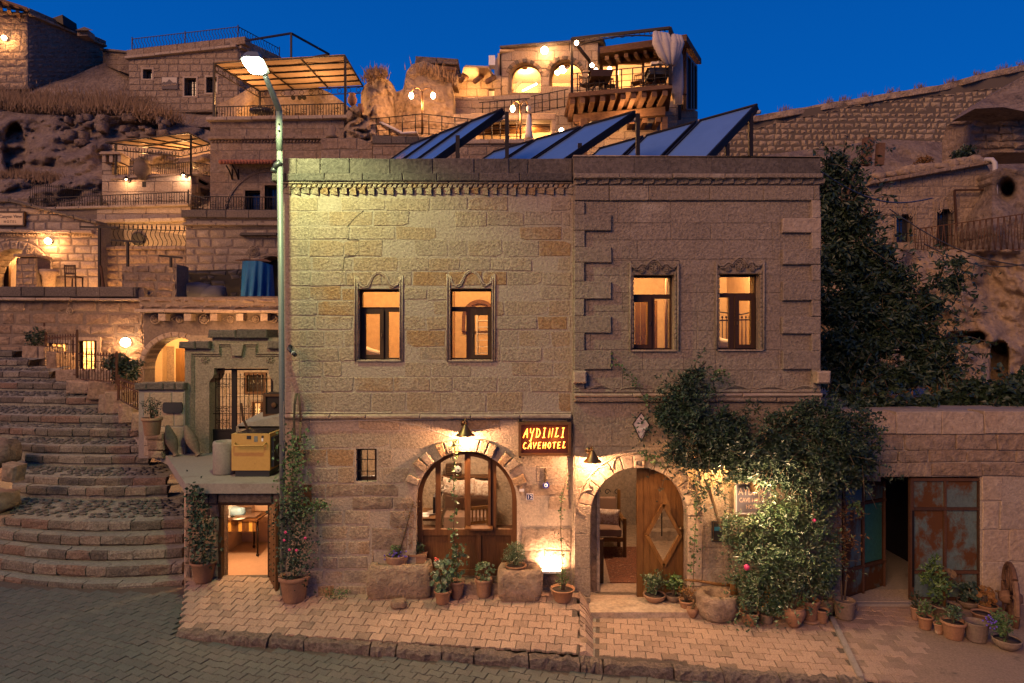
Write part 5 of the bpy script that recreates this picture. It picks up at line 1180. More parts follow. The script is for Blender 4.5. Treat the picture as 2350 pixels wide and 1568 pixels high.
for k in range(17):
    m = MB(); a = 526+k*7; v0, v1 = q4.p(a+6, 373, .05), q4.p(a-1, 384, .75); m.tube([v0, v1], .085, 8); m.build('roof_tile', surf('clay_roof_tile', [(.28,.10,.06),(.34,.13,.08)], 3, bump=.2) if k == 0 else MATS['clay_roof_tile'], ti)
m = MB(); m.add([q4.p(524,376,0), q4.p(648,376,0), q4.p(648,389,.72), q4.p(521,389,.72)], [(0,1,2,3)]); m.build('soffit_board', woodb, ti)
for a in (533, 547):
    m = MB(); m.tube([q4.p(a, 412, .02), q4.p(a+3, 408, .2), q4.p(a+2, 398, .35), q4.p(a, 389, .55)], .03, 5); m.tube([q4.p(a, 412, .02), q4.p(a, 389, .02)], .03, 5); m.build('bracket', iron, ti)
m = MB(); m.tube([P(645,372,9.6), P(634,380,9.6), P(628,392,9.6)], [.05,.05,.035], 8); m.tube([P(630,388,9.6), P(626,396,9.6)], [.05,.045], 8); tag(m.build('floodlight_unit', blackp), 'dark spotlight body fixed beside the lamp post at cornice level', 'spotlight')
pergola('large pergola of rust-tinted canvas over the upper terrace behind the street lamp', P(489,146,26), P(791,128,25.3), P(833,199,28.4), P(596,210,28.9), canvas, 3, 5, posts=((P(491,146,26), P(491,275,25.8)), (P(792,130,25.3), P(792,268,25.5)), (P(596,211,28.8), P(596,268,28.8))), th=.045)
railing('scrolled terrace railing under the large pergola', PL(0, 25.6), 493, 246, 272, 790, 238, 268, 46, sc=8, r=.014, post=(0,), scs=.14)
for a, b in (((563,94,35),(668,77,35)),((668,77,35),(668,133,35)),((668,77,35),(755,126,38)),((700,134,38),(755,126,38))): pass
fr_ = empty('awning_frame', 'bare black metal awning frame above the large pergola', 'frame', tuple(P(668, 133, 30)))
for a, b in ((P(563,94,33),P(668,77,30)),(P(668,77,30),P(668,134,30)),(P(668,77,30),P(755,125,33)),(P(755,125,33),P(690,137,33))): m = MB(); m.bar(a, b, .08, .08); m.build('bar', iron, fr_)
m = MB(); m.box(X(482,25.5)+.1, X(790,29), 15.6, 19.2, Z(272,25.5)-.2, Z(270,25.5)); m.build('terrace_floor', concr, o)
rk = relief('cave_wall', (500, 800), (190, 285), lambda x, y: 29.4+.6*sin(x*.03), rockw, nx=50, ny=20, amp=.9, fr=.5, top=lerp_tab([(500,240),(540,222),(575,200),(640,205),(720,196),(760,215),(800,245)]), bot=lambda x: 290, seed=7); tag(rk, kind='structure')
rk2 = relief('rock_shoulder', (495, 620), (215, 300), lambda x, y: 31.5, rockm, nx=26, ny=16, amp=1.0, fr=.6, top=lerp_tab([(495,268),(530,240),(560,215),(600,200),(620,206)]), bot=lambda x: 300, seed=9, back=2); tag(rk2, kind='structure')
m = MB()
for a in (673, 688, 698): m.lathe([(.01,0),(.10,0),(.10,.03)], P(a, 225, 28.6), 10, Matrix.Rotation(pi/2, 3, 'X'))
m.build('round_niches', dk, rk)
lamp('terrace_lamp', P(560,238,27.6), 140, (1,.47,.16), .1); lamp('terrace_lamp', P(730,240,27.2), 160, (1,.52,.2), .1)
def chair(label, base, s=1., rot=0., mat=woodd, group=None, col=None):
    o = empty('wooden_chair', label, 'chair', tuple(base), group); M = Matrix.Rotation(rot, 3, 'Z'); b = Vector(base); W = lambda x, y, z: b+M @ Vector((x*s, y*s, z*s))
    for x_ in (-.2, .2):
        for y_ in (-.2, .2): m = MB(); m.bar(W(x_, y_, 0), W(x_, y_+(.05 if y_ > 0 else 0), .92 if y_ > 0 else .45), .04*s, .04*s); m.build('leg', mat, o)
    m = MB(); m.mbox(W(0,0,.46), .46*s, .44*s, .04*s, M); m.build('seat', mat, o)
    for z in (.58, .88): m = MB(); m.mbox(W(0,.24,z), .40*s, .03*s, .07*s, M); m.build('back_rail', mat, o)
    for x_ in (-.12,-.04,.04,.12): m = MB(); m.mbox(W(x_,.24,.73), .03*s, .02*s, .26*s, M); m.build('slat', mat, o)
    return o
zt = Z(270,25.5)
for k, (a, d) in enumerate(((608, 27.2), (686, 27.4))): chair(['wooden chair left of the lamp arm on the large pergola terrace', 'wooden chair right of the lamp arm on the large pergola terrace'][k], (X(a,d), d-CD, zt), 1, 0, woodd, 'chairs on the large pergola terrace')
m = MB(); m.lathe([(.01,.0),(.3,.0),(.34,.12),(.3,.22),(.01,.24)], (X(600,26.3), 16.3, zt+.45), 14, Matrix.Diagonal((1.5,.8,.8)).to_3x3()); tag(m.build('floor_cushion', blackp), 'dark round-edged cushion on the large pergola terrace', 'cushion')
for k, (a, b, s_) in enumerate(((808, 243, .45), (827, 262, .36))): m = MB(); m.lathe([(.15*s_,0),(.4*s_,.3*s_),(.42*s_,.6*s_),(.25*s_,.9*s_),(.32*s_,1.05*s_),(.2*s_,1.0*s_)], P(a, b, 25.9), 14); tag(m.build('clay_jar', terra), ['larger clay jar on the broken wall at the end of the large pergola', 'smaller clay jar below its neighbour on the broken wall'][k], 'jar')
# ruin at its right
ru = relief('ruined_wall', (788, 862), (232, 372), lambda x, y: 25.7, rockw, nx=30, ny=44, amp=.7, fr=1.0, cells=1.6, top=lerp_tab([(788,262),(800,248),(815,240),(832,262),(850,268),(862,282)]), bot=lambda x: 375, seed=12, back=1.5)
tag(ru, 'crumbling ruin of loose warm stones between the large pergola and the rock pinnacle', 'ruin')
o = wallset('low_house', 'low plastered stone block with a conical clay chimney pot on its corner', 'house', PL(0, 24.6), [(736,317),(822,317),(856,330),(856,380),(736,380)], tuffR, 24, (30, 60), depth=2, gap=.03, jit=.02)
m = MB(); m.lathe([(.24,0),(.22,.1),(.13,.42),(.10,.46)], P(762, 318, 24.8), 12, wob=.1); m.build('chimney_pot', terrad, o)
# ---- rock pinnacle and big rock
pn = relief('rock_pinnacle', (828, 935), (170, 330), lambda x, y: 27.5+.0006*(x-866)**2, rockw, nx=44, ny=50, amp=.55, fr=.8, cells=.5, top=lerp_tab([(828,214),(836,196),(848,186),(862,172),(880,176),(896,188),(903,196),(912,300),(935,310)]), bot=lambda x: 335, seed=15, back=3); tag(pn, 'tall warm-lit rock pinnacle with tufts on its tip left of the double lamp', 'rock')
br = relief('rock_mass', (900, 1040), (135, 330), lambda x, y: 29.5-(y-140)*.006, rockw, nx=60, ny=60, amp=.5, fr=.5, cells=.4, top=lerp_tab([(900,215),(925,205),(932,165),(945,148),(975,140),(1000,152),(1020,170),(1036,190),(1040,215)]), bot=lambda x: 335, seed=19, back=3.5); tag(br, 'large smooth rock mass behind the double lamp with a ruined room on its summit', 'rock')
grass('dry_tufts', '', [P(845,188,27.2), P(862,172,27.2), P(880,178,27.2)], .35, 260, spread=.15)
grass('dry_tufts', '', [P(960,165,29), P(1000,175,29), P(1030,190,29)], .35, 320, spread=.25)
q7 = PL(0, 30.2)
o = wallset('summit_room', 'small ruined stone room with timber lintel on top of the rock mass', 'ruin', q7, [(952,140),(1050,146),(1050,200),(952,170)], rockm, 12, (26, 44), depth=2, gap=.03, holes=[(985,163,1020,180)])
strip(o, q7, rng(955, 1052, 40), 135, 150, 142, 154, .3, rockm, 'roof_slab', -1.5); m = MB(); plate(m, q7, [(975,153),(1048,160),(1046,167),(975,160)], (), -.3, .25); m.build('lintel_beam', woodb, o); m = MB(); plate(m, q7, rect(984,162,1021,181), (), -.5, -.45); m.build('dark_opening', dk, o)
q8 = PL(0, 31)
o = wallset('canopy_house', 'plastered stone house with projecting log-beam canopy between rock and arches', 'house', q8, [(1034,190),(1045,168),(1150,175),(1150,300),(1034,300)], tuffW, 18, (32, 56), depth=2, gap=.02, holes=[(1121,204,1134,222)])
m = MB(); v = [P(1050,186,29.5), P(1128,192,29.5), P(1134,178,31.2), P(1058,172,31.2)]; m.add([P(1064,154,29.3), P(1118,156,29.3), P(1130,180,30.9), P(1055,184,30.6), P(1068,150,29.3), P(1120,152,29.3), P(1136,176,31), P(1060,178,31)], [(0,1,2,3),(4,7,6,5),(0,4,5,1),(1,5,6,2),(0,3,7,4)]); m.build('canopy', tuffW, o)
for k, (a, b, c_, d_) in enumerate(((1057,185,1076,172),(1090,187,1108,172),(1118,188,1133,178))): m = MB(); m.tube([P(a,b,29.4), P(c_,d_,30.9)], .12, 8); m.build('log_beam', woodb, o)
m = MB(); m.box(X(1122,31), X(1136,31), 20.5, 21, Z(160,31), Z(138,31)); tag(m.build('air_conditioner', whitep), 'boxy air conditioner on the canopy house roof beside the arched windows', 'air conditioner')
m = MB(); plate(m, q8, rect(1121,204,1134,222), (), -.3, -.28); m.build('lit_opening', litpane, o)
# ---- arched-window house
q9 = PL(1151, 31, 1330, 29.8); q9s = PL(1134, 33.5, 1151, 31)
ar9 = [(1204,182,37,213),(1298,176,37.5,205)]
o = wallset('arched_window_house', 'restaurant house with two tall arched windows glowing below a bright wall lamp', 'house', q9, [(1151,113),(1372,97),(1372,240),(1151,240)], tuffW, 20, (30, 60), archs=ar9, depth=.5, gap=.015, jit=.008)
m = MB(); plate(m, q9s, [(1134,143),(1151,112),(1151,240),(1134,240)], (), -.5, 0); m.build('side_wall', tuffW, o)
strip(o, q9, rng(1150, 1372, 44), 110, 115, 93, 99, .25, weath, 'coping_stone')
for (a, b, r_, yb) in ar9:
    n = 11
    for k in range(n):
        p, q = pi-.35-(pi-.7)*(k+.04)/n, pi-.35-(pi-.7)*(k+.96)/n; f = lambda t, rr_: q9.uv(a+rr_*cos(t), b-rr_*sin(t)); m = MB()
        if stone_mesh(m, q9, [f(p, r_+.5), f(q, r_+.5), f(q, r_+9), f(p, r_+9)], -.3, .08, .02, .004): m.build('voussoir', weath if k % 2 else tuffR, o)
    m = MB(); plate(m, q9, arch(a, b, r_, yb, 14), [arch(a, b, r_-1.5, yb-1.5, 14)], -.35, -.28, back=True); w_ = m.build('window', woodd, o); m = MB(); plate(m, q9, arch(a, b, r_, yb, 14), (), -.33, -.32); m.build('pane', glass, w_)
m = MB(); a0, a1 = q9.p(1151, 150).x, q9.p(1372, 150).x; zb, zt_ = Z(232,31), Z(118,31)
m.box(a0-.1, a1, 24.6, 24.8, zb, zt_); m.box(a0-.2, a0-.1, 21.2, 24.8, zb, zt_); m.box(a1, a1+.1, 20.5, 24.8, zb, zt_); m.box(a0-.1, a1, 20.8, 24.6, zt_-.1, zt_); m.box(a0-.1, a1, 20.8, 24.6, zb, zb+.1); m.build('room_wall', roomw, o)
for k in range(5): m = MB(); m.tube([P(1150+k*50, 152, 31.6), P(1165+k*46, 160, 34.4)], .14, 8); m.build('ceiling_log', woodb, o)
m = MB(); plate(m, PL(0, 34.4), arch(1210, 212, 32, 225, 12), [arch(1210, 212, 26, 225, 12)], -.05, .06); m.build('inner_arch', tuffR, o)
m = MB(); [m.ball(P(1200+k*5, 208-k*2.4, 33.8), .05, 6) for k in range(7)]; m.build('fairy_lights', bulb, o)
lamp('room_light', P(1205,170,33), 400, (1,.47,.17), .15); lamp('room_light', P(1300,165,32.3), 400, (1,.47,.17), .15)
ch_ = empty('chandelier', 'white glass chandelier glowing behind the second arched window', 'chandelier', tuple(P(1280,150,32)))
m = MB(); m.tube([P(1279,140,32), P(1279,166,32)], .02, 5); m.build('rod', brass, ch_)
for a, b in ((1266,168),(1290,161),(1265,161),(1292,168),(1279,172)): m = MB(); m.lathe([(.04,0),(.12,.06),(.15,.14)], P(a, b, 32), 8); m.build('glass_shade', bulb, ch_)
walllamp('brightest wall lamp between the two glowing arched windows', P(1248,125,30.4), 460, r=.17, off=(0,-.4,0))
lamp('canopy_light', P(1085,200,30), 126, (1,.47,.16), .1)
o = wallset('terrace_wall', 'long tan retaining wall under the arched-window house', 'wall', PL(0, 29.9), [(1034,225),(1320,212),(1345,244),(1345,330),(1034,330)], tuffW, 18, (40, 70), depth=1.5, gap=.02)
railing('plain two-bar railing of the path below the arched windows', PL(0, 29.6), 1099, 236, 268, 1215, 226, 262, 7, mid=(.45,), r=.022)
railing('plain railing stepping up to the timber balcony', PL(0, 29.5), 1218, 222, 262, 1304, 205, 245, 5, mid=(.45,), r=.022)
# ---- timber balcony restaurant
qb = PL(1305, 27.5, 1542, 26.5); qbs = PL(1542, 26.5, 1558, 29)
o = empty('timber_balcony', 'projecting timber balcony on heavy brown beams with an iron railing', 'balcony', tuple(qb.p(1420, 250)))
fl_, fr2 = qb.p(1305,214), qb.p(1542,193); dn = Vector((0, 3.2, 0)); zf_ = fl_.z
fr2.z = zf_-.0
m = MB(); v = [fl_, fr2, fr2+dn+Vector((.6,0,0)), fl_+dn]; m.add(v+[q-Vector((0,0,.18)) for q in v], [(0,1,2,3),(7,6,5,4),(0,4,5,1),(1,5,6,2),(2,6,7,3),(3,7,4,0)]); m.build('deck_edge', woodb, o)
for k in range(10):
    f = (k+.4)/10; a = fl_.lerp(fr2, f)-Vector((0,-.1,.30)); m = MB(); m.bar(a, a+Vector((.1,3.0,0)), .2, .24); m.build('joist', woodb, o)
m = MB(); a, b = qb.p(1324,238)+Vector((0,1.5,0)), qb.p(1546,228)+Vector((0,1.5,0)); a.z = b.z = zf_-.62; m.bar(a, b, .3, .34); m.build('main_beam', woodb, o)
for k in range(7): f = (k+.5)/7; c = a.lerp(b, f)-Vector((0,0,.3)); m = MB(); m.bar(c, c+Vector((.05,1.6,0)), .2, .2); m.build('lower_joist', woodb, o)
m = MB(); m.bar(Vector((qb.p(1345,0).x, 18.4, zf_-.8)), Vector((qb.p(1345,0).x, 18.4, 9)), .3, .3); m.build('post', woodb, o); m = MB(); m.bar(Vector((X(1523,28.2), 18.2, zf_-.8)), Vector((X(1523,28.2), 18.2, 9.5)), .26, .26); m.build('post', woodb, o)
railing('black balcony railing in front of the restaurant tables', qb, 1312, 170, 212, 1540, 148, 194, 9, mid=(.3,.62), r=.025)
gz = empty('iron_canopy', 'black iron canopy frame with scroll truss over the timber balcony', 'frame', tuple(qb.p(1312, 212)))
for a, b in ((qb.p(1312,90), qb.p(1312,212)), (qb.p(1537,65), qb.p(1537,195)), (qb.p(1312,90), qb.p(1537,65)), (P(1559,122,29), P(1559,275,29)), (qb.p(1537,65), P(1559,122,29)), (P(1352,140,29.5), P(1352,205,29.5)), (qb.p(1312,90), P(1352,140,29.5))): m = MB(); m.bar(a, b, .11, .11); m.build('bar', iron, gz)
m = MB(); m.tube([qb.p(1318+k*11, 108-14*sin(pi*k/20)-1.05*k, 0) for k in range(20)], .03, 4); m.build('arched_truss_bar', iron, gz)
m = MB()
for k in range(9): c = qb.p(1335+k*23, 92-k*2.4, 0); m.tube([c+Vector((cos(t)*.12, 0, sin(t)*.08)) for t in [2*pi*q/8 for q in range(8)]], .018, 3, closed=True)
m.build('truss_scrolls', iron, gz)
cu_ = surf('faded_drape', [(.40,.34,.30),(.48,.42,.37)], 2, bump=.5, fine=8, rnd=0, pits=.2)
dp = empty('tied_drapes', 'pale tied-up drapes hanging from the right end of the balcony frame', 'drape', tuple(P(1537,190,26.6)))
for k in range(9):
    m = MB(); a = 1503+k*7; s_ = (k % 3)*.06; m.tube([P(a,74+k*1.2,26.5+s_), P(a+2,98,26.45+s_), P(1517+k*4.6,124,26.5+s_), P(1532+k*1.6,150,26.55+s_)], [.10,.17,.15,.09], 7); m.build('drape_fold', cu_, dp)
for k in range(4): m = MB(); a = 1546+k*4.5; m.tube([P(a-4,85+k*8,27), P(a-2,130,27), P(a+1,165,27.2), P(a,200,27.4), P(a+3,240,27.6)], [.08,.16,.13,.16,.05], 7); m.build('drape_fold', cu_, dp)
# restaurant behind the balcony
qr = PL(1372, 30.2, 1516, 29.5)
o = empty('glazed_restaurant', 'glazed restaurant room with beamed eaves behind the timber balcony', 'restaurant', tuple(qr.p(1450, 215)))
m = MB(); plate(m, qr, [(1372,128),(1530,108),(1575,110),(1575,215),(1372,218)], [rect(1384,150,1412,205), rect(1418,146,1472,203), rect(1478,142,1512,202), rect(1518,138,1570,205)], -.15, 0, back=True); m.build('timber_frame', woodm, o)
m = MB(); plate(m, qr, rect(1380,135,1574,210), (), -.1, -.09); m.build('pane', glass, o)
m = MB(); v = [P(1376,123,28.7), P(1516,104,28.0), P(1575,94,27.7), P(1609,148,34), P(1560,150,34), P(1380,142,31)]; m.add(v+[q+Vector((0,0,.28)) for q in v], [tuple(range(6)), tuple(range(6,12))[::-1]]+[(i, (i+1)%6, 6+(i+1)%6, 6+i)[::-1] for i in range(6)]); m.build('roof', woodb, o)
for k in range(7): m = MB(); a = 1392+k*22; m.bar(P(a,133-k*3,28.6), P(a+10,146-k*2.6,30.2), .16, .16); m.build('rafter', woodb, o)
m = MB(); m.box(X(1372,34), X(1570,34), 23.9, 24, 12, Z(128,34)); m.build('room_wall', roomw, o)
gs = PL(1575, 29.3, 1600, 33)
m = MB(); plate(m, gs, [(1575,120),(1600,152),(1600,252),(1575,252)], [[(1577,128),(1585,138),(1585,250),(1577,250)],[(1587,141),(1591,146),(1591,250),(1587,250)],[(1593,149),(1598,155),(1598,250),(1593,250)]], -.15, 0, back=True); m.build('side_frame', woodm, o); m = MB(); plate(m, gs, [(1576,124),(1599,152),(1599,251),(1576,251)], (), -.1, -.09); m.build('pane', plain('sky_reflecting_pane', (.03,.05,.09), .04, spec=1), o)
lamp('room_light', P(1440,165,32), 546, (1,.5,.18), .15)
o = wallset('restaurant_base', 'tan stone storey under the timber balcony with air conditioner', 'house', PL(0, 29.2), [(1330,236),(1553,232),(1553,372),(1330,372)], tuffW, 18, (30, 60), depth=3, gap=.015, holes=[(1452,318,1500,372)])
wallset('', None, None, PL(1553, 29.2, 1600, 33), [(1553,233),(1600,256),(1600,372),(1553,372)], tuffR, 18, (10, 22), depth=1, parent=o, gap=.02)
m = MB(); plate(m, PL(0, 29.1), rect(1452,320,1500,372), [rect(1458,328,1494,372)], -.3, .05, back=True); m.build('door_frame', woodm, o); m = MB(); plate(m, PL(0, 29.1), rect(1458,328,1494,372), (), -.3, -.25); m.build('door', woodo, o)
ac = empty('air_conditioner', 'white fan unit on the stone wall under the timber balcony', 'air conditioner', tuple(P(1374,286,28.9))); m = MB(); m.box(X(1352,28.9), X(1398,28.9), 18.7, 19.1, Z(288,28.9), Z(263,28.9)); m.build('case', whitep, ac); m = MB(); m.lathe([(.01,0),(.2,0),(.21,.03)], P(1366,276,28.65), 14, Matrix.Rotation(pi/2,3,'X')); m.build('fan_grille', blackp, ac)
walllamp('flaring wall lamp low behind the middle solar collectors', P(1287,302,28.8), 220, r=.1)
lamp('balcony_light', P(1440,270,27.6), 105, (1,.5,.2), .1)
walllamp('lamp on the left post of the balcony frame', qb.p(1322,104,.05), 90, r=.09)
g_ = 'glowing globe lamps over the balcony tables'
for k, (a, b) in enumerate(((1357,154),(1366,165),(1397,162))): walllamp(['upper left globe of the lamp cluster over the balcony tables', 'lower left globe of the lamp cluster over the balcony tables', 'globe lamp furthest right over the balcony tables'][k], P(a, b, 28.4), 40, r=.09, group=g_)
zf2 = zf_
for k, (a, d, r_, mt) in enumerate(((1346,27.9,.6,woodd),(1372,27.7,.2,woodd),(1398,28.0,.0,woodd),(1462,27.6,-.5,woodo),(1492,27.7,.3,woodo),(1516,27.5,-.2,woodo))):
    chair(['dark chair at the left corner of the timber balcony','dark chair under the left balcony table','dark chair right of the left balcony table','honey ladder-back chair in the middle of the balcony','honey chair left of the cloth-covered table','honey chair behind the right balcony table'][k], (X(a,d), d-CD, zf2+.01), 1.0, r_, mt)
def btable(label, a, d, cloth):
    o = empty('dining_table', label, 'table', (X(a,d), d-CD, zf2)); x_ = X(a,d); y_ = d-CD
    m = MB(); m.box(x_-.5, x_+.5, y_-.4, y_+.4, zf2+.72, zf2+.77); m.build('table_top', woodd, o)
    m = MB(); v = .52; m.box(x_-.42, x_+.42, y_-.43, y_+.43, zf2+.5, zf2+.775); m.build('tablecloth_drop', woodd if cloth else blackp, o)
    m = MB(); [m.tube([(x_+s*.35, y_, zf2), (x_+s*.12, y_, zf2+.4), (x_+s*.3, y_, zf2+.72)], .025, 5) for s in (-1,1)]; m.build('leg', iron, o)
btable('dark-clothed table at the left of the timber balcony', 1376, 27.4, 1); btable('dark-clothed table with white napkins at the right of the balcony', 1508, 27.2, 0)
m = MB(); [m.mbox(P(1500+k*12,147-k,27.15), .25, .2, .1, Matrix.Rotation(k*.5,3,'Z')) for k in range(2)]; tag(m.build('folded_napkins', linen), 'white folded napkins on the right balcony table', 'napkins')
# ---- lower middle: walls behind the roof, double lamps
qm = PL(0, 24.5)
o = wallset('roof_terrace_wall', 'reddish stone terrace wall with pale coping behind the solar collectors', 'wall', qm, [(856,322),(1160,326),(1340,322),(1340,380),(856,380)], tuffR, 18, (40, 70), depth=1, gap=.02)
strip(o, qm, rng(854, 1070, 38), 312, 330, 318, 334, .05, weath, 'parapet_block'); strip(o, qm, rng(1070, 1340, 44), 322, 332, 320, 330, .12, tuffW, 'coping_stone')
o = wallset('dining_room', 'low glowing dining room with red timber ceiling behind the solar collectors', 'house', PL(0, 26.8), [(1040,262),(1275,262),(1275,345),(1040,345)], tuffW, 18, (36, 60), depth=.5, gap=.02, holes=[(1090,276,1265,340)])
m = MB(); m.box(X(1080,29), X(1275,29), 18.9, 19, 9, Z(262,29)); m.build('back_wall', roomw, o); m = MB(); m.box(X(1080,27), X(1275,27), 17, 19, Z(268,27), Z(264,27)); m.build('timber_ceiling', woodm, o)
for k in range(5): m = MB(); m.tube([P(1095,284+k*6,27.4+k*.3), P(1262,280+k*5,27.4+k*.3)], .07, 6); m.build('ceiling_log', woodm, o)
lamp('room_light', P(1220,310,28), 231, (1,.5,.18), .1)
def dlamp(label, px, yb, yt, d, lit, spread=25):
    o = empty('double_lamp', label, 'lamp post', tuple(P(px, yb, d))); m = MB(); m.tube([P(px,yb,d), P(px,yt,d)], .045, 8); m.build('pole', brass, o)
    for s, on in zip((-1,1), lit):
        m = MB(); m.tube([P(px,yt,d), P(px+s*spread*.35,yt-9,d), P(px+s*spread*.8,yt-7,d), P(px+s*spread,yt+3,d)], .025, 6); m.build('arm', brass, o)
        m = MB(); m.ball(P(px+s*spread,yt+9,d), .11, 10, 0, (.85,.85,1.2)); m.build('lantern_globe', bulb if on else linen, o)
        if on: lamp('lantern_light', P(px+s*spread,yt+10,d-.02), 273, WARM, .16)
dlamp('double-armed garden lamp with both lanterns lit before the rock mass', 968.6, 309, 211, 26.5, (1,1)); dlamp('double-armed garden lamp with only one lantern lit above the first collectors', 1194, 330, 241, 25.5, (1,0), 18)
railing('three-bar railing rising from the ruin to the garden lamp', PL(848, 25.4, 968.6, 26.3), 848, 274, 316, 968, 262, 309, 4, mid=(.33,.66), r=.022)
railing('three-bar railing from the garden lamp towards the first collectors', PL(968.6, 26.3, 1090, 25.6), 969, 262, 309, 1088, 275, 320, 4, mid=(.33,.66), r=.022)
railing('three-bar railing round the dining terrace by the second garden lamp', PL(0, 25.6), 1100, 282, 322, 1195, 276, 334, 5, mid=(.33,.66), r=.022)
m = MB(); q = [P(878,287,25.9), P(905,300,25.7), P(925,311,25.6), P(955,309,25.7)]; 
for s in (-.25, .25): m.tube([v+Vector((0,s,0)) for v in q], .05, 6)
for k in range(10): f = k/9*3; i = min(2, int(f)); c = q[i].lerp(q[i+1], f-i); m.mbox(c, .16, .6, .04)
tag(m.build('deck_chair', linen), 'pale reclining deck chair beside the rock pinnacle', 'deck chair')
um = empty('closed_parasol', 'furled parasol on a thick dark pole above the middle collectors', 'parasol', tuple(P(1216,330,24.8)))
m = MB(); m.bar(P(1216,330,24.8), P(1216,262,24.8), .12, .12); m.build('pole', iron, um); m = MB(); m.lathe([(.04,.9),(.09,.7),(.13,.2),(.16,-.0)], P(1213,318,24.6), 10, wob=.3); m.build('furled_canvas', linen, um)
for k in range(3):
    m = MB(); m.bar(P(1060+k*50,325,24.0), P(1060+k*50,333,24.0), .06)
# ---- lower left: the Canyon View portal, terrace wall and lower hotel
qp = PL(0, 23.5)
o = empty('hotel_portal', 'gabled stone hotel portal with rosette-carved arch under its name board', 'building', tuple(qp.p(110, 660)))
wallset('', None, None, qp, [(-60,462),(30,459),(228,512),(228,662),(-60,662)], tuffW, 18, (24, 50), archs=[(37,640,86,662)], depth=1.5, parent=o, gap=.03, jit=.02, bulge=.03, bev=.03)
strip(o, qp, rng(30, 230, 48), 458, 466, 509, 516, .2, weath, 'gable_coping'); strip(o, qp, [-60,30], 462, 469, 458, 466, .2, weath, 'gable_coping')
strip(o, qp, rng(-60, 220, 46), 528, 535, 531, 538, .22, tuffW, 'cornice_block', -.1)
x = 0
while x < 216: m = MB(); q = [qp.uv(x,542), qp.uv(x+3.6,542), qp.uv(x+6,538), qp.uv(x+2.6,538)]; stone_mesh(m, qp, q, 0, .12, .02, .004); m.build('rope_carving', tuffW, o); x += 6.8
n = 13
for k in range(n):
    p, q = pi-pi*(k+.03)/n, pi-pi*(k+.97)/n; f = lambda t, rr_: qp.uv(37+rr_*cos(t), 640-rr_*sin(t)); m = MB()
    if stone_mesh(m, qp, [f(p,68), f(q,68), f(q,87), f(p,87)], -.8, .1, .02, .004): vo = m.build('voussoir', tuffW, o)
    t = (p+q)/2; c = qp.p(37+77.5*cos(t), 640-77.5*sin(t), .11); m = MB(); m.tube([c+Vector((cos(a)*.085,0,sin(a)*.085)) for a in [2*pi*j/10 for j in range(10)]], .013, 4, closed=True)
    for j in range(6): a = pi*j/3; m.tube([c, c+Vector((cos(a)*.07,0,sin(a)*.07))], .012, 3)
    m.build('rosette', tuffW, o)
for s in (-1, 1):
    m = MB(); q = [qp.uv(37+s*68, 662), qp.uv(37+s*88, 662), qp.uv(37+s*87, 640), qp.uv(37+s*68, 640)]
    if area2(q) < 0: q = q[::-1]
    if stone_mesh(m, qp, q, -.8, .12, .02, .004): m.build('impost', tuffW, o)
m = MB(); plate(m, PL(0, 25.5), rect(-60, 560, 130, 665), (), -.2, 0); m.build('inner_wall', roomw, o)
for (a, b) in ((-40, 20), (82, 106)): m = MB(); plate(m, PL(0, 24.4), [(a,572),(b,572),(b,662),(a,662)], (), -.1, 0); m.build('door_leaf', woodo, o)
lamp('porch_light', P(60,600,24.9), 105, (1,.47,.16), .1)
sg = empty('hotel_sign', 'cream name board reading Canyon View Hotel on the gabled portal', 'sign', tuple(qp.p(31, 519)))
m = MB(); plate(m, qp, rect(-2,488,62,520), (), .05, .14); m.build('board', plain('sign_cream', (.55,.38,.20), .5), sg); m = MB(); plate(m, qp, rect(-3,487,63,521), [rect(0,490,60,518)], .05, .17); m.build('board_frame', woodd, sg)
tx = plain('sign_brown', (.07,.03,.015), .5); text('Canyon View', qp, 31, 499, 51, 10, .145, tx, sg); text('H O T E L', qp, 30, 511, 28, 6, .145, tx, sg)
walllamp('bright glass wall lamp on the gabled hotel portal', qp.p(121,556,.08), 330, r=.11)
o2 = empty('roof_chimney', 'square stone chimney with slab cap standing before the portal arch', 'chimney', tuple(P(62, 662, 22.6))); qc = PL(0, 22.5)
wallset('', None, None, qc, [(38,592),(82,592),(84,664),(36,664)], tuffR, 14, (18, 30), depth=.7, parent=o2, gap=.03, bulge=.02)
m = MB(); plate(m, qc, [(36,590),(84,590),(82,584),(38,584)], (), -.8, .12); m.build('cap_slab', tuffR, o2); m = MB(); plate(m, qc, [(44,584),(58,584),(54,573),(47,573)], (), -.3, -.1); m.build('chimney_pot', terrad, o2)
chair('dark slatted chair standing alone on the terrace wall under the portal', P(170, 664, 21.9), .86, pi, woodd)
m = MB(); m.lathe([(.18,0),(.22,.4),(.3,.5),(.3,.62),(.2,.6)], P(112, 660, 22.8), 8); tag(m.build('stone_planter', tuffW), 'carved stone planter at the foot of the portal arch', 'planter')
for k, (x_, ya, yb, xa, xb, lab) in enumerate(((228,522,662,184,271,'tallest black T-shaped clothes post with a raking strut'),(293,553,612,255,329,'middle black T-shaped clothes post'),(392,588,614,365,418,'shortest black T-shaped clothes post'))):
    o = empty('clothes_post', lab, 'post', tuple(P(x_, yb, 22.3)), 'black T-shaped clothes posts on the terrace'); m = MB(); m.bar(P(x_,yb,21.2), P(x_,ya,21.2), .065, .065); m.build('upright', iron, o); m = MB(); m.bar(P(xa,ya-1,21.2), P(xb,ya+1+k*1.5,21.2), .06, .06); m.build('crossbar', iron, o)
    if k == 0: m = MB(); m.bar(P(238,662,21.1), P(231,610,21.1), .06, .06); m.build('strut', rusty, o)
o = wallset('terrace_back_wall', 'rough coursed wall behind the clothes posts', 'wall', PL(0, 24), [(214,570),(428,568),(428,690),(214,690)], tuffR, 17, (24, 46), depth=1, gap=.03, jit=.02, bulge=.03, bev=.03)
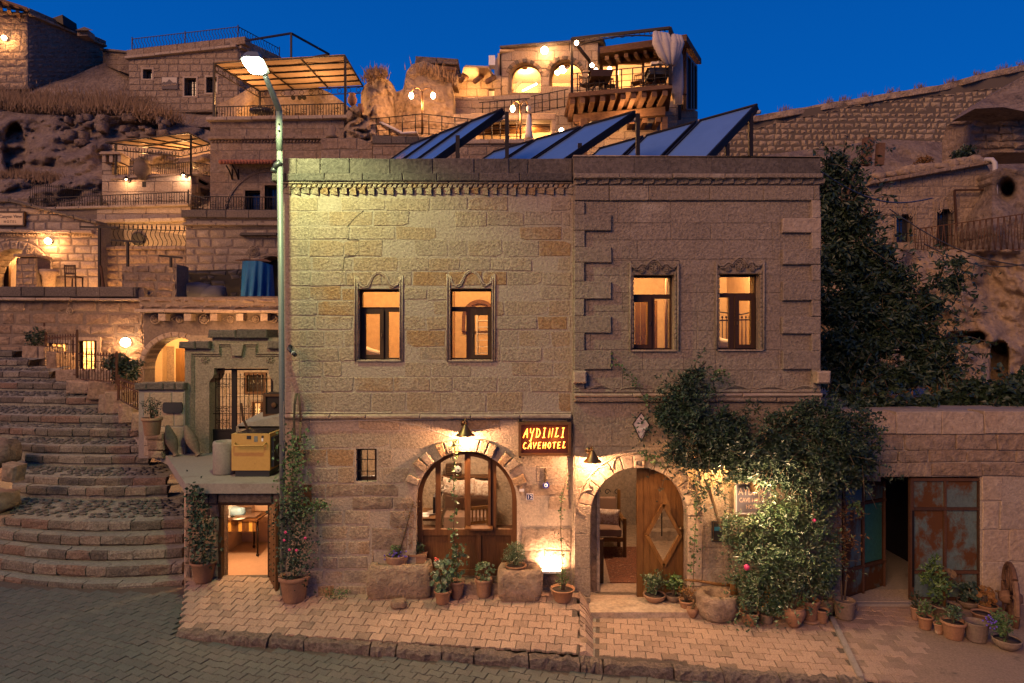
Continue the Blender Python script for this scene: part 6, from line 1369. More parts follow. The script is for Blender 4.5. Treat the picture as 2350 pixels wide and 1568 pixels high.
strip(o, PL(0, 24), rng(212, 430, 50), 566, 574, 566, 574, .12, tuffR, 'coping_stone')
qk = PL(0, 23.8)
o = wallset('carved_house', 'purple-grey carved house front with a blind arch behind the blue tarpaulin', 'house', qk, [(426,484),(662,484),(662,690),(426,690)], tuffB, 20, (26, 54), depth=1.2, archs=[(628,636,48,690)], gap=.035, jit=.02, bulge=.03, bev=.03)
strip(o, qk, rng(420, 650, 54), 484, 501, 484, 502, .15, weath, 'parapet_block'); strip(o, qk, rng(424, 650, 48), 513, 519, 514, 520, .2, tuffB, 'cornice_block')
m = MB(); plate(m, PL(0, 24.6), rect(560, 580, 680, 690), (), -.1, 0); m.build('blind_arch_back', dk, o)
m = MB(); q = qk; plate(m, q, [(556,543),(640,543),(640,537),(560,537)], (), 0, .3); m.build('stone_shelf', weath, o)
c = qk.p(582,578,.06); m = MB(); [m.tube([c+Vector((cos(a)*r_,0,sin(a)*r_)) for a in [2*pi*j/12 for j in range(12)]], .02, 4, closed=True) for r_ in (.13,.2)]; [m.tube([c, c+Vector((cos(a)*.18,0,sin(a)*.18))], .018, 3) for a in [pi*j/5 for j in range(10)]]; m.build('rosette', tuffB, o)
# pit with dark rubble, blue tarpaulin
o = wallset('pit_wall', 'dark broken block wall in the pit beside the blue tarpaulin', 'wall', PL(0, 23.0), [(405,622),(555,618),(555,690),(405,690)], plain('sooty_block', (.035,.032,.035), .9), 14, (20, 40), depth=.4, gap=.05, jit=.05, bulge=.03, skip=.15, back_mat=dk)
tp = surf('blue_tarpaulin', [(.005,.075,.19),(.01,.10,.25)], 2, bump=.6, fine=6, rnd=0, rough=.5, pits=.2, dist=.06)
m = MB(); vs = []; fs = []; NX_ = 20
for j in range(11):
    for i in range(NX_+1):
        f = i/NX_; g = j/10; x_ = 552+f*78-(1-g)*(8*(f-.5)); top_ = 599+max(0, f-.55)*22; y_ = top_+(680-top_)*g; vs.append(P(x_, y_, 22.2-.5*sin(pi*f)**.6+.10*sin(f*26+g*2)*(.3+g*.7)))
for j in range(10):
    for i in range(NX_): a = j*(NX_+1)+i; fs.append((a+NX_+1, a+NX_+2, a+1, a))
m.add(vs, fs, 0, True); k = len(vs); m.add([v+Vector((0,.6,.0)) for v in vs[:NX_+1]]+list(vs[:NX_+1]), [(i, i+1, NX_+1+i+1, NX_+1+i) for i in range(NX_)], 0, True)
tag(m.build('blue_tarpaulin', tp), 'blue tarpaulin draped over a stack beside the lamp post', 'tarpaulin')
for k in range(4): m = MB(); m.bar(P(540+k*6, 598-k, 22.0), P(612+k*3, 596+k*1.5, 22.3), .05, .03); tag(m.build('plank', woodb), ['loose plank lying lowest across the tarpaulin top','second loose plank across the tarpaulin top','third loose plank across the tarpaulin top','loose plank lying highest across the tarpaulin top'][k], 'plank', 'loose planks on the blue tarpaulin')
for k, (a, b, s_) in enumerate(((455,668,.4),(490,672,.35),(430,664,.3))): boulder('rubble_sack', P(a, b, 22.4), (s_*1.3, .3, s_*.7), plain('grey_sack%d' % k, (.06,.06,.08), .8), ['crumpled grey sack in the middle of the pit rubble','flatter grey sack nearer the blue tarpaulin','small grey sack at the left end of the pit'][k], 'sack', seed=k*5+1)
# lower hotel front (d=21 left, d=20 right)
ql = PL(0, 21); qr2 = PL(0, 20)
o = wallset('lower_hotel', 'lamplit lower hotel front with two lit latticed windows behind the spiked fence', 'building', ql, [(-60,662),(330,662),(330,905),(-60,905)], tuffR, 26, (34, 70), holes=[(112,788,160,850),(182,782,226,872)], depth=.2, gap=.04, jit=.03, bulge=.04, bev=.04)
strip(o, ql, rng(-60, 320, 66), 659, 681, 660, 683, .2, weath, 'parapet_block'); strip(o, ql, rng(-60, 322, 80), 684, 690, 686, 692, .28, tuffW, 'cornice_block')
for (a, b, c_, d_) in ((112,788,160,850),(182,782,226,872)):
    m = MB(); plate(m, ql, rect(a-7,b-8,c_+8,d_+2), [rect(a,b,c_,d_)], -.2, .1, back=True); m.build('window_surround', tuffW, o)
    m = MB(); nx_ = 4; ny_ = max(3, int((d_-b)/16)); hs = [rect(a+1.5+(c_-a-3)*i/nx_+.7, b+1.5+(d_-b-3)*j/ny_+.7, a+1.5+(c_-a-3)*(i+1)/nx_-.7, b+1.5+(d_-b-3)*(j+1)/ny_-.7) for i in range(nx_) for j in range(ny_)]
    plate(m, ql, rect(a,b,c_,d_), hs, -.14, -.09, back=True); w_ = m.build('window', woodd, o); m = MB(); plate(m, ql, rect(a,b,c_,d_), (), -.13, -.12); m.build('pane', glass, w_)
    m = MB(); [m.tube([P((c_-8)+k*2.2, b, 21.4), P((c_-8)+k*2.2, d_, 21.4)], .03, 5) for k in range(3)]; m.build('curtain', canvas, w_)
m = MB(); plate(m, PL(0, 23.0), rect(90, 760, 260, 890), (), -.1, 0); m.build('room_wall', roomw, o)
lamp('room_light', P(140,800,22.2), 300, (1,.47,.16), .1); lamp('room_light', P(205,800,22.2), 300, (1,.47,.16), .1)
def lozenge(o, pl, cx_, cyy, w_, h_, mat):
    m = MB(); q = [pl.p(cx_-w_/2,cyy,.05), pl.p(cx_,cyy-h_/2,.05), pl.p(cx_+w_/2,cyy,.05), pl.p(cx_,cyy+h_/2,.05)]; m.tube(q, .022, 4, closed=True); c = pl.p(cx_, cyy, .05); r_ = h_*.36*(pl.w(1,0).x-pl.w(0,0).x)*(pl.dist(cx_)/FP)
    m.tube([c+Vector((cos(a)*r_,0,sin(a)*r_)) for a in [2*pi*j/12 for j in range(12)]], .018, 4, closed=True); [m.tube([c, c+Vector((cos(a)*r_*.9,0,sin(a)*r_*.9))], .014, 3) for a in [pi*j/4 for j in range(8)]]; m.build('carved_lozenge', mat, o)
lozenge(o, ql, 162, 714, 54, 20, tuffW)
walllamp('bright rounded wall lamp over the shrub at the lower hotel', ql.p(298,786,.08), 420, r=.15)
o3 = wallset('carved_frieze_wall', 'stone front with projecting frieze of lozenges and rosettes behind the gateway', 'building', qr2, [(320,682),(662,680),(662,915),(330,915),(330,712),(320,712)], tuffR, 26, (34, 60), archs=[(405,848,74,915)], depth=.6, gap=.04, jit=.03, bulge=.03, bev=.04)
strip(o3, qr2, rng(322, 650, 70), 711, 719, 713, 720, .35, tuffW, 'cornice_block', -.1)
for k, a in enumerate((359, 413, 471, 530, 588, 630)):
    if k % 2 == 0 and k != 4: 
        c = qr2.p(a, 733, .08); m = MB(); m.tube([c+Vector((cos(t)*.14,0,sin(t)*.14)) for t in [2*pi*j/12 for j in range(12)]], .018, 4, closed=True); [m.tube([c, c+Vector((cos(t)*.13,0,sin(t)*.13))], .016, 3) for t in [pi*j/5 for j in range(10)]]; m.build('rosette', tuffW, o3)
    else: lozenge(o3, qr2, a, 733, 38, 20, tuffW)
for a in (383, 441, 500, 559, 614): m = MB(); plate(m, qr2, rect(a-8,721,a+8,737), (), 0, .3); m.build('corbel', tuffW, o3)
n = 15
for k in range(n):
    p, q = pi-pi*(k+.03)/n, pi-pi*(k+.97)/n; f = lambda t, rr_: qr2.uv(405+rr_*cos(t), 848-rr_*sin(t)); m = MB()
    if stone_mesh(m, qr2, [f(p,74), f(q,74), f(q,86), f(p,86)], -.6, .1, .02, .004): m.build('voussoir', tuffW, o3)
m = MB(); plate(m, PL(0, 22.5), rect(325,765,500,915), [rect(372,795,400,900)], -.3, 0); m.build('porch_back_wall', roomw, o3); m = MB(); plate(m, PL(0, 22.7), rect(372,795,400,900), (), -.3, -.1); m.build('lit_doorway', tuffW, o3)
m = MB(); plate(m, PL(0, 22.3), rect(403,800,430,905), (), -.1, 0); m.build('porch_door', woodo, o3)
lamp('porch_light', P(390,800,21.3), 168, (1,.5,.17), .1)
lamp('frieze_fill_light', P(520,760,18.5), 115, (1,.5,.2), .1)  # light without a fixture, added for the glow on the frieze
o = wallset('outcrop_wall', 'block of rough masonry standing forward on the terrace under the short clothes post', 'wall', PL(0, 21.5), [(280,612),(405,607),(405,690),(280,690)], tuffR, 20, (26, 46), depth=.8, gap=.04, jit=.03, bulge=.03, bev=.04)
wallset('', None, None, PL(0, 19.9), [(320,682),(662,684),(662,712),(320,712)], tuffR, 14, (30, 50), depth=.5, parent=o3, gap=.05, jit=.04, bulge=.05, bev=.05, rnd=.8)
shrub('oleander_bush', 'dark leafy bush in front of the rounded lamp beside the spiked fence', 'bush', P(282,842,16.6), (.62,.5,.42), 900, leafd, .12, 21, base=P(285,885,16.6))
shrub('dark_bush', 'small dark bush tangled in the old hooped fence', 'bush', P(80,775,20.6), (.4,.3,.35), 260, leafd, .12, 22)
# ---- right side: fortress wall, tower, house, cliffs
topw = lerp_tab([(1560,288),(1600,276),(1700,272),(1749,265),(1818,253),(1895,239),(1980,226),(2074,210),(2168,195),(2251,171),(2360,148),(2420,140)])
qf = PL(0, 42); fdark = plain('deep_joint', (.10,.075,.05), .95)
fo_ = wallset('fortress_wall', 'long rough stone wall climbing to the right under the open sky', 'wall', qf, [(1560,290),(1749,267),(1980,228),(2168,197),(2430,140),(2430,372),(1560,372)], surf('fortress_stone', [(.30,.225,.135),(.37,.28,.175),(.33,.24,.15),(.40,.305,.20)], 1.2, bump=1, fine=7, dist=.08, pits=.6, spots=((.10,.075,.05), .62, .8)), 12.5, (12, 24), depth=2, gap=.055, jit=.06, bulge=.07, bev=.05, rnd=.8, back_mat=fdark, skip=.02)
cp = relief('wall_crest', (1560, 2430), (140, 300), lambda x, y: 41.9, rockw, nx=160, ny=4, amp=.45, fr=.7, top=lambda x: topw(x)-2+2*noise.noise(Vector((x*.03,0,0))), bot=lambda x: topw(x)+12, seed=33, back=2, parent=None); tag(cp, kind='structure')
for x_ in (1800,1900,1935,1985,2045,2110,2180,2240,2300,2345): grass('dry_tufts', '', [P(x_-6, topw(x_-6)-2, 42), P(x_+8, topw(x_+8)-2, 42)], .3, 40, spread=.15, wdt=.02)
sl = relief('scree_slope', (1560, 2430), (320, 480), lambda x, y: 40-(y-330)*.045, rockm, nx=100, ny=26, amp=.8, fr=.5, top=lerp_tab([(1560,360),(1723,361),(1840,345),(2037,320),(2222,330),(2430,340)]), bot=lambda x: 480, seed=35); tag(sl, kind='structure')
def towf(x, y): return 30+2.5*((x-2330)/110)**2
tw = empty('round_tower', 'bulging round stone tower at the right edge with a dark slab roof', 'tower', tuple(P(2300, 335, 30)))
tr = relief('wall', (2222, 2440), (250, 350), towf, rockw, parent=tw, nx=40, ny=16, amp=.15, fr=1, top=lerp_tab([(2222,300),(2230,262),(2245,252),(2350,250),(2440,262)]), bot=lambda x: 350, back=2)
for j in range(5):
    x_ = 2226+(j % 2)*8
    while x_ < 2430:
        w_ = R.uniform(26, 38); pa = PL(x_, towf(x_+1, 0)-.12, x_+w_, towf(x_+w_, 0)-.12); m = MB(); ya = 256+j*17
        q = [pa.uv(x_+1.5, ya+15), pa.uv(x_+w_-1.5, ya+15), pa.uv(x_+w_-1.5, ya+1), pa.uv(x_+1.5, ya+1)]
        if stone_mesh(m, pa, q, -.2, .05, .06, .05, .08): m.build('stone', rockw, tw)
        x_ += w_
m = MB(); v = [P(2236,250,29), P(2262,226,30), P(2352,172,30), P(2440,150,30), P(2440,262,29), P(2350,256,28.5), P(2300,246,28.5)]; m.add(v+[q+Vector((.3,2,.1)) for q in v], [tuple(range(7))[::-1]]+[(i, (i+1)%7, 7+(i+1)%7, 7+i) for i in range(7)]); m.build('slab_roof', rockm, tw)
qh = PL(0, 24)
o = wallset('right_hillside_house', 'plastered tan house with two barred windows behind the tree and a white drainpipe', 'house', qh, [(1960,425),(2262,376),(2276,400),(2276,600),(1960,600)], rockw, 24, (44, 80), holes=[(2057,492,2093,556),(2150,480,2187,566)], depth=3, gap=.012, jit=.02, t1=.008, bev=.02, bulge=.006)
strip(o, qh, rng(1985, 2262, 40), 420, 428, 372, 380, .3, tuffR, 'cornice_block')
for (a, b, c_, d_) in ((2057,492,2093,556),(2150,480,2187,566)):
    bwin(o, qh, a, b, c_, d_, bars=4, fr=0, depth=-.3); ogee(qh, a-8, c_+8, b-26, d_, o, rockw, .02, .025)
for k in range(9): x_ = 2010+k*28; boulder('loose_roof_stone', P(x_, 412-(x_-2010)*.165-4, 24.6), (R.uniform(.2,.5), .3, R.uniform(.12,.25)), rockw, seed=k*2.3, parent=o)
m = MB(); m.tube([P(2259,367,23.8), P(2276,367,23.6), P(2282,374,23.5), P(2284,480,23.5), P(2289,585,23.5)], .085, 8); tag(m.build('drainpipe', plumb), 'white plastic drainpipe at the corner of the right-hand hillside house', 'pipe')
m = MB(); m.bar(P(2194,520,23.8), P(2189.5,437,23.8), .06); m.bar(P(2189.5,437,23.8), P(2270,435.5,23.8), .06); tag(m.build('angle_iron', rusty), 'bent thin iron rod frame on the right-hand hillside house', 'iron frame')
railing('rusty railing of crossed bars in front of the barred windows', PL(2095, 23.4, 2420, 21), 2096, 527, 590, 2400, 484, 574, 44, mat=rusty, diag=1, r=.016)
m = MB(); [m.bar(P(a,380,31), P(a+3,318+k*12,31), .35 if k == 0 else .3) for k, a in enumerate((1987, 2017))]; tag(m.build('timber_stumps', woodb), 'pair of dark upright timber stumps on the slope above the tree', 'posts')
shrub('hillside_bush', 'dark bush on the roof of the right-hand hillside house', 'bush', P(2215,352,25), (.7,.4,.35), 500, leafd, .14, 41); shrub('hillside_bush', 'smaller brown bush left of the dark roof bush', 'bush', P(2120,370,25.4), (.45,.3,.25), 260, leafr, .12, 42)
def cf(x, y):
    d = 21.5-(y-580)*.006
    for (a, b, c_, e_) in ((2292,835,22,52),(2215,775,46,14)):
        t = ((x-a)/c_)**4+((y-b)/e_)**4
        if t < 1: d += 1.6*min(1, (1-t)*3)
    return d
cr = relief('rock_cliff', (1940, 2460), (572, 930), cf, rockw, nx=130, ny=90, amp=1.0, fr=.8, cells=.5, top=lambda x: 574+4*noise.noise(Vector((x*.05,1,1))), bot=lambda x: 930, seed=52); tag(cr, kind='structure')
rr2_ = relief('rock_outcrop', (2276, 2460), (375, 600), lambda x, y: 23.3-1.2*(y-375)/225+(1.6*max(0, 1-((x-2310)/24)**2-((y-435)/30)**2)), rockm, nx=40, ny=46, amp=.5, fr=.7, top=lerp_tab([(2276,398),(2295,385),(2349,392),(2460,380)]), bot=lambda x: 605, seed=54); tag(rr2_, kind='structure')
o = wallset('ruined_front', 'pale ruined house front in the lower right cliff beside the dark cave door', 'ruin', PL(0, 20.2), [(2196,800),(2272,800),(2272,900),(2196,900)], tuffR, 15, (20, 34), depth=.8, gap=.03, jit=.02)
for k, (a, b, c_, d_) in enumerate(((1838,363,2140,455),(2040,480,2420,616),(2120,560,2420,590))):
    m = MB(); A_, B_ = P(a, b, 10.4 if k == 0 else 15), P(c_, d_, 13.5); m.tube([A_.lerp(B_, t/10)-Vector((0,0,.35*sin(pi*t/10))) for t in range(11)], .013, 4); tag(m.build('power_cable', blackp), ['black cable leaving the parapet corner towards the tree','thick black cable crossing in front of the barred windows','thin black cable drooping below the crossed-bar railing'][k], 'cable')
# soft warm fill added over the left terraces, with no lamp post behind it
lamp('terrace_fill_light', P(200, 560, 17), 126, (1,.5,.22), .2)
# ======================= GARAGE, STREET LAMP, SIGNS, PLANTS =======================
# ---- garage wall on the right
Gg = PL(0, 10.05)
ga_ = empty('garage', 'flat-roofed stone garage with pale lintel course and rusty turquoise metal doors', 'building', tuple(P(2140, 1385, 10.05)))
m = MB(); plate(m, Gg, rect(1881, 958, 2700, 1440), [rect(1930, 1095, 2251, 1381)], -.5, -.02); m.build('wall', mortar, ga_)
hg = [(1928, 1093, 2253, 1383)]
stones(Gg, rect(1884, 944, 2690, 996), tuffW, ga_, rows=[944, 996], wr=(90, 130), t1=.03, t0=-.35, gap=.008, seed=61, jit=.008, bev=.010)
stones(Gg, rect(1884, 997, 2690, 1094), tuffR, ga_, rows=[997, 1034, 1062, 1094], wr=(70, 120), t1=.006, gap=.016, seed=62, jit=.014, bev=.012, bulge=.004, rnd=.6)
stones(Gg, rect(2254, 1094, 2690, 1400), tuffW, ga_, rows=[1094, 1150, 1215, 1290, 1400], wr=(70, 130), t1=.0, gap=.012, seed=63, jit=.015, bev=.010, bulge=.006, rnd=.6, skip=.2)
m = MB(); plate(m, Gg, rect(1884, 1094, 1930, 1400), (), -.4, .01); m.build('jamb', tuffR, ga_)
m = MB(); m.box(X(1884,10.05), 11, .1, 5.5, Z(945,10.05)-.22, Z(950,10.05)); m.build('roof_slab', concr, ga_)
m = MB(); m.box(X(1930,10.05), X(2251,10.05), 3.5, 3.6, -.2, 2.4); m.box(X(1930,10.05)-.5, X(1930,10.05)-.4, .5, 3.5, -.2, 2.4); m.box(X(2251,10.05)+.4, X(2251,10.05)+.5, .5, 3.5, -.2, 2.4); m.build('dark_back_wall', dk, ga_)
m = MB(); m.box(X(1930,10.05), X(2251,10.05), -.02, 3.5, -.1, .03); m.build('threshold', concr, ga_)
rustp = surf('rusted_turquoise_paint', [(.075,.115,.10),(.10,.14,.12),(.085,.105,.10)], 2.5, bump=.25, fine=30, rough=.9, pits=.4, rnd=.7, stretch=(1,1,.7), spots=((.085,.036,.014), .455, 2.2), spec=.1)
tq = surf('turquoise_paint', [(.03,.12,.085),(.04,.15,.11)], 2.5, bump=.15, fine=20, rough=.85, pits=.3, spots=((.12,.06,.03), .66, 5))
def leaf_door(label, pl, x0, x1, panels, fy, mats):
    o = empty('metal_door', label, 'door', tuple(pl.p((x0+x1)/2, 1375)), 'leaves of the rusty garage door')
    m = MB(); plate(m, pl, [(x0,fy[0]),(x1,fy[1]),(x1,fy[2]),(x0,fy[3])], (), -.03, -.015); m.build('backing_sheet', rusty, o)
    for i, q in enumerate(panels): m = MB(); plate(m, pl, q, (), -.012, .004); m.build('panel', mats[i % len(mats)], o)
    return o
L0 = PL(1931, 10.1, 2029, 10.75)
a = leaf_door('left garage door leaf ajar, with one bright turquoise panel', L0, 1931, 2029, [[(1936,1110),(1984,1112),(1984,1150),(1936,1160)],[(1988,1112),(2024,1114),(2024,1142),(1988,1148)],[(1937,1166),(1974,1160),(1974,1296),(1937,1306)],[(1982,1158),(2022,1150),(2022,1282),(1982,1292)],[(1937,1314),(2024,1290),(2024,1344),(1937,1368)]], (1100,1106,1352,1376), [rustp, rustp, rustp, tq, rustp])
for q in ((1931,1163,2029,1146),(1931,1311,2029,1287)): m = MB(); m.bar(L0.p(q[0],q[1],.01), L0.p(q[2],q[3],.01), .04); m.build('crossbar', rusty, a)
for x_ in (1934, 1978, 2026): m = MB(); m.bar(L0.p(x_,1104,.012), L0.p(x_,1352 if x_ > 2000 else 1370,.012), .035); m.build('stile', rusty, a)
R0 = PL(0, 10.12)
a = leaf_door('right garage door leaf, closed and heavily rusted over pale blue paint', R0, 2086, 2249, [[(2094,1104),(2240,1104),(2240,1164),(2094,1164)],[(2094,1171),(2162,1171),(2162,1308),(2094,1308)],[(2171,1171),(2240,1171),(2240,1308),(2171,1308)],[(2094,1316),(2240,1316),(2240,1370),(2094,1370)]], (1097,1097,1376,1376), [rustp])
for y_ in (1100, 1167, 1312, 1373): m = MB(); m.bar(R0.p(2087,y_,.01), R0.p(2248,y_,.01), .045); m.build('crossbar', rusty, a)
for x_ in (2089, 2166, 2245): m = MB(); m.bar(R0.p(x_,1100,.014), R0.p(x_,1374,.014), .05 if x_ != 2166 else .035); m.build('stile', rusty, a)
m = MB(); m.bar(R0.p(2091,1170,.03), R0.p(2091,1345,.03), .03); m.build('bolt_rod', iron, a)
# ---- street lamp
sl_ = empty('street_lamp', 'tall galvanised street lamp with angled arm and blazing rectangular head', 'street lamp', tuple(G1(648, 1362)))
b0 = G1(649, 1362); zt0 = 0
m = MB(); tp_ = P(641, 292, 9.62); m.tube([Vector((b0.x, b0.y, -.05)), P(647, 900, 9.66), tp_], .041, 12); m.build('pole', galv, sl_)
m = MB(); t2_ = P(640.5, 255, 9.6); m.tube([tp_-Vector((0,0,.35)), t2_], .048, 12); m.build('collar', galv, sl_)
m = MB(); hd0 = P(609, 176, 8.86); m.tube([t2_, P(638, 247, 9.56), hd0], [.050,.046,.036], 10); m.build('arm', galv, sl_)
for yy in (285, 300): m = MB(); m.ball(P(640, yy, 9.55), .014, 6); m.build('bolt', iron, sl_)
hz_ = Z(134, 8.31); hp_ = lambda px, py, dz=0.: Vector((X(px, gd(py, hz_)), gd(py, hz_)-CD, hz_+dz))
def gdz(py): return (CH-hz_)*FP/(py-CY)
o_ = [(553,136),(562,131),(594,132),(603,138),(616,164),(610,174),(584,172),(572,163)]
m = MB(); n = 8; cc_ = hp_(584,150); lo = [hp_(a, b, .0) for a, b in o_]; up_ = [cc_.lerp(q, .72)+Vector((0,0,.10)) for q in lo]
lo = [cc_.lerp(q, 1.08) for q in lo]; m.add(lo+up_, [(i, (i+1)%n, n+(i+1)%n, n+i) for i in range(n)]+[tuple(range(n,2*n)), tuple(range(n))[::-1]]); m.build('lamp_head', galv, sl_)
led = bulbmat('lit_street_lens', (.93, 1.0, .72), 40)
m = MB(); l2 = [hp_(a, b, -.004) for a, b in ((555,137),(563,133),(593,134),(601,139),(611,161),(604,166),(582,165),(572,160))]; l3 = [cc_.lerp(q, .93)+Vector((0,0,-.035)) for q in l2]; m.add(l2+l3, [tuple(range(8))[::-1], tuple(range(8,16))]+[(i, 8+i, 8+(i+1)%8, (i+1)%8) for i in range(8)]); m.build('lens', led, sl_)
hc = hp_(584, 148, -.10)
lamp('street_light', hc, 500, (.84, 1.0, .46), .09, spot=138, aim=hc+Vector((.02,.22,-1)), blend=.4)
# ---- security camera
sc_ = empty('security_camera', 'black bullet security camera on the left edge of the yellow-lit facade', 'camera', tuple(A.p(670, 797)))
m = MB(); a, b = A.p(671,800,.16), A.p(692,814,.30); m.tube([a, b], .032, 10); m.build('body', blackp, sc_); m = MB(); m.tube([A.p(666,795,0), A.p(667,797,.10), a], .018, 6); m.ball(A.p(666,796,.01), .035, 8); m.build('bracket', blackp, sc_); m = MB(); m.tube([a.lerp(b,.72), a.lerp(b,.76)], .034, 10); m.build('collar_ring', whitep, sc_)
# ---- wall lamps
def gooseneck(label, px, yt, ys, w_px, t, e, pl):
    o = empty('wall_lamp', label, 'lamp', tuple(pl.p(px, yt)), 'gooseneck lamps on the two house fronts'); w_ = w_px/150/2
    zt_ = pl.p(px, yt).z; zs = pl.p(px, ys).z; c = pl.p(px, ys, t)
    m = MB(); m.tube([pl.p(px-5,yt+13,.0), pl.p(px-5,yt+13,.03)], .05, 12); m.tube([pl.p(px-5,yt+13,.02), pl.p(px-2,yt+8,.10), pl.p(px,yt+1,.16), Vector((c.x,c.y,zt_-.01)), Vector((c.x,c.y,zs+.15))], .012, 8); m.build('gooseneck', brass, o)
    m = MB(); m.lathe([(.018,.17),(.03,.155),(.05,.12),(w_*.55,.07),(w_*.85,.025),(w_,0),(w_*.97,-.004),(w_*.8,.018),(w_*.5,.055),(.03,.1)], c, 22); m.build('lamp_shade', brass, o)
    m = MB(); m.ball(c+Vector((0,0,.01)), .028, 10, 0, (1,1,1.5)); m.build('bulb', bulb, o)
    lamp('lamp_light', c+Vector((0,-.0,-.02)), e, (1,.50,.25), .028); return o
gooseneck('gooseneck lamp with conical shade over the arched shopfront', 1069.5, 958, 995, 44, .22, 170, A)
gooseneck('gooseneck lamp with bell shade left of the plank door arch', 1355, 1021, 1054, 41, .22, 185, B)
# ---- neon sign
ns = empty('neon_sign', 'framed orange neon sign reading AYDINLI CAVE HOTEL', 'sign', tuple(A.p(1248, 1042)))
m = MB(); plate(m, A, rect(1192,969,1305,1040), (), .05, .10); m.build('board', plain('sign_dark_board', (.05,.014,.008), .6), ns)
m = MB(); plate(m, A, rect(1189,966,1308,1043), [rect(1195,972,1302,1037)], .03, .16, back=True); m.build('frame', surf('bronze_frame', [(.10,.05,.02),(.14,.075,.03)], 5, bump=.1, rough=.5, rnd=.2), ns)
for x_ in (1193, 1303): 
    for y_ in (963, 1045): m = MB(); m.box(A.p(x_-3,0).x, A.p(x_+3,0).x, -.12, -.02, A.p(0,y_+3).z, A.p(0,y_-3).z); m.build('fixing_bracket', iron, ns)
SF = {'A': [[(0,0),(.3,.55),(.62,1),(.72,0)],[(.15,.38),(.8,.42)]], 'Y': [[(.05,1),(.1,.6),(.35,.5)],[(.75,1),(.5,.45),(.25,-.45),(.0,-.3)]], 'D': [[(.15,1),(.1,0)],[(0,.98),(.5,.9),(.78,.5),(.5,.1),(0,.02)]], 'I': [[(.15,1),(.6,1.02)],[(.4,1),(.3,0)],[(.05,0),(.55,.03)]], 'N': [[(.05,0),(.15,1),(.6,0),(.75,1)]], 'L': [[(.35,1),(.25,.5),(.12,.05),(.5,.08),(.75,.2)],[(.15,1),(.6,1)]],
 'C': [[(.7,.9),(.4,1),(.1,.6),(.15,.15),(.45,0),(.75,.15)]], 'V': [[(.05,1),(.3,0),(.8,1)]], 'E': [[(.7,1),(.15,.97),(.1,0),(.7,.05)],[(.12,.5),(.6,.53)]], 'H': [[(.15,1),(.1,0)],[(.7,1),(.65,0)],[(-.02,.5),(.85,.55)]], 'O': [[(.4,1),(.1,.7),(.12,.25),(.4,0),(.68,.3),(.66,.75),(.4,1)]], 'T': [[(.0,.92),(.8,1)],[(.42,.98),(.38,0)]]}
neon = bulbmat('neon_tube', (1.0, .20, .01), 7.0)
def neonline(word, x0, x1, yb, h, name):
    n = len(word); w_ = (x1-x0)/n
    for i, ch in enumerate(word):
        m = MB()
        for st_ in SF[ch]: m.tube([A.p(x0+(i+a*.86)*w_+(b*.12)*w_, yb-b*h-i*.15, .125) for a, b in st_], .0068, 5)
        m.build('neon_letter', neon, ns)
neonline('AYDINLI', 1200, 1299, 1002, 21, ''); neonline('CAVEHOTEL', 1199, 1299, 1027, 14, '')
lamp('neon_light', A.p(1225,1003,.22), 2.2, (1,.28,.03), .05); lamp('neon_light', A.p(1272,1003,.22), 2.2, (1,.28,.03), .05)
# ---- number plate, charm, tiny plate, mirror
pn_ = empty('number_plate', 'small dark blue enamel plate with the number 12', 'plate', tuple(A.p(1215.5, 1146)))
m = MB(); plate(m, A, rect(1207.5,1132.5,1223.5,1147), (), .0, .025); m.build('rim', whitep, pn_); m = MB(); plate(m, A, rect(1208.7,1133.7,1222.3,1145.8), (), .025, .03); m.build('enamel', plain('blue_enamel', (.015,.03,.12), .35), pn_)
text('12', A, 1215.5, 1140, 10, 8, .032, plain('white_numeral', (.8,.8,.8), .5), pn_)
m = MB(); plate(m, A, rect(1191.5,1122,1202.5,1127.5), (), .0, .02); tag(m.build('meter_tag', whitep), 'tiny pale tag on the stone above the blue number plate', 'tag')
ev = empty('evil_eye_charm', 'blue glass eye charm hanging below a braided cord on the wall', 'charm', tuple(A.p(1252, 1118)))
m = MB()
for k in range(7): m.ball(A.p(1250.5+(k%2), 1077+k*4.6, .03), .022, 6, 0, (1,.7,1.2))
m.build('braid', stemm, ev); rx = Matrix.Rotation(pi/2, 3, 'X')
for r_, t_, c_ in ((.05,.03,(.01,.02,.25)),(.030,.036,(.7,.75,.8)),(.020,.041,(.15,.35,.6)),(.010,.046,(.01,.01,.02))): m = MB(); m.lathe([(.001,0),(r_,0),(r_*.9,.008)], A.p(1252,1112.6,t_), 16, rx); m.build('glass_ring', plain('eye_glass%d' % int(r_*1000), c_, .15), ev)
dm = empty('diamond_mirror', 'pebble-textured diamond ornament in an iron frame beside the climbing vine', 'ornament', tuple(B.p(1469, 1011)))
q = [(1469,946),(1488,974),(1469,1012),(1450,972)]
m = MB(); plate(m, B, q, (), .03, .06); m.build('backing', plain('mirror_backing', (.55,.46,.40), .4, .1), dm)
m = MB(); m.tube([B.p(a,b,.06) for a, b in q], .012, 6, closed=True); m.build('frame', iron, dm)
for k in range(26):
    a, b = R.uniform(1453,1486), R.uniform(954,1002)
    if abs(a-1469)/16+abs(b-976)/(27) > .95: continue
    m = MB(); stone_mesh(m, B, [B.uv(a-3,b+2.2),B.uv(a+3,b+2.2),B.uv(a+3,b-2.2),B.uv(a-3,b-2.2)], .05, .07, .004, .006); m.build('mosaic_chip', plain('mosaic_chip%d' % k, (.62+R.uniform(-.1,.1),.52,.46), .35, .1), dm)
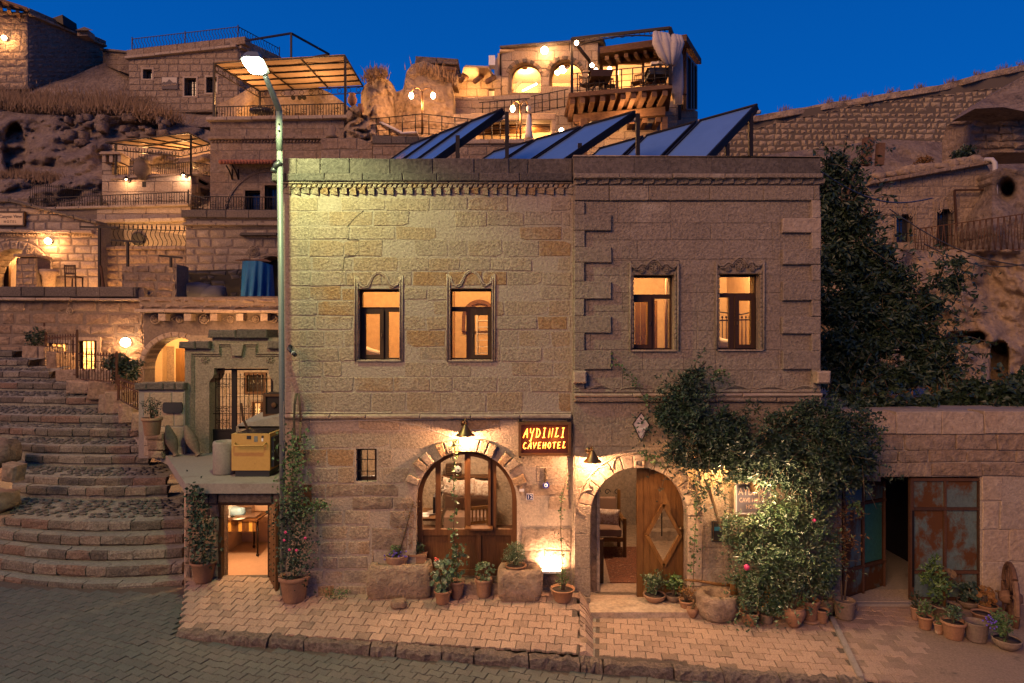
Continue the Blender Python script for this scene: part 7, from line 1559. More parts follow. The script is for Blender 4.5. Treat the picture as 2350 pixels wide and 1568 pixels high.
# ---- hanging hotel board & plaque behind the vine
hb = empty('hotel_board', 'grey engraved board reading AYDINLI CAVE HOUSE HOTEL half covered by the vine', 'sign', tuple(B.p(1717, 1170)))
m = MB(); plate(m, B, rect(1680,1106,1756,1171), (), .12, .17, back=True); m.build('board', plain('slate_board', (.085,.075,.08), .5), hb); m = MB(); plate(m, B, rect(1678,1104,1758,1173), [rect(1681,1107,1755,1170)], .11, .185, back=True); m.build('frame', plumb, hb)
lt = plain('board_lettering', (.45,.30,.20), .6)
text('AYDINLI', B, 1717, 1123, 64, 16, .172, lt, hb); text('CAVE HOUSE', B, 1717, 1142, 60, 10, .172, lt, hb); text('HOTEL', B, 1717, 1157, 30, 9, .172, lt, hb)
lq = empty('wall_plaque', 'small black plaque with blue band partly hidden by leaves beside the entrance', 'plaque', tuple(B.p(1645, 1240)))
m = MB(); plate(m, B, rect(1631,1195,1671,1241), (), .02, .05); m.build('plate', blackp, lq); m = MB(); plate(m, B, rect(1633,1197,1669,1239), [rect(1634.5,1198.5,1667.5,1237.5)], .05, .055); m.build('border', brass, lq); m = MB(); plate(m, B, rect(1636,1207,1666,1216), (), .05, .054); m.build('blue_band', plain('blue_band', (.02,.10,.16), .4), lq)
text('1536', B, 1645, 1229, 14, 7, .053, lt, lq) if False else None
# ---- uplight in the wall
ul = empty('wall_uplight', 'strip uplight blazing against the rough wall beside the second trough', 'lamp', tuple(A.p(1264, 1306)))
m = MB(); m.box(A.p(1242,0).x, A.p(1287,0).x, -.12, -.01, A.p(0,1310).z, A.p(0,1305).z); m.build('housing', whitep, ul); m = MB(); m.box(A.p(1245,0).x, A.p(1284,0).x, -.11, -.03, A.p(0,1304.8).z, A.p(0,1302).z); m.build('tube', bulb, ul)
al = bpy.data.lights.new('uplight', 'AREA'); al.shape = 'RECTANGLE'; al.size = .26; al.size_y = .05; al.energy = 30; al.color = (1,.55,.32)
ao = bpy.data.objects.new('uplight', al); COL.objects.link(ao); ao.location = A.p(1264,1300,.10); ao.rotation_euler = Vector((0,-.55,-1)).to_track_quat('Z','Y').to_euler(); 
# ---- interior of the office
def furn(): pass
sf_ = empty('office_sofa', 'low brown sofa seen through the arched shopfront', 'sofa', (X(1060,12.6), 2.4, .34))
bz = .34; mt_ = plain('sofa_cloth', (.20,.12,.08), .9)
m = MB(); m.box(X(1020,12.4), X(1130,12.4), 2.2, 2.9, bz+.1, bz+.42); m.build('seat', mt_, sf_); m = MB(); m.box(X(1020,12.8), X(1130,12.8), 2.9, 3.1, bz+.1, bz+.95); m.build('backrest', mt_, sf_)
pat = surf('damask_cushion', [(.28,.19,.13),(.55,.46,.36),(.30,.20,.14),(.60,.50,.40)], 9, bump=.2, fine=20, rnd=0, pits=.1, tintnoise=1.6)
for k, (a, b) in enumerate(((1035,1118),(1070,1120),(1108,1122))): m = MB(); cushion(m, P(a,b,12.5), .38, .14, .34, Matrix.Rotation([.2,-.15,.1][k],3,'Y')); tag(m.build('cushion', pat), ['patterned cushion at the left end of the office sofa','patterned cushion in the middle of the office sofa','patterned cushion at the right end of the office sofa'][k], 'cushion')
rdo = empty('tube_radio', 'old wooden tube radio on the shelf behind the sofa', 'radio', tuple(P(1040,1090,13.0))); m = MB(); m.box(X(1022,12.9), X(1058,12.9), 2.9, 3.05, Z(1091,12.9), Z(1066,12.9)); m.build('case', woodd, rdo); m = MB(); m.lathe([(.001,0),(.07,0),(.07,.01)], P(1050,1077,12.88), 14, rx); m.build('dial', whitep, rdo)
for k in range(4): m = MB(); m.box(X(1024,12.88), X(1042,12.88), 2.885, 2.89, Z(1086-k*4,12.88), Z(1084-k*4,12.88)); m.build('slat', brass, rdo)
m = MB(); m.box(X(1015,13.0), X(1135,13.0), 2.85, 3.12, Z(1094,13), Z(1091,13)); tag(m.build('wall_shelf', woodm), 'long wooden shelf carrying the radio in the office', 'shelf')
chair('pale wooden chair behind the casement of the arched shopfront', (X(1104,11.5), 1.4, .34), .85, pi*.1, woodo)
dk_ = empty('office_desk', 'cluttered office desk at the left of the arched shopfront', 'desk', (X(975,11.2), 1.2, .34)); m = MB(); m.box(X(940,11.2), X(1010,11.2), 1.0, 1.7, bz+.68, bz+.72); m.build('desk_top', woodm, dk_); m = MB(); m.box(X(1002,11.2), X(1006,11.2), 1.0, 1.7, bz, bz+.68); m.build('side_panel', woodm, dk_)
for k in range(3): m = MB(); m.mbox((X(970+k*12,11.2), 1.15+k*.15, bz+.728+k*.004), .22, .15, .006, Matrix.Rotation(k*.4,3,'Z')); tag(m.build('paper_sheet', whitep), ['nearest paper sheet on the office desk','middle paper sheet on the office desk','furthest paper sheet on the office desk'][k], 'paper')
m = MB(); m.mbox((X(996,11.2), 1.35, bz+.9), .04, .34, .28); tag(m.build('monitor', blackp), 'thin computer monitor seen edge-on on the office desk', 'monitor')
shrub('lily_vase', 'white lilies in a vase behind the left mullion', 'flowers', P(1012,1120,11.6), (.12,.12,.16), 60, linen, .09, 71)
# ---- entrance hall
hc_ = empty('hall_armchair', 'timber armchair with brown cushions just inside the arched entrance', 'armchair', (X(1395,12.2), 2.2, .08)); hz = .08; xa, xb = X(1352,12), X(1432,12)
m = MB(); m.box(xa, xb-.05, 2.0, 2.6, hz+.38, hz+.50); m.build('seat_cushion', mt_, hc_); m = MB(); m.box(xa, xb-.06, 2.55, 2.7, hz+.45, hz+.95); m.build('backrest', mt_, hc_)
for a in (xa, xb):
    for y_ in (1.97, 2.62): m = MB(); m.box(a-.03, a+.03, y_-.03, y_+.03, hz, hz+(.72 if y_ < 2 else 1.1)); m.build('leg', woodo, hc_)
    m = MB(); m.box(a-.035, a+.035, 1.95, 2.65, hz+.62, hz+.67); m.build('armrest', woodo, hc_)
m = MB(); m.box(xa, xb, 1.95, 2.0, hz+.30, hz+.37); m.build('front_rail', woodo, hc_)
m = MB(); [m.tube([Vector((X(1372+s*22,12.6), 2.65, hz+1.05))+Vector((cos(t)*.06*(1-t/9), 0, sin(t)*.06*(1-t/9))) for t in [q*.6 for q in range(12)]], .008, 4) for s in (0,1,2)]; m.build('iron_scrolls', iron, hc_)
m = MB(); cushion(m, P(1392,1186,11.95), .46, .16, .30, Matrix.Rotation(.06,3,'Y')); tag(m.build('cushion', pat), 'leaf-patterned cushion on the hall armchair', 'cushion')
hb_ = empty('hall_bench', 'timber bench end at the left side of the entrance arch', 'bench', (X(1360,11), 1, .08))
for a, y_ in ((1366,.9),(1378,.75),(1360,1.4)): m = MB(); m.box(X(a,10.8)-.035, X(a,10.8)+.035, y_-.035, y_+.035, hz, hz+.72); m.build('leg', woodo, hb_)
m = MB(); m.box(X(1346,10.8), X(1376,10.8), .72, 1.42, hz+.40, hz+.46); m.build('seat', woodo, hb_)
rg = empty('hall_rug', 'red-brown patterned rug with a fringed edge inside the entrance', 'rug', (X(1420,11), 1.2, .085))
m = MB(); v = [G(1400,1338,.085), G(1475,1338,.085), G(1470,1256,.085), G(1380,1256,.085)]; m.add(v+[q+Vector((0,0,.012)) for q in v], [(0,1,2,3)[::-1],(4,5,6,7),(0,1,5,4),(1,2,6,5),(3,0,4,7),(2,3,7,6)]); m.build('pile', surf('rug_weave', [(.13,.035,.02),(.22,.10,.05),(.10,.03,.02),(.28,.16,.09)], 14, bump=.1, fine=60, rnd=0, tintnoise=1.8), rg)
m = MB(); v2 = [G(1393,1338,.085), G(1400,1338,.085), G(1380,1256,.085), G(1376,1256,.085)]; m.add([q+Vector((0,0,.013)) for q in v2], [(0,1,2,3)]); m.build('border', canvas, rg)
for k in range(5): m = MB(); y_ = 3.0+k*.25; m.box(X(1478,13.2), X(1600,13.2), y_, y_+.3, .08, .26+k*.17); m.build('stair_step', tuffW, hB)
m = MB(); m.tube([P(1518,1230,12.8), P(1518,1160,12.8)], .012, 6); m.build('stair_rail', iron, hB)
# ---- pots
def potg(xl, xr, yt, yb, z=0., rb=.7):
    rp = (xr-xl)/2; d = gd(yb-.30*rp*rb, z)
    if xr < 1330: g_ = G1((xl+xr)/2, yb-.30*rp*rb); d = g_.y+CD; z = g_.z
    r = rp*d/FP; zt_ = CH-(yt+.40*rp-CY)*d/FP
    return Vector((X((xl+xr)/2, d), d-CD, z)), r, max(.08, zt_-z)
PROF = {'flower': lambda r, h: [(r*.66,0),(r*.70,.01),(r*.88,h*.80),(r*.90,h*.82),(r,h*.84),(r,h),(r*.9,h),(r*.86,h*.86),(r*.8,h*.84)],
 'plain': lambda r, h: [(r*.74,0),(r*.80,.02),(r*.97,h*.96),(r,h),(r*.92,h),(r*.88,h*.9)],
 'bowl': lambda r, h: [(r*.5,0),(r*.72,h*.2),(r*.95,h*.6),(r*.97,h*.85),(r*1.0,h*.93),(r*.98,h),(r*.9,h*.98),(r*.86,h*.85)],
 'urn': lambda r, h: [(r*.36,0),(r*.5,h*.1),(r*.82,h*.45),(r*.98,h*.72),(r*.95,h*.86),(r*.84,h*.93),(r*.9,h),(r*.8,h*.99),(r*.74,h*.88)],
 'wide': lambda r, h: [(r*.62,0),(r*.66,.02),(r*.9,h*.86),(r*1.0,h*.9),(r*1.02,h),(r*.92,h),(r*.86,h*.85)]}
def pot(label, xl, xr, yt, yb, kind='flower', mat=terra, z=0., plant=None, cat='potted plant', name='potted_plant', group=None, saucer=False, handle=False):
    c, r, h = potg(xl, xr, yt, yb, z); o = empty(name, label, cat, tuple(c), group); m = MB(); pr = PROF[kind](r, h); m.lathe(pr, c, 22, wob=.03)
    m.build('pot', mat, o); m = MB(); m.lathe([(.001,h*.86),(pr[-1][0]*1.02,h*.85)][::-1], c, 16); m.build('soil', soil, o)
    if saucer: m = MB(); m.lathe([(r*.7,0),(r*.95,.0),(r*1.0,.035),(r*.93,.035)], c, 20); m.build('saucer', mat, o)
    if handle: m = MB(); m.tube([c+Vector((r*.97,0,h*.8)), c+Vector((r*1.15,0,h*.75)), c+Vector((r*1.12,0,h*.6)), c+Vector((r*.93,0,h*.55))], .014, 6); m.build('handle', mat, o)
    return o, c, r, h
def geranium(o, c, r, h, px, yt, n=60, sz=.075, mat=leafg, seed=1, w=1.3, flower=None):
    rr = random.Random(seed); top = c+Vector((0,0,h)); H = max(.1, (CH-(yt-CY)*(c.y+CD)/FP)-c.z-h); m = MB()
    for k in range(n):
        a = rr.uniform(0, 2*pi); t = rr.random()**.8; rad = r*w*rr.uniform(.2,1)*(.6+.6*sin(t*pi)); q = top+Vector((cos(a)*rad, sin(a)*rad, H*t-.02)); nn = Vector((cos(a)*.5, sin(a)*.5-.5, .8)).normalized(); s = sz*rr.uniform(.6,1.15); u = nn.cross(Vector((0,0,1)))
        u = u.normalized() if u.length > .1 else Vector((1,0,0)); v = nn.cross(u); ring = [q+(u*cos(x)+v*sin(x))*s*(.5+.07*cos(5*x))+nn*.012*cos(5*x) for x in [2*pi*j/9 for j in range(9)]]
        m.add(ring+[q-nn*s*.08], [(j, (j+1)%9, 9) for j in range(9)])
    m.build('foliage', mat, o); m = MB(); [m.tube([top-Vector((0,0,.03)), top+Vector((rr.uniform(-.6,.6)*r, rr.uniform(-.4,.4)*r, H*rr.uniform(.5,.9)))], .006, 4) for k in range(7)]; m.build('stem', stemm, o)
    if flower: 
        for (fx, fy, fc, fs) in flower: m = MB(); q = P(fx, fy, c.y+CD-.05); [m.ball(q+Vector((rr.gauss(0,fs*.5),rr.gauss(0,fs*.5),rr.gauss(0,fs*.5))), fs*.5, 6) for k in range(5)]; m.build('flower', fc, o)
red = plain('orange_red_petals', (.55,.06,.03), .6); pink = plain('pink_petals', (.45,.03,.12), .6); violet = plain('violet_petals', (.10,.06,.35), .6); yell = plain('yellow_petals', (.5,.25,.02), .6)
def foliage(o, c, r, h, px0, px1, yt, n, sz, mat, seed, asp=.5, yb=None):
    d = c.y+CD; zt_ = CH-(yt-CY)*d/FP; z0 = c.z+h*.9; cc = Vector(((X(px0,d)+X(px1,d))/2, c.y, (zt_+z0)/2)); shrub('', None, None, cc, ((X(px1,d)-X(px0,d))/2, (X(px1,d)-X(px0,d))/2.4, (zt_-z0)/2+.02), n, mat, sz, seed, parent=o, base=c+Vector((0,0,h*.85)), stems=5, asp=asp)
def vine(o, pts, n, sz, mat, seed, spread=.06, stem=.007, droop=.2):
    rr = random.Random(seed); pts = [Vector(p) for p in pts]; L = []
    for k in range(n):
        f = rr.random()*(len(pts)-1); i = int(f); q = pts[i].lerp(pts[i+1], f-i)+Vector((rr.gauss(0,spread), rr.gauss(0,spread*.5), rr.gauss(0,spread))); L.append((q, Vector((0,-1,.2))))
    m = MB(); leaves(m, L, sz, 0, droop, .75, rr); m.build('foliage', mat, o); m = MB(); m.tube(pts, stem, 5); m.build('stem', stemm, o)
# troughs
def trough(label, xl, xr, yt, yb, yfr, depth, mat, seed):
    g_ = G1((xl+xr)/2, yb); d = g_.y+CD; zg = g_.z; x0, x1 = X(xl, d), X(xr, d); zt_ = CH-(yfr-CY)*d/FP; y0 = d-CD; m = MB(); n = 10; vs = []
    o = empty('stone_trough', label, 'trough', ((x0+x1)/2, y0+depth/2, 0), 'rough stone troughs against the house front')
    def ring(ins, z, top=False):
        r_ = []
        pts = [(x0+ins, y0+ins), (x1-ins, y0+ins), (x1-ins, y0+depth-ins), (x0+ins, y0+depth-ins)]
        for i in range(4):
            a, b = pts[i], pts[(i+1)%4]
            for k in range(6): f = k/6; q = Vector((a[0]+(b[0]-a[0])*f, a[1]+(b[1]-a[1])*f, z)); cc = Vector(((x0+x1)/2, y0+depth/2, z)); rd_ = .05*(1-abs(f-.5)*2 if 0 else (1 if k == 0 else 0)); q += (cc-q)*rd_; nz = noise.noise(q*3.1+Vector((seed,0,0)))*.04+noise.noise(q*9+Vector((seed,0,0)))*.015; q += (q-cc).normalized()*nz*Vector((1,1,0)).length*.7+Vector((0,0,nz*.5)); r_.append(q)
        return r_
    rings = [ring(.06, zg), ring(.01, zg+.06), ring(-.01, zg+(zt_-zg)*.5), ring(.0, zg+(zt_-zg)*.85), ring(.03, zt_), ring(.11, zt_), ring(.13, zt_-.06), ring(.15, zt_-.16)]
    fs = []
    for j in range(len(rings)-1):
        for i in range(24): fs.append((j*24+i, j*24+(i+1)%24, (j+1)*24+(i+1)%24, (j+1)*24+i))
    fs.append(tuple(7*24+i for i in range(24))); m.add([q for r_ in rings for q in r_], fs, 0, True); m.build('body', mat, o)
    m = MB(); m.box(x0+.1, x1-.1, y0+.1, y0+depth-.1, zt_-.13, zt_-.1); m.build('soil', soil, o); return o, (x0+x1)/2, y0+depth/2, zt_
t1 = trough('long rough stone trough under the small barred window side of the shopfront', 840, 987, 1279, 1379, 1300, .42, rockw, 3)
t2 = trough('square rough stone trough right of the arched shopfront', 1142, 1244, 1296, 1385, 1312, .45, rockw, 8)
boulder('loose_stone', G1(915, 1393)+Vector((0,0,.05)), (.12,.09,.07), tuffR, 'loose pale stone in front of the long trough', 'stone', seed=6)
# pots in / by the troughs
d_ = G1(912, 1379).y+CD+.2
def potat(label, c, r, h, kind, mat, **k):
    o = empty('potted_plant', label, 'potted plant', tuple(c)); m = MB(); m.lathe(PROF[kind](r, h), c, 22, wob=.03); m.build('pot', mat, o); m = MB(); m.lathe([(.001,h*.86),(r*.85,h*.85)][::-1], c, 16); m.build('soil', soil, o); return o
c = P(910, 1297, d_); c.z = t1[3]-.10; o = potat('round clay bowl of violet flowers standing in the long stone trough', c, .175, .22, 'bowl', terra); foliage(o, c, .17, .2, 885, 935, 1245, 260, .035, leafm, 81); vine(o, [c+Vector((.03,0,.2)), P(935,1200,d_), P(948,1150,d_)], 120, .03, leafr, 82, .07)
m = MB(); rr = random.Random(5)
for k in range(26): m.ball(c+Vector((rr.gauss(0,.07), -.1+rr.gauss(0,.03), .24+rr.gauss(0,.03))), .014, 5)
tag(m.build('flowers', violet, o), kind='stuff')
c = P(957, 1282, d_+.1); c.z = t1[3]-.06; o = empty('planter_box', 'small rectangular clay planter at the right end of the long trough', 'planter', tuple(c)); m = MB(); m.box(c.x-.14, c.x+.14, c.y-.08, c.y+.08, c.z, c.z+.15); m.box(c.x-.15, c.x+.15, c.y-.09, c.y+.09, c.z+.13, c.z+.16); m.build('box', terra, o); shrub('', None, None, c+Vector((0,0,.24)), (.13,.08,.10), 160, leafg, .05, 83, parent=o)
c = Vector((X(1183, G1(1193, 1385).y+CD+.22), G1(1193, 1385).y+CD+.22-CD, t2[3]-.1)); o = potat('bushy fine-leaved shrub in a pot sunk in the square trough', c, .16, .13, 'flower', terra); foliage(o, c, .16, .12, 1145, 1215, 1240, 1500, .035, leafg, 84, .35)
o, c, r, h = pot('front terracotta pot of round-leaved geranium with one orange bloom', 995, 1036, 1345, 1388, 'flower', terra); geranium(o, c, r, h, 1015, 1282, 75, .085, leafg, 3, 1.35, [(1002,1284,red,.03)])
o, c, r, h = pot('terracotta pot whose twining vine climbs up before the arched shopfront', 1031, 1066, 1325, 1375, 'flower', terra); q0 = c+Vector((0,0,h)); vine(o, [q0, P(1046,1300,9.75), P(1040,1230,9.78), P(1043,1160,9.8), P(1040,1100,9.82), P(1042,1037,9.85), P(1050,1008,9.9)], 150, .055, leafm, 85, .035); vine(o, [P(1046,1320,9.7), P(1054,1280,9.7), P(1044,1250,9.72)], 90, .07, leafg, 86, .06)
o, c, r, h = pot('terracotta pot with a small leafy geranium before the shopfront panels', 1089, 1131, 1318, 1372, 'flower', terra); geranium(o, c, r, h, 1110, 1290, 46, .06, leafg, 5, 1.25)
o, c, r, h = pot('wide terracotta pot under the strip uplight with a climbing ivy shoot', 1262, 1319, 1338, 1384, 'wide', terra); foliage(o, c, r, h, 1272, 1310, 1295, 260, .035, leafm, 87, .4); vine(o, [c+Vector((0,0,h)), P(1290,1300,9.82), P(1286,1220,9.84), P(1288,1150,9.86), P(1302,1085,9.86)], 90, .04, leafm, 88, .015)
# by the door
g2 = None
o, c, r, h = pot('glazed round bowl of spiky leaves at the foot of the plank door', 1475, 1528, 1352, 1385, 'bowl', terra, .085); foliage(o, c, r, h, 1466, 1536, 1308, 420, .05, leafg, 91); m = MB()
for k in range(9): a = k*.7; b_ = c+Vector((0,0,h)); t_ = b_+Vector((cos(a)*.12, sin(a)*.1, .28)); s_ = Vector((-sin(a),cos(a),0))*.028; mid = b_.lerp(t_,.5)+Vector((0,0,.03)); m.add([b_, mid-s_, t_, mid+s_], [(0,1,2),(0,2,3)])
m.build('long_leaves', leafg, o)
o, c, r, h = pot('dark bowl of trailing leaves on the doorstep end', 1527, 1563, 1357, 1384, 'bowl', terrad, .085); foliage(o, c, r, h, 1525, 1570, 1315, 120, .07, leafm, 92, .8)
o, c, r, h = pot('small ochre pot with scalloped rim and a brown flowering plant', 1558, 1593, 1370, 1410, 'flower', terra, saucer=True); foliage(o, c, r, h, 1552, 1600, 1340, 200, .035, leafr, 93)
o, c, r, h = pot('tiny round ochre pot beside the stone mortar', 1575, 1603, 1389, 1421, 'urn', terra); foliage(o, c, r, h, 1580, 1598, 1383, 20, .02, leafm, 94)
mo = empty('stone_mortar', 'big cut stone mortar basin with an open round hollow', 'mortar', tuple(G(1645, 1425))); c, r, h = potg(1596, 1696, 1340, 1432, 0, 1.0); o = mo; m = MB(); r *= .98
m.lathe([(r*.76,0),(r*.90,.05),(r*.97,h*.3),(r,h*.7),(r*1.0,h*.96),(r*.97,h),(r*.60,h*1.0),(r*.55,h*.86),(r*.42,h*.4),(.01,h*.35)], c, 26, Matrix.Diagonal((1,.9,1)).to_3x3(), wob=.12); m.build('basin', tuffR, mo)
m = MB(); m.tube([P(1571,1331,9.62), P(1600,1333,9.60), P(1640,1340,9.58), P(1675,1343,9.55)], [.016,.02,.024,.026], 8); ml = empty('wooden_mallet', 'long-handled wooden mallet lying across the stone mortar', 'mallet', tuple(P(1640,1340,9.6))); m.build('handle', woodo, ml); m = MB(); m.tube([P(1683,1326,9.5), P(1684,1366,9.5)], .055, 10); m.build('head', woodo, ml)
o, c, r, h = pot('pale terracotta pot with drooping orange flowers under the climber', 1699, 1741, 1395, 1437, 'flower', terra); foliage(o, c, r, h, 1685, 1750, 1350, 300, .045, leafg, 95)
o, c, r, h = pot('dark sooty pot almost hidden behind trailing shoots', 1741, 1775, 1400, 1432, 'plain', terrad); foliage(o, c, r, h, 1730, 1790, 1350, 300, .045, leafg, 96); m = MB(); rr = random.Random(8); [m.ball(P(1752+rr.gauss(0,10), 1355+rr.gauss(0,12), 9.3), .014, 5) for k in range(24)]; tag(m.build('flowers', yell, o), kind='stuff')
o, c, r, h = pot('tall pointed amber urn with a bare rose cane', 1795, 1848, 1380, 1444, 'urn', terra); m = MB(); m.tube([c+Vector((0,0,h)), c+Vector((-.06,.02,h+.35)), c+Vector((-.12,.05,h+.8))], .012, 6); m.build('cane', stemm, o); foliage(o, c, r, h, 1800, 1860, 1345, 110, .05, leafm, 97)
o, c, r, h = pot('large ochre rimmed pot behind the pointed amber urn', 1834, 1880, 1366, 1430, 'flower', terra, saucer=True); foliage(o, c, r, h, 1826, 1890, 1300, 260, .05, leafd, 98)
o, c, r, h = pot('dusty pink pot behind the small clay pot', 1873, 1914, 1365, 1412, 'plain', terrad); foliage(o, c, r, h, 1870, 1925, 1290, 300, .05, leafd, 99)
pot('small empty clay pot in front of the dusty pink pot', 1869, 1902, 1391, 1431, 'flower', terra)
o, c, r, h = pot('big grey stoneware crock with a side handle and a bare forked stem', 1913, 1962, 1366, 1423, 'plain', terrad, handle=True); m = MB(); m.tube([c+Vector((0,0,h)), c+Vector((.03,0,h+.35))], .014, 5); m.tube([c+Vector((-.04,0,h)), c+Vector((-.05,0,h+.28))], .012, 5); m.build('cane', stemm, o)
# right-hand cluster
for k, (lab, xl, xr, yt, yb, kind, mt, f) in enumerate((('small clay pot at the left end of the garage door cluster',2089,2111,1388,1424,'flower',terra,(2082,2120,1355,110,.045,leafd)),
 ('second clay pot of the garage cluster, full of weeds',2105,2140,1406,1446,'flower',terra,(2100,2145,1375,150,.045,leafm)),
 ('large grey pot with a thick cane in the garage door cluster',2134,2199,1373,1425,'wide',terrad,(2110,2190,1275,420,.09,leafm)),
 ('smallest clay pot tucked below the large grey pot',2142,2165,1425,1456,'flower',terra,(2140,2168,1405,60,.035,leafm)),
 ('broad orange terracotta pot at the front of the garage cluster',2160,2214,1413,1469,'flower',terra,(2165,2210,1385,200,.045,leafg)),
 ('two-toned empty pot beside the broad orange pot',2215,2265,1416,1475,'plain',terrad,None),
 ('dark-filled clay pot behind the two-toned pot',2230,2275,1396,1428,'flower',terra,None),
 ('dark geranium pot against the right garage door leaf',2197,2243,1368,1399,'bowl',terrad,'g'),
 ('clay bowl of reddish geranium near the cartwheel',2242,2287,1378,1407,'bowl',terra,'r'),
 ('wide clay bowl with violet flowers at the lower right corner',2279,2340,1452,1494,'bowl',terrad,(2262,2330,1395,420,.045,leafm)))):
    o, c, r, h = pot(lab, xl, xr, yt, yb, kind, mt)
    if f == 'g': geranium(o, c, r, h, 2220, 1335, 60, .085, leafd, 11, 1.3)
    elif f == 'r': geranium(o, c, r, h, 2264, 1345, 46, .075, leafr, 12, 1.2)
    elif f: foliage(o, c, r, h, f[0], f[1], f[2], f[3], f[4], f[5], 110+k)
    if k == 2: m = MB(); m.tube([c+Vector((0,0,h*.8)), c+Vector((-.02,0,h+.5))], .024, 6); m.build('cane', woodo, o); geranium(o, c, r*.7, h+.25, 2180, 1300, 9, .14, leafr, 13, 1.0)
    if k == 9: m = MB(); rr = random.Random(9); [m.ball(P(2275+rr.gauss(0,9), 1425+rr.gauss(0,9), c.y+CD-.15), .014, 5) for q in range(18)]; tag(m.build('flowers', violet, o), kind='stuff')
# cartwheel
cw = empty('cart_wheel', 'old weathered wooden cartwheel leaning on the wall at the right edge', 'wheel', tuple(G(2320, 1436))); wc = P(2318, 1371, 9.55); Rw = .47; tl = Matrix.Rotation(radians(62),3,'Z') @ Matrix.Rotation(radians(-14),3,'Y'); WW = lambda a, r, y=0: wc+tl @ Vector((cos(a)*r, y, sin(a)*r))
for k in range(6): m = MB(); a0 = k*pi/3; m.tube([WW(a0+.03+(pi/3-.06)*t/6, Rw) for t in range(7)], .04, 6, sm=False); m.build('felloe', woodb, cw)
for k in range(12): m = MB(); a0 = k*pi/6; m.tube([WW(a0, .09), WW(a0, Rw-.03)], [.026,.02], 6); m.build('spoke', woodb, cw)
m = MB(); m.tube([WW(0,0,-.14), WW(0,0,-.08), WW(0,0,.08), WW(0,0,.14)], [.06,.10,.10,.06], 10); m.build('hub', woodb, cw)
# pots at the left by the kitchen
o, c, r, h = pot('tall ribbed terracotta pot with dark ivy left of the kitchen doorway', 438, 496, 1275, 1340, 'wide', terra, 0.04); q0 = c+Vector((0,0,h))
for k, (n_, s_, pt) in enumerate(((420,.085,[q0, P(458,1220,10.2), P(452,1170,10.3), P(446,1120,10.4)]),(200,.10,[q0, P(470,1240,10.1), P(480,1200,10.2)]),(60,.05,[P(446,1125,10.4), P(440,1190,10.2), P(432,1280,10.1)]))): vine(o, pt, n_, .06, leafd, 120+k, s_)
o, c, r, h = pot('very large old clay pot with rose climber at the foot of the street lamp', 640, 710, 1305, 1384, 'flower', terra, 0.0); q0 = c+Vector((0,0,h)); r_ = random.Random(3)
for k, (n_, s_, pt) in enumerate(((1100,.13,[q0, P(676,1260,9.6), P(672,1200,9.7), P(676,1150,9.75)]),(700,.11,[P(676,1180,9.7), P(670,1110,9.75), P(672,1050,9.8), P(676,1000,9.85)]),(120,.05,[P(690,1180,9.7), P(720,1165,9.75), P(752,1158,9.8)]))): vine(o, pt, n_, .05, [leafd, leafm, leafm][k], 130+k, s_)
m = MB(); [m.ball(P(a, b, 9.4), .022, 6) for a, b in ((652,1240),(664,1262),(680,1263),(655,1222),(700,1235))]; tag(m.build('flowers', pink, o), kind='stuff')
m = MB(); m.tube([P(682,968,9.85)+Vector((cos(t)*.05, 0, sin(t)*.45)) for t in [q/10*2*pi for q in range(11)]], .018, 6); m.build('twisted_branch', stemm, o)
m = MB(); plate(m, A, rect(698,1112,715,1165), (), .0, .03); tag(m.build('wooden_notice', woodm), 'small brown notice board half hidden by the rose climber', 'notice')
o, c, r, h = pot('terracotta pot of wispy shrub on the stone pedestal by the steps', 327, 371, 956, 996, 'flower', terra, 0.0) if False else (None,)*4
c = P(349, 993, 12.6); c.z = Z(997, 12.7); o = potat('terracotta pot of wispy shrub on the stone pedestal by the steps', c, .19, .34, 'flower', terra); shrub('', None, None, c+Vector((0,0,.55)), (.24,.2,.28), 300, leafd, .045, 140, parent=o, stems=6)
shrub('weeds', 'low ragged weeds at the base of the yellow-lit corner', 'weeds', G1(770,1376)+Vector((0,0,.1)), (.28,.08,.13), 200, leafm, .035, 141, stems=0)
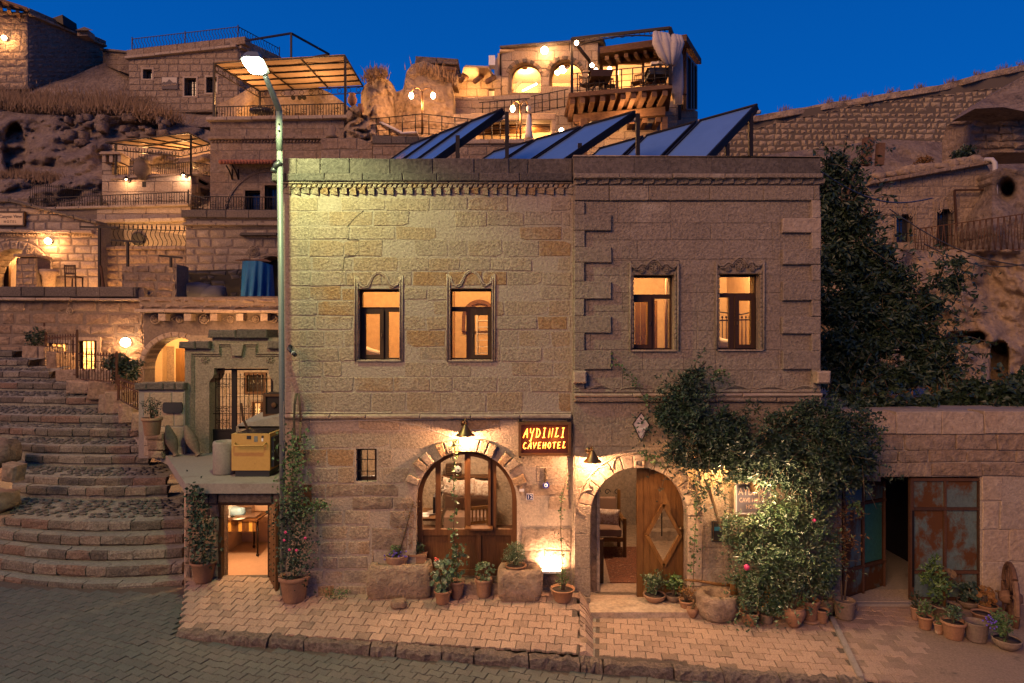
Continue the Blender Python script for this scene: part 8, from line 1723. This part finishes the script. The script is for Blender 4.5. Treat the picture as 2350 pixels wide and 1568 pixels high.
# ---- the big climber over the entrance
def mass(o, blobs, size, mat, seed, asp=.42, name='foliage', up=0., dens=2.3, sprig=22):
    rr = random.Random(seed); m = MB(); L = []
    for (px, py, rx_, ry_, d, n) in blobs:
        n = int(n*dens); c = P(px, py, d); ax, az = rx_*d/FP, ry_*d/FP; ay = min(ax, az)*.75; k = 0
        while k < n:
            v = Vector((rr.uniform(-1,1), rr.uniform(-1,1), rr.uniform(-1,1))); l = v.length
            if l > 1.12: continue
            q = c+Vector((v.x*ax, v.y*ay, v.z*az)); nn = noise.noise(q*3.2+Vector((seed,0,0)))
            nn += .5*noise.noise(q*7.5+Vector((seed,5,0)))
            if l > .78+nn*.55 or l < .3: k += .12; continue
            if q.y > -.12 and px < 1880 and d < 10: q.y = -.12-rr.random()*.1
            L.append((q, (v+Vector((0,-.4,.5))).normalized())); k += 1
    T = []
    for (px, py, rx_, ry_, d, n) in blobs:                 # loose shoots that break up the outline
        c = P(px, py, d); ax, az = rx_*d/FP, ry_*d/FP
        for _ in range(int(sprig*(rx_+ry_)/100)):
            a = rr.uniform(0, 2*pi); v = Vector((cos(a), rr.uniform(-.7, .1), sin(a))); q = c+Vector((v.x*ax*.8, v.y*min(ax, az)*.6, v.z*az*.8))
            g = (v*.7+Vector((rr.gauss(0,.4), rr.gauss(0,.3), rr.gauss(0,.5)-.1))).normalized(); ln = size*rr.uniform(2.5, 7)
            pts = [q+g*ln*t/5-Vector((0,0,ln*.35*(t/5)**2)) for t in range(6)]
            if min(p_.y for p_ in pts) < d-CD-2: continue
            if d < 10: pts = [Vector((p_.x, min(p_.y, -.12), p_.z)) for p_ in pts]
            T.append(pts)
            for t in range(int(ln/size*2.6)): f = rr.random()*4.99; i = int(f); L.append((pts[i].lerp(pts[i+1], f-i), Vector((v.x*.3, -.6, .6))))
    if seed < 205:
        K = []
        for q, nv in L:
            dd = q.y+CD; ppx = CX+q.x*FP/dd; ppy = CY+(CH-q.z)*FP/dd
            if 1672 < ppx < 1738 and 1104 < ppy < 1178 and rr.random() < .93: continue
            if 1500 < ppx < 1670 and 1072 < ppy < 1120 and rr.random() < .6: continue
            if ppx < 1500 and 1030 < ppy and rr.random() < .7: continue
            if 1600 < ppx < 1660 and ppy > 1190 and rr.random() < .75: continue
            if ppx > 1925 and ppy > 1120 and rr.random() < .85: continue
            K.append((q, nv))
        L = K
    leaves(m, L, size, 0, -up, asp, rr); o2 = m.build(name, mat, o)
    m = MB(); [m.tube([p[0], p[2], p[4]], size*.06, 3) for p in T[::2]]
    if m.v: tag(m.build('twigs', stemm, o), kind='stuff')
    return o2
cl_ = empty('climbing_vine', 'huge dark climbing vine spreading over the entrance of the quoined house', 'vine', tuple(G(1790, 1415)))
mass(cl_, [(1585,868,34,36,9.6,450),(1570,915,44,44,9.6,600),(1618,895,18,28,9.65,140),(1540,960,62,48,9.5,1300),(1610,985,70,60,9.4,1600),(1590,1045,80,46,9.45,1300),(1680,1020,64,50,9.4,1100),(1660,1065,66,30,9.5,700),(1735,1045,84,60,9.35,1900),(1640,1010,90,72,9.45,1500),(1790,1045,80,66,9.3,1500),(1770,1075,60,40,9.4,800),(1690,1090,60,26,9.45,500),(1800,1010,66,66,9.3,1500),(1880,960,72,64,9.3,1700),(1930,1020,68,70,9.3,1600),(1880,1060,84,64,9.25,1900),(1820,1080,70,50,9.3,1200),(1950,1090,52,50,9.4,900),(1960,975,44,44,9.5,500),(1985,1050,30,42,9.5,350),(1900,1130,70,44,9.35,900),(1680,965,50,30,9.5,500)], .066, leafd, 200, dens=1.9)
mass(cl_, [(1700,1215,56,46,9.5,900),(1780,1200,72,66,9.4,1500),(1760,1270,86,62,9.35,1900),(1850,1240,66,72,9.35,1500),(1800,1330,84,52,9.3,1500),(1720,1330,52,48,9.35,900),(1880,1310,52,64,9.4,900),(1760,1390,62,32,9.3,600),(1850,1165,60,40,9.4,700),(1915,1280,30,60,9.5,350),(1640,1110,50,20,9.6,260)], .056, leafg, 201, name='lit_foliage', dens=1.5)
for k, pt in enumerate(([(1800,1400,9.45),(1800,1300,9.5),(1780,1200,9.6),(1765,1085,9.7),(1600,1050,9.7)],[(1805,1400,9.45),(1830,1250,9.5),(1840,1120,9.5),(1850,1000,9.5)],[(1600,1050,9.7),(1560,950,9.7),(1590,860,9.7),(1620,830,9.7)],[(1620,1100,9.7),(1650,1200,9.6),(1700,1290,9.5)])): m = MB(); m.tube([P(*q) for q in pt], [.03,.024,.018,.012,.008][:len(pt)], 6); m.build('stem', stemm, cl_)
for k, (n_, pt) in enumerate(((50,[(1655,870,9.7),(1640,850,9.7),(1668,862,9.7)]),(130,[(1600,1100,9.65),(1598,1180,9.65),(1592,1260,9.6),(1590,1350,9.6)]),(60,[(1400,822,9.8),(1450,870,9.8),(1490,930,9.75)]),(60,[(1990,1000,9.5),(2020,985,9.5),(2015,1040,9.5)]),(40,[(1950,1140,9.4),(1975,1180,9.4),(1960,1150,9.4)]),(46,[(1475,1040,9.7),(1500,1050,9.7),(1530,1080,9.7)]))): vine(cl_, [P(*q) for q in pt], n_, .05, leafm, 210+k, .035, .005)
m = MB(); m.ball(P(1713,1302,9.2), .045, 8); m.ball(P(1868,1195,9.2), .03, 8); tag(m.build('flowers', pink, cl_), kind='stuff')
rc = empty('red_climber', 'thin red-leaved creeper on the garage corner and quoined house', 'creeper', tuple(G(1930, 1380))); mass(rc, [(1930,1210,26,70,9.75,160)], .05, leafr, 230)
hl = empty('hidden_wall_lamp', 'wall lamp glowing through the leaves at the right shoulder of the entrance arch', 'lamp', tuple(B.p(1640, 1058))); m = MB(); m.ball(B.p(1640,1062,.16), .035, 8); m.build('bulb', bulb, hl); m = MB(); m.lathe([(.02,.10),(.05,.06),(.12,.0),(.115,-.004)], B.p(1640,1060,.16), 16); m.build('lamp_shade', brass, hl)
lamp('lamp_light', B.p(1640,1066,.17), 85, (1,.50,.16), .03)
hl = empty('shaded_down_lamp', 'dark shaded lamp above the grey board lighting the lower climber', 'lamp', tuple(B.p(1730, 1105))); m = MB(); m.lathe([(.035,.2),(.045,.18),(.065,.0),(.06,0)], P(1730,1128,9.35), 14); m.build('lamp_shade', brass, hl); m = MB(); m.ball(P(1730,1126,9.35), .03, 8); m.build('bulb', bulb, hl)
lamp('lamp_light', P(1752,1135,8.95), 75, (1,.60,.34), .04)
# ---- tree and roof vines
tr_ = empty('tree', 'tall dark drooping-leaved tree filling the gap right of the quoined house', 'tree', tuple(P(1960, 1000, 13)))
m = MB(); m.tube([Vector((X(1975,13.5),3.5,0)), P(1965,900,13.4), P(1950,700,13.4), P(1925,520,13.4), P(1915,400,13.4)], [.16,.13,.10,.06,.02], 8); m.build('trunk', woodb, tr_)
for k, (a, b, c_, d_) in enumerate(((1955,760,2060,640),(1950,700,2130,640),(1930,600,1990,480),(1960,850,2090,800),(1925,520,1960,400),(1960,800,2150,830))): m = MB(); m.tube([P(a,b,13.4), P((a+c_)/2,(b+d_)/2-8,13.2), P(c_,d_,13.0)], [.06,.035,.012], 6); m.build('limb', woodb, tr_)
mass(tr_, [(1905,430,34,70,13.2,650),(1915,370,22,42,13.3,260),(1960,420,30,50,13.4,300),(1920,520,56,70,13.2,1200),(1975,500,40,46,13.3,450),(1930,610,72,70,13.1,1700),(2000,590,50,50,13.2,700),(1950,700,86,70,13.0,2200),(2040,660,66,60,13.0,1300),(1940,790,84,70,13.0,2000),(2050,760,90,66,12.9,2200),(2120,700,44,40,13.0,450),(2130,800,64,54,12.9,1100),(2180,650,36,24,13.0,160),(1970,870,96,50,12.9,1500),(2090,860,76,40,12.8,1000),(2170,850,34,34,12.8,260),(2190,600,34,16,13.0,100)], .13, leafd, 240, asp=.38, up=-.5, dens=2.0)
rv = empty('roof_grapevine', 'dark grapevine sprawling over the garage roof at the right edge', 'vine', tuple(P(2250, 945, 12)))
mass(rv, [(2180,925,70,30,11.5,600),(2260,918,60,34,11.6,650),(2330,915,60,44,11.4,700),(2060,935,90,22,11.3,500),(1980,928,60,24,11.2,360),(2340,885,30,36,11.8,260),(2230,895,40,24,12,260),(2400,900,50,50,11.4,400)], .10, leafd, 250, asp=.8)
mass(rv, [(2000,925,70,16,11.8,200),(2150,915,60,20,12.2,160)], .09, leafr, 251, name='dry_foliage')

m = MB(); m.tube([A.p(683,968,.05), A.p(760,966,.06), A.p(880,963,.05), A.p(1035,961,.05)], .004, 4); m.tube([A.p(880,963,.05), A.p(960,975,.05), A.p(1040,1003,.05)], .003, 4); tag(m.build('facade_wire', plumb), 'thin pale wire running under the string course towards the gooseneck lamp', 'wire')
# ---- solar collectors on the roof
colg = surf('collector_glass', [(.08,.15,.30),(.12,.20,.38)], .5, bump=0, fine=3, rough=.16, rnd=.2, pits=.1, spec=1.0)
def collectors(label, Ap, Bp, Cp, n, posts):
    Av, Bv, Cv = P(*Ap), P(*Bp), P(*Cp); o = empty('solar_collector_row', label, 'solar panels', tuple(Bv), 'tilted rows of solar collectors on the flat roof')
    dC = Cv-Av; dC.z = 0 if abs(dC.z) < .6 else dC.z; nrm = (Bv-Av).cross(dC).normalized()
    if nrm.y > 0: nrm = -nrm
    L = lambda f, g, t=0.: Av+dC*f+(Bv-Av)*g+nrm*t
    for k in range(n):
        f0, f1 = k/n+.012, (k+1)/n-.012; q = [L(f0,0), L(f1,0), L(f1,1), L(f0,1)]
        c = MB(); c.add([v for v in q]+[v-nrm*.10 for v in q], [(0,1,2,3),(4,5,6,7),(0,4,5,1),(1,5,6,2),(2,6,7,3),(3,7,4,0)]); box_ = c.build('collector', iron, o)
        g0, g1 = f0+.012, f1-.012; q = [L(g0,.015,.003), L(g1,.015,.003), L(g1,.985,.003), L(g0,.985,.003)]; c = MB(); c.add(q, [(0,1,2,3)]); c.build('glass', colg, box_)
        c = MB(); [c.bar(L(e_,0,.012), L(e_,1,.012), .05, .03) for e_ in (f0+.006, f1-.006)]; c.bar(L(f0,0,.012), L(f1,0,.012), .05, .03); c.build('frame', iron, box_)
    m = MB(); m.tube([L(0,.02,-.12), L(1,.02,-.12)], .035, 6); m.build('header_pipe', plumb, o)
    for (px, ya, d) in posts: m = MB(); m.bar(P(px, ya, d), Vector((X(px,d), d-CD, 6.5)), .07, .07); m.build('post', iron, o)
collectors('left-hand row of three tilted solar collectors in front of the second garden lamp', (1157,251,12), (905,435,11), (943,336,14.2), 3, ((1163,258,12.0),(1050,312,11.6)))
collectors('middle row of tilted solar collectors reflecting the terrace lamps', (1462,256,12), (1199,435,11), (1130,372,14.6), 3, ((1463,262,12.0),(1330,330,11.6)))
collectors('right-hand and widest row of tilted solar collectors against the fortress wall', (1743,240,12), (1560,435,11), (1372,362,14.8), 3, ((1722,262,12.0),(1668,330,11.7)))
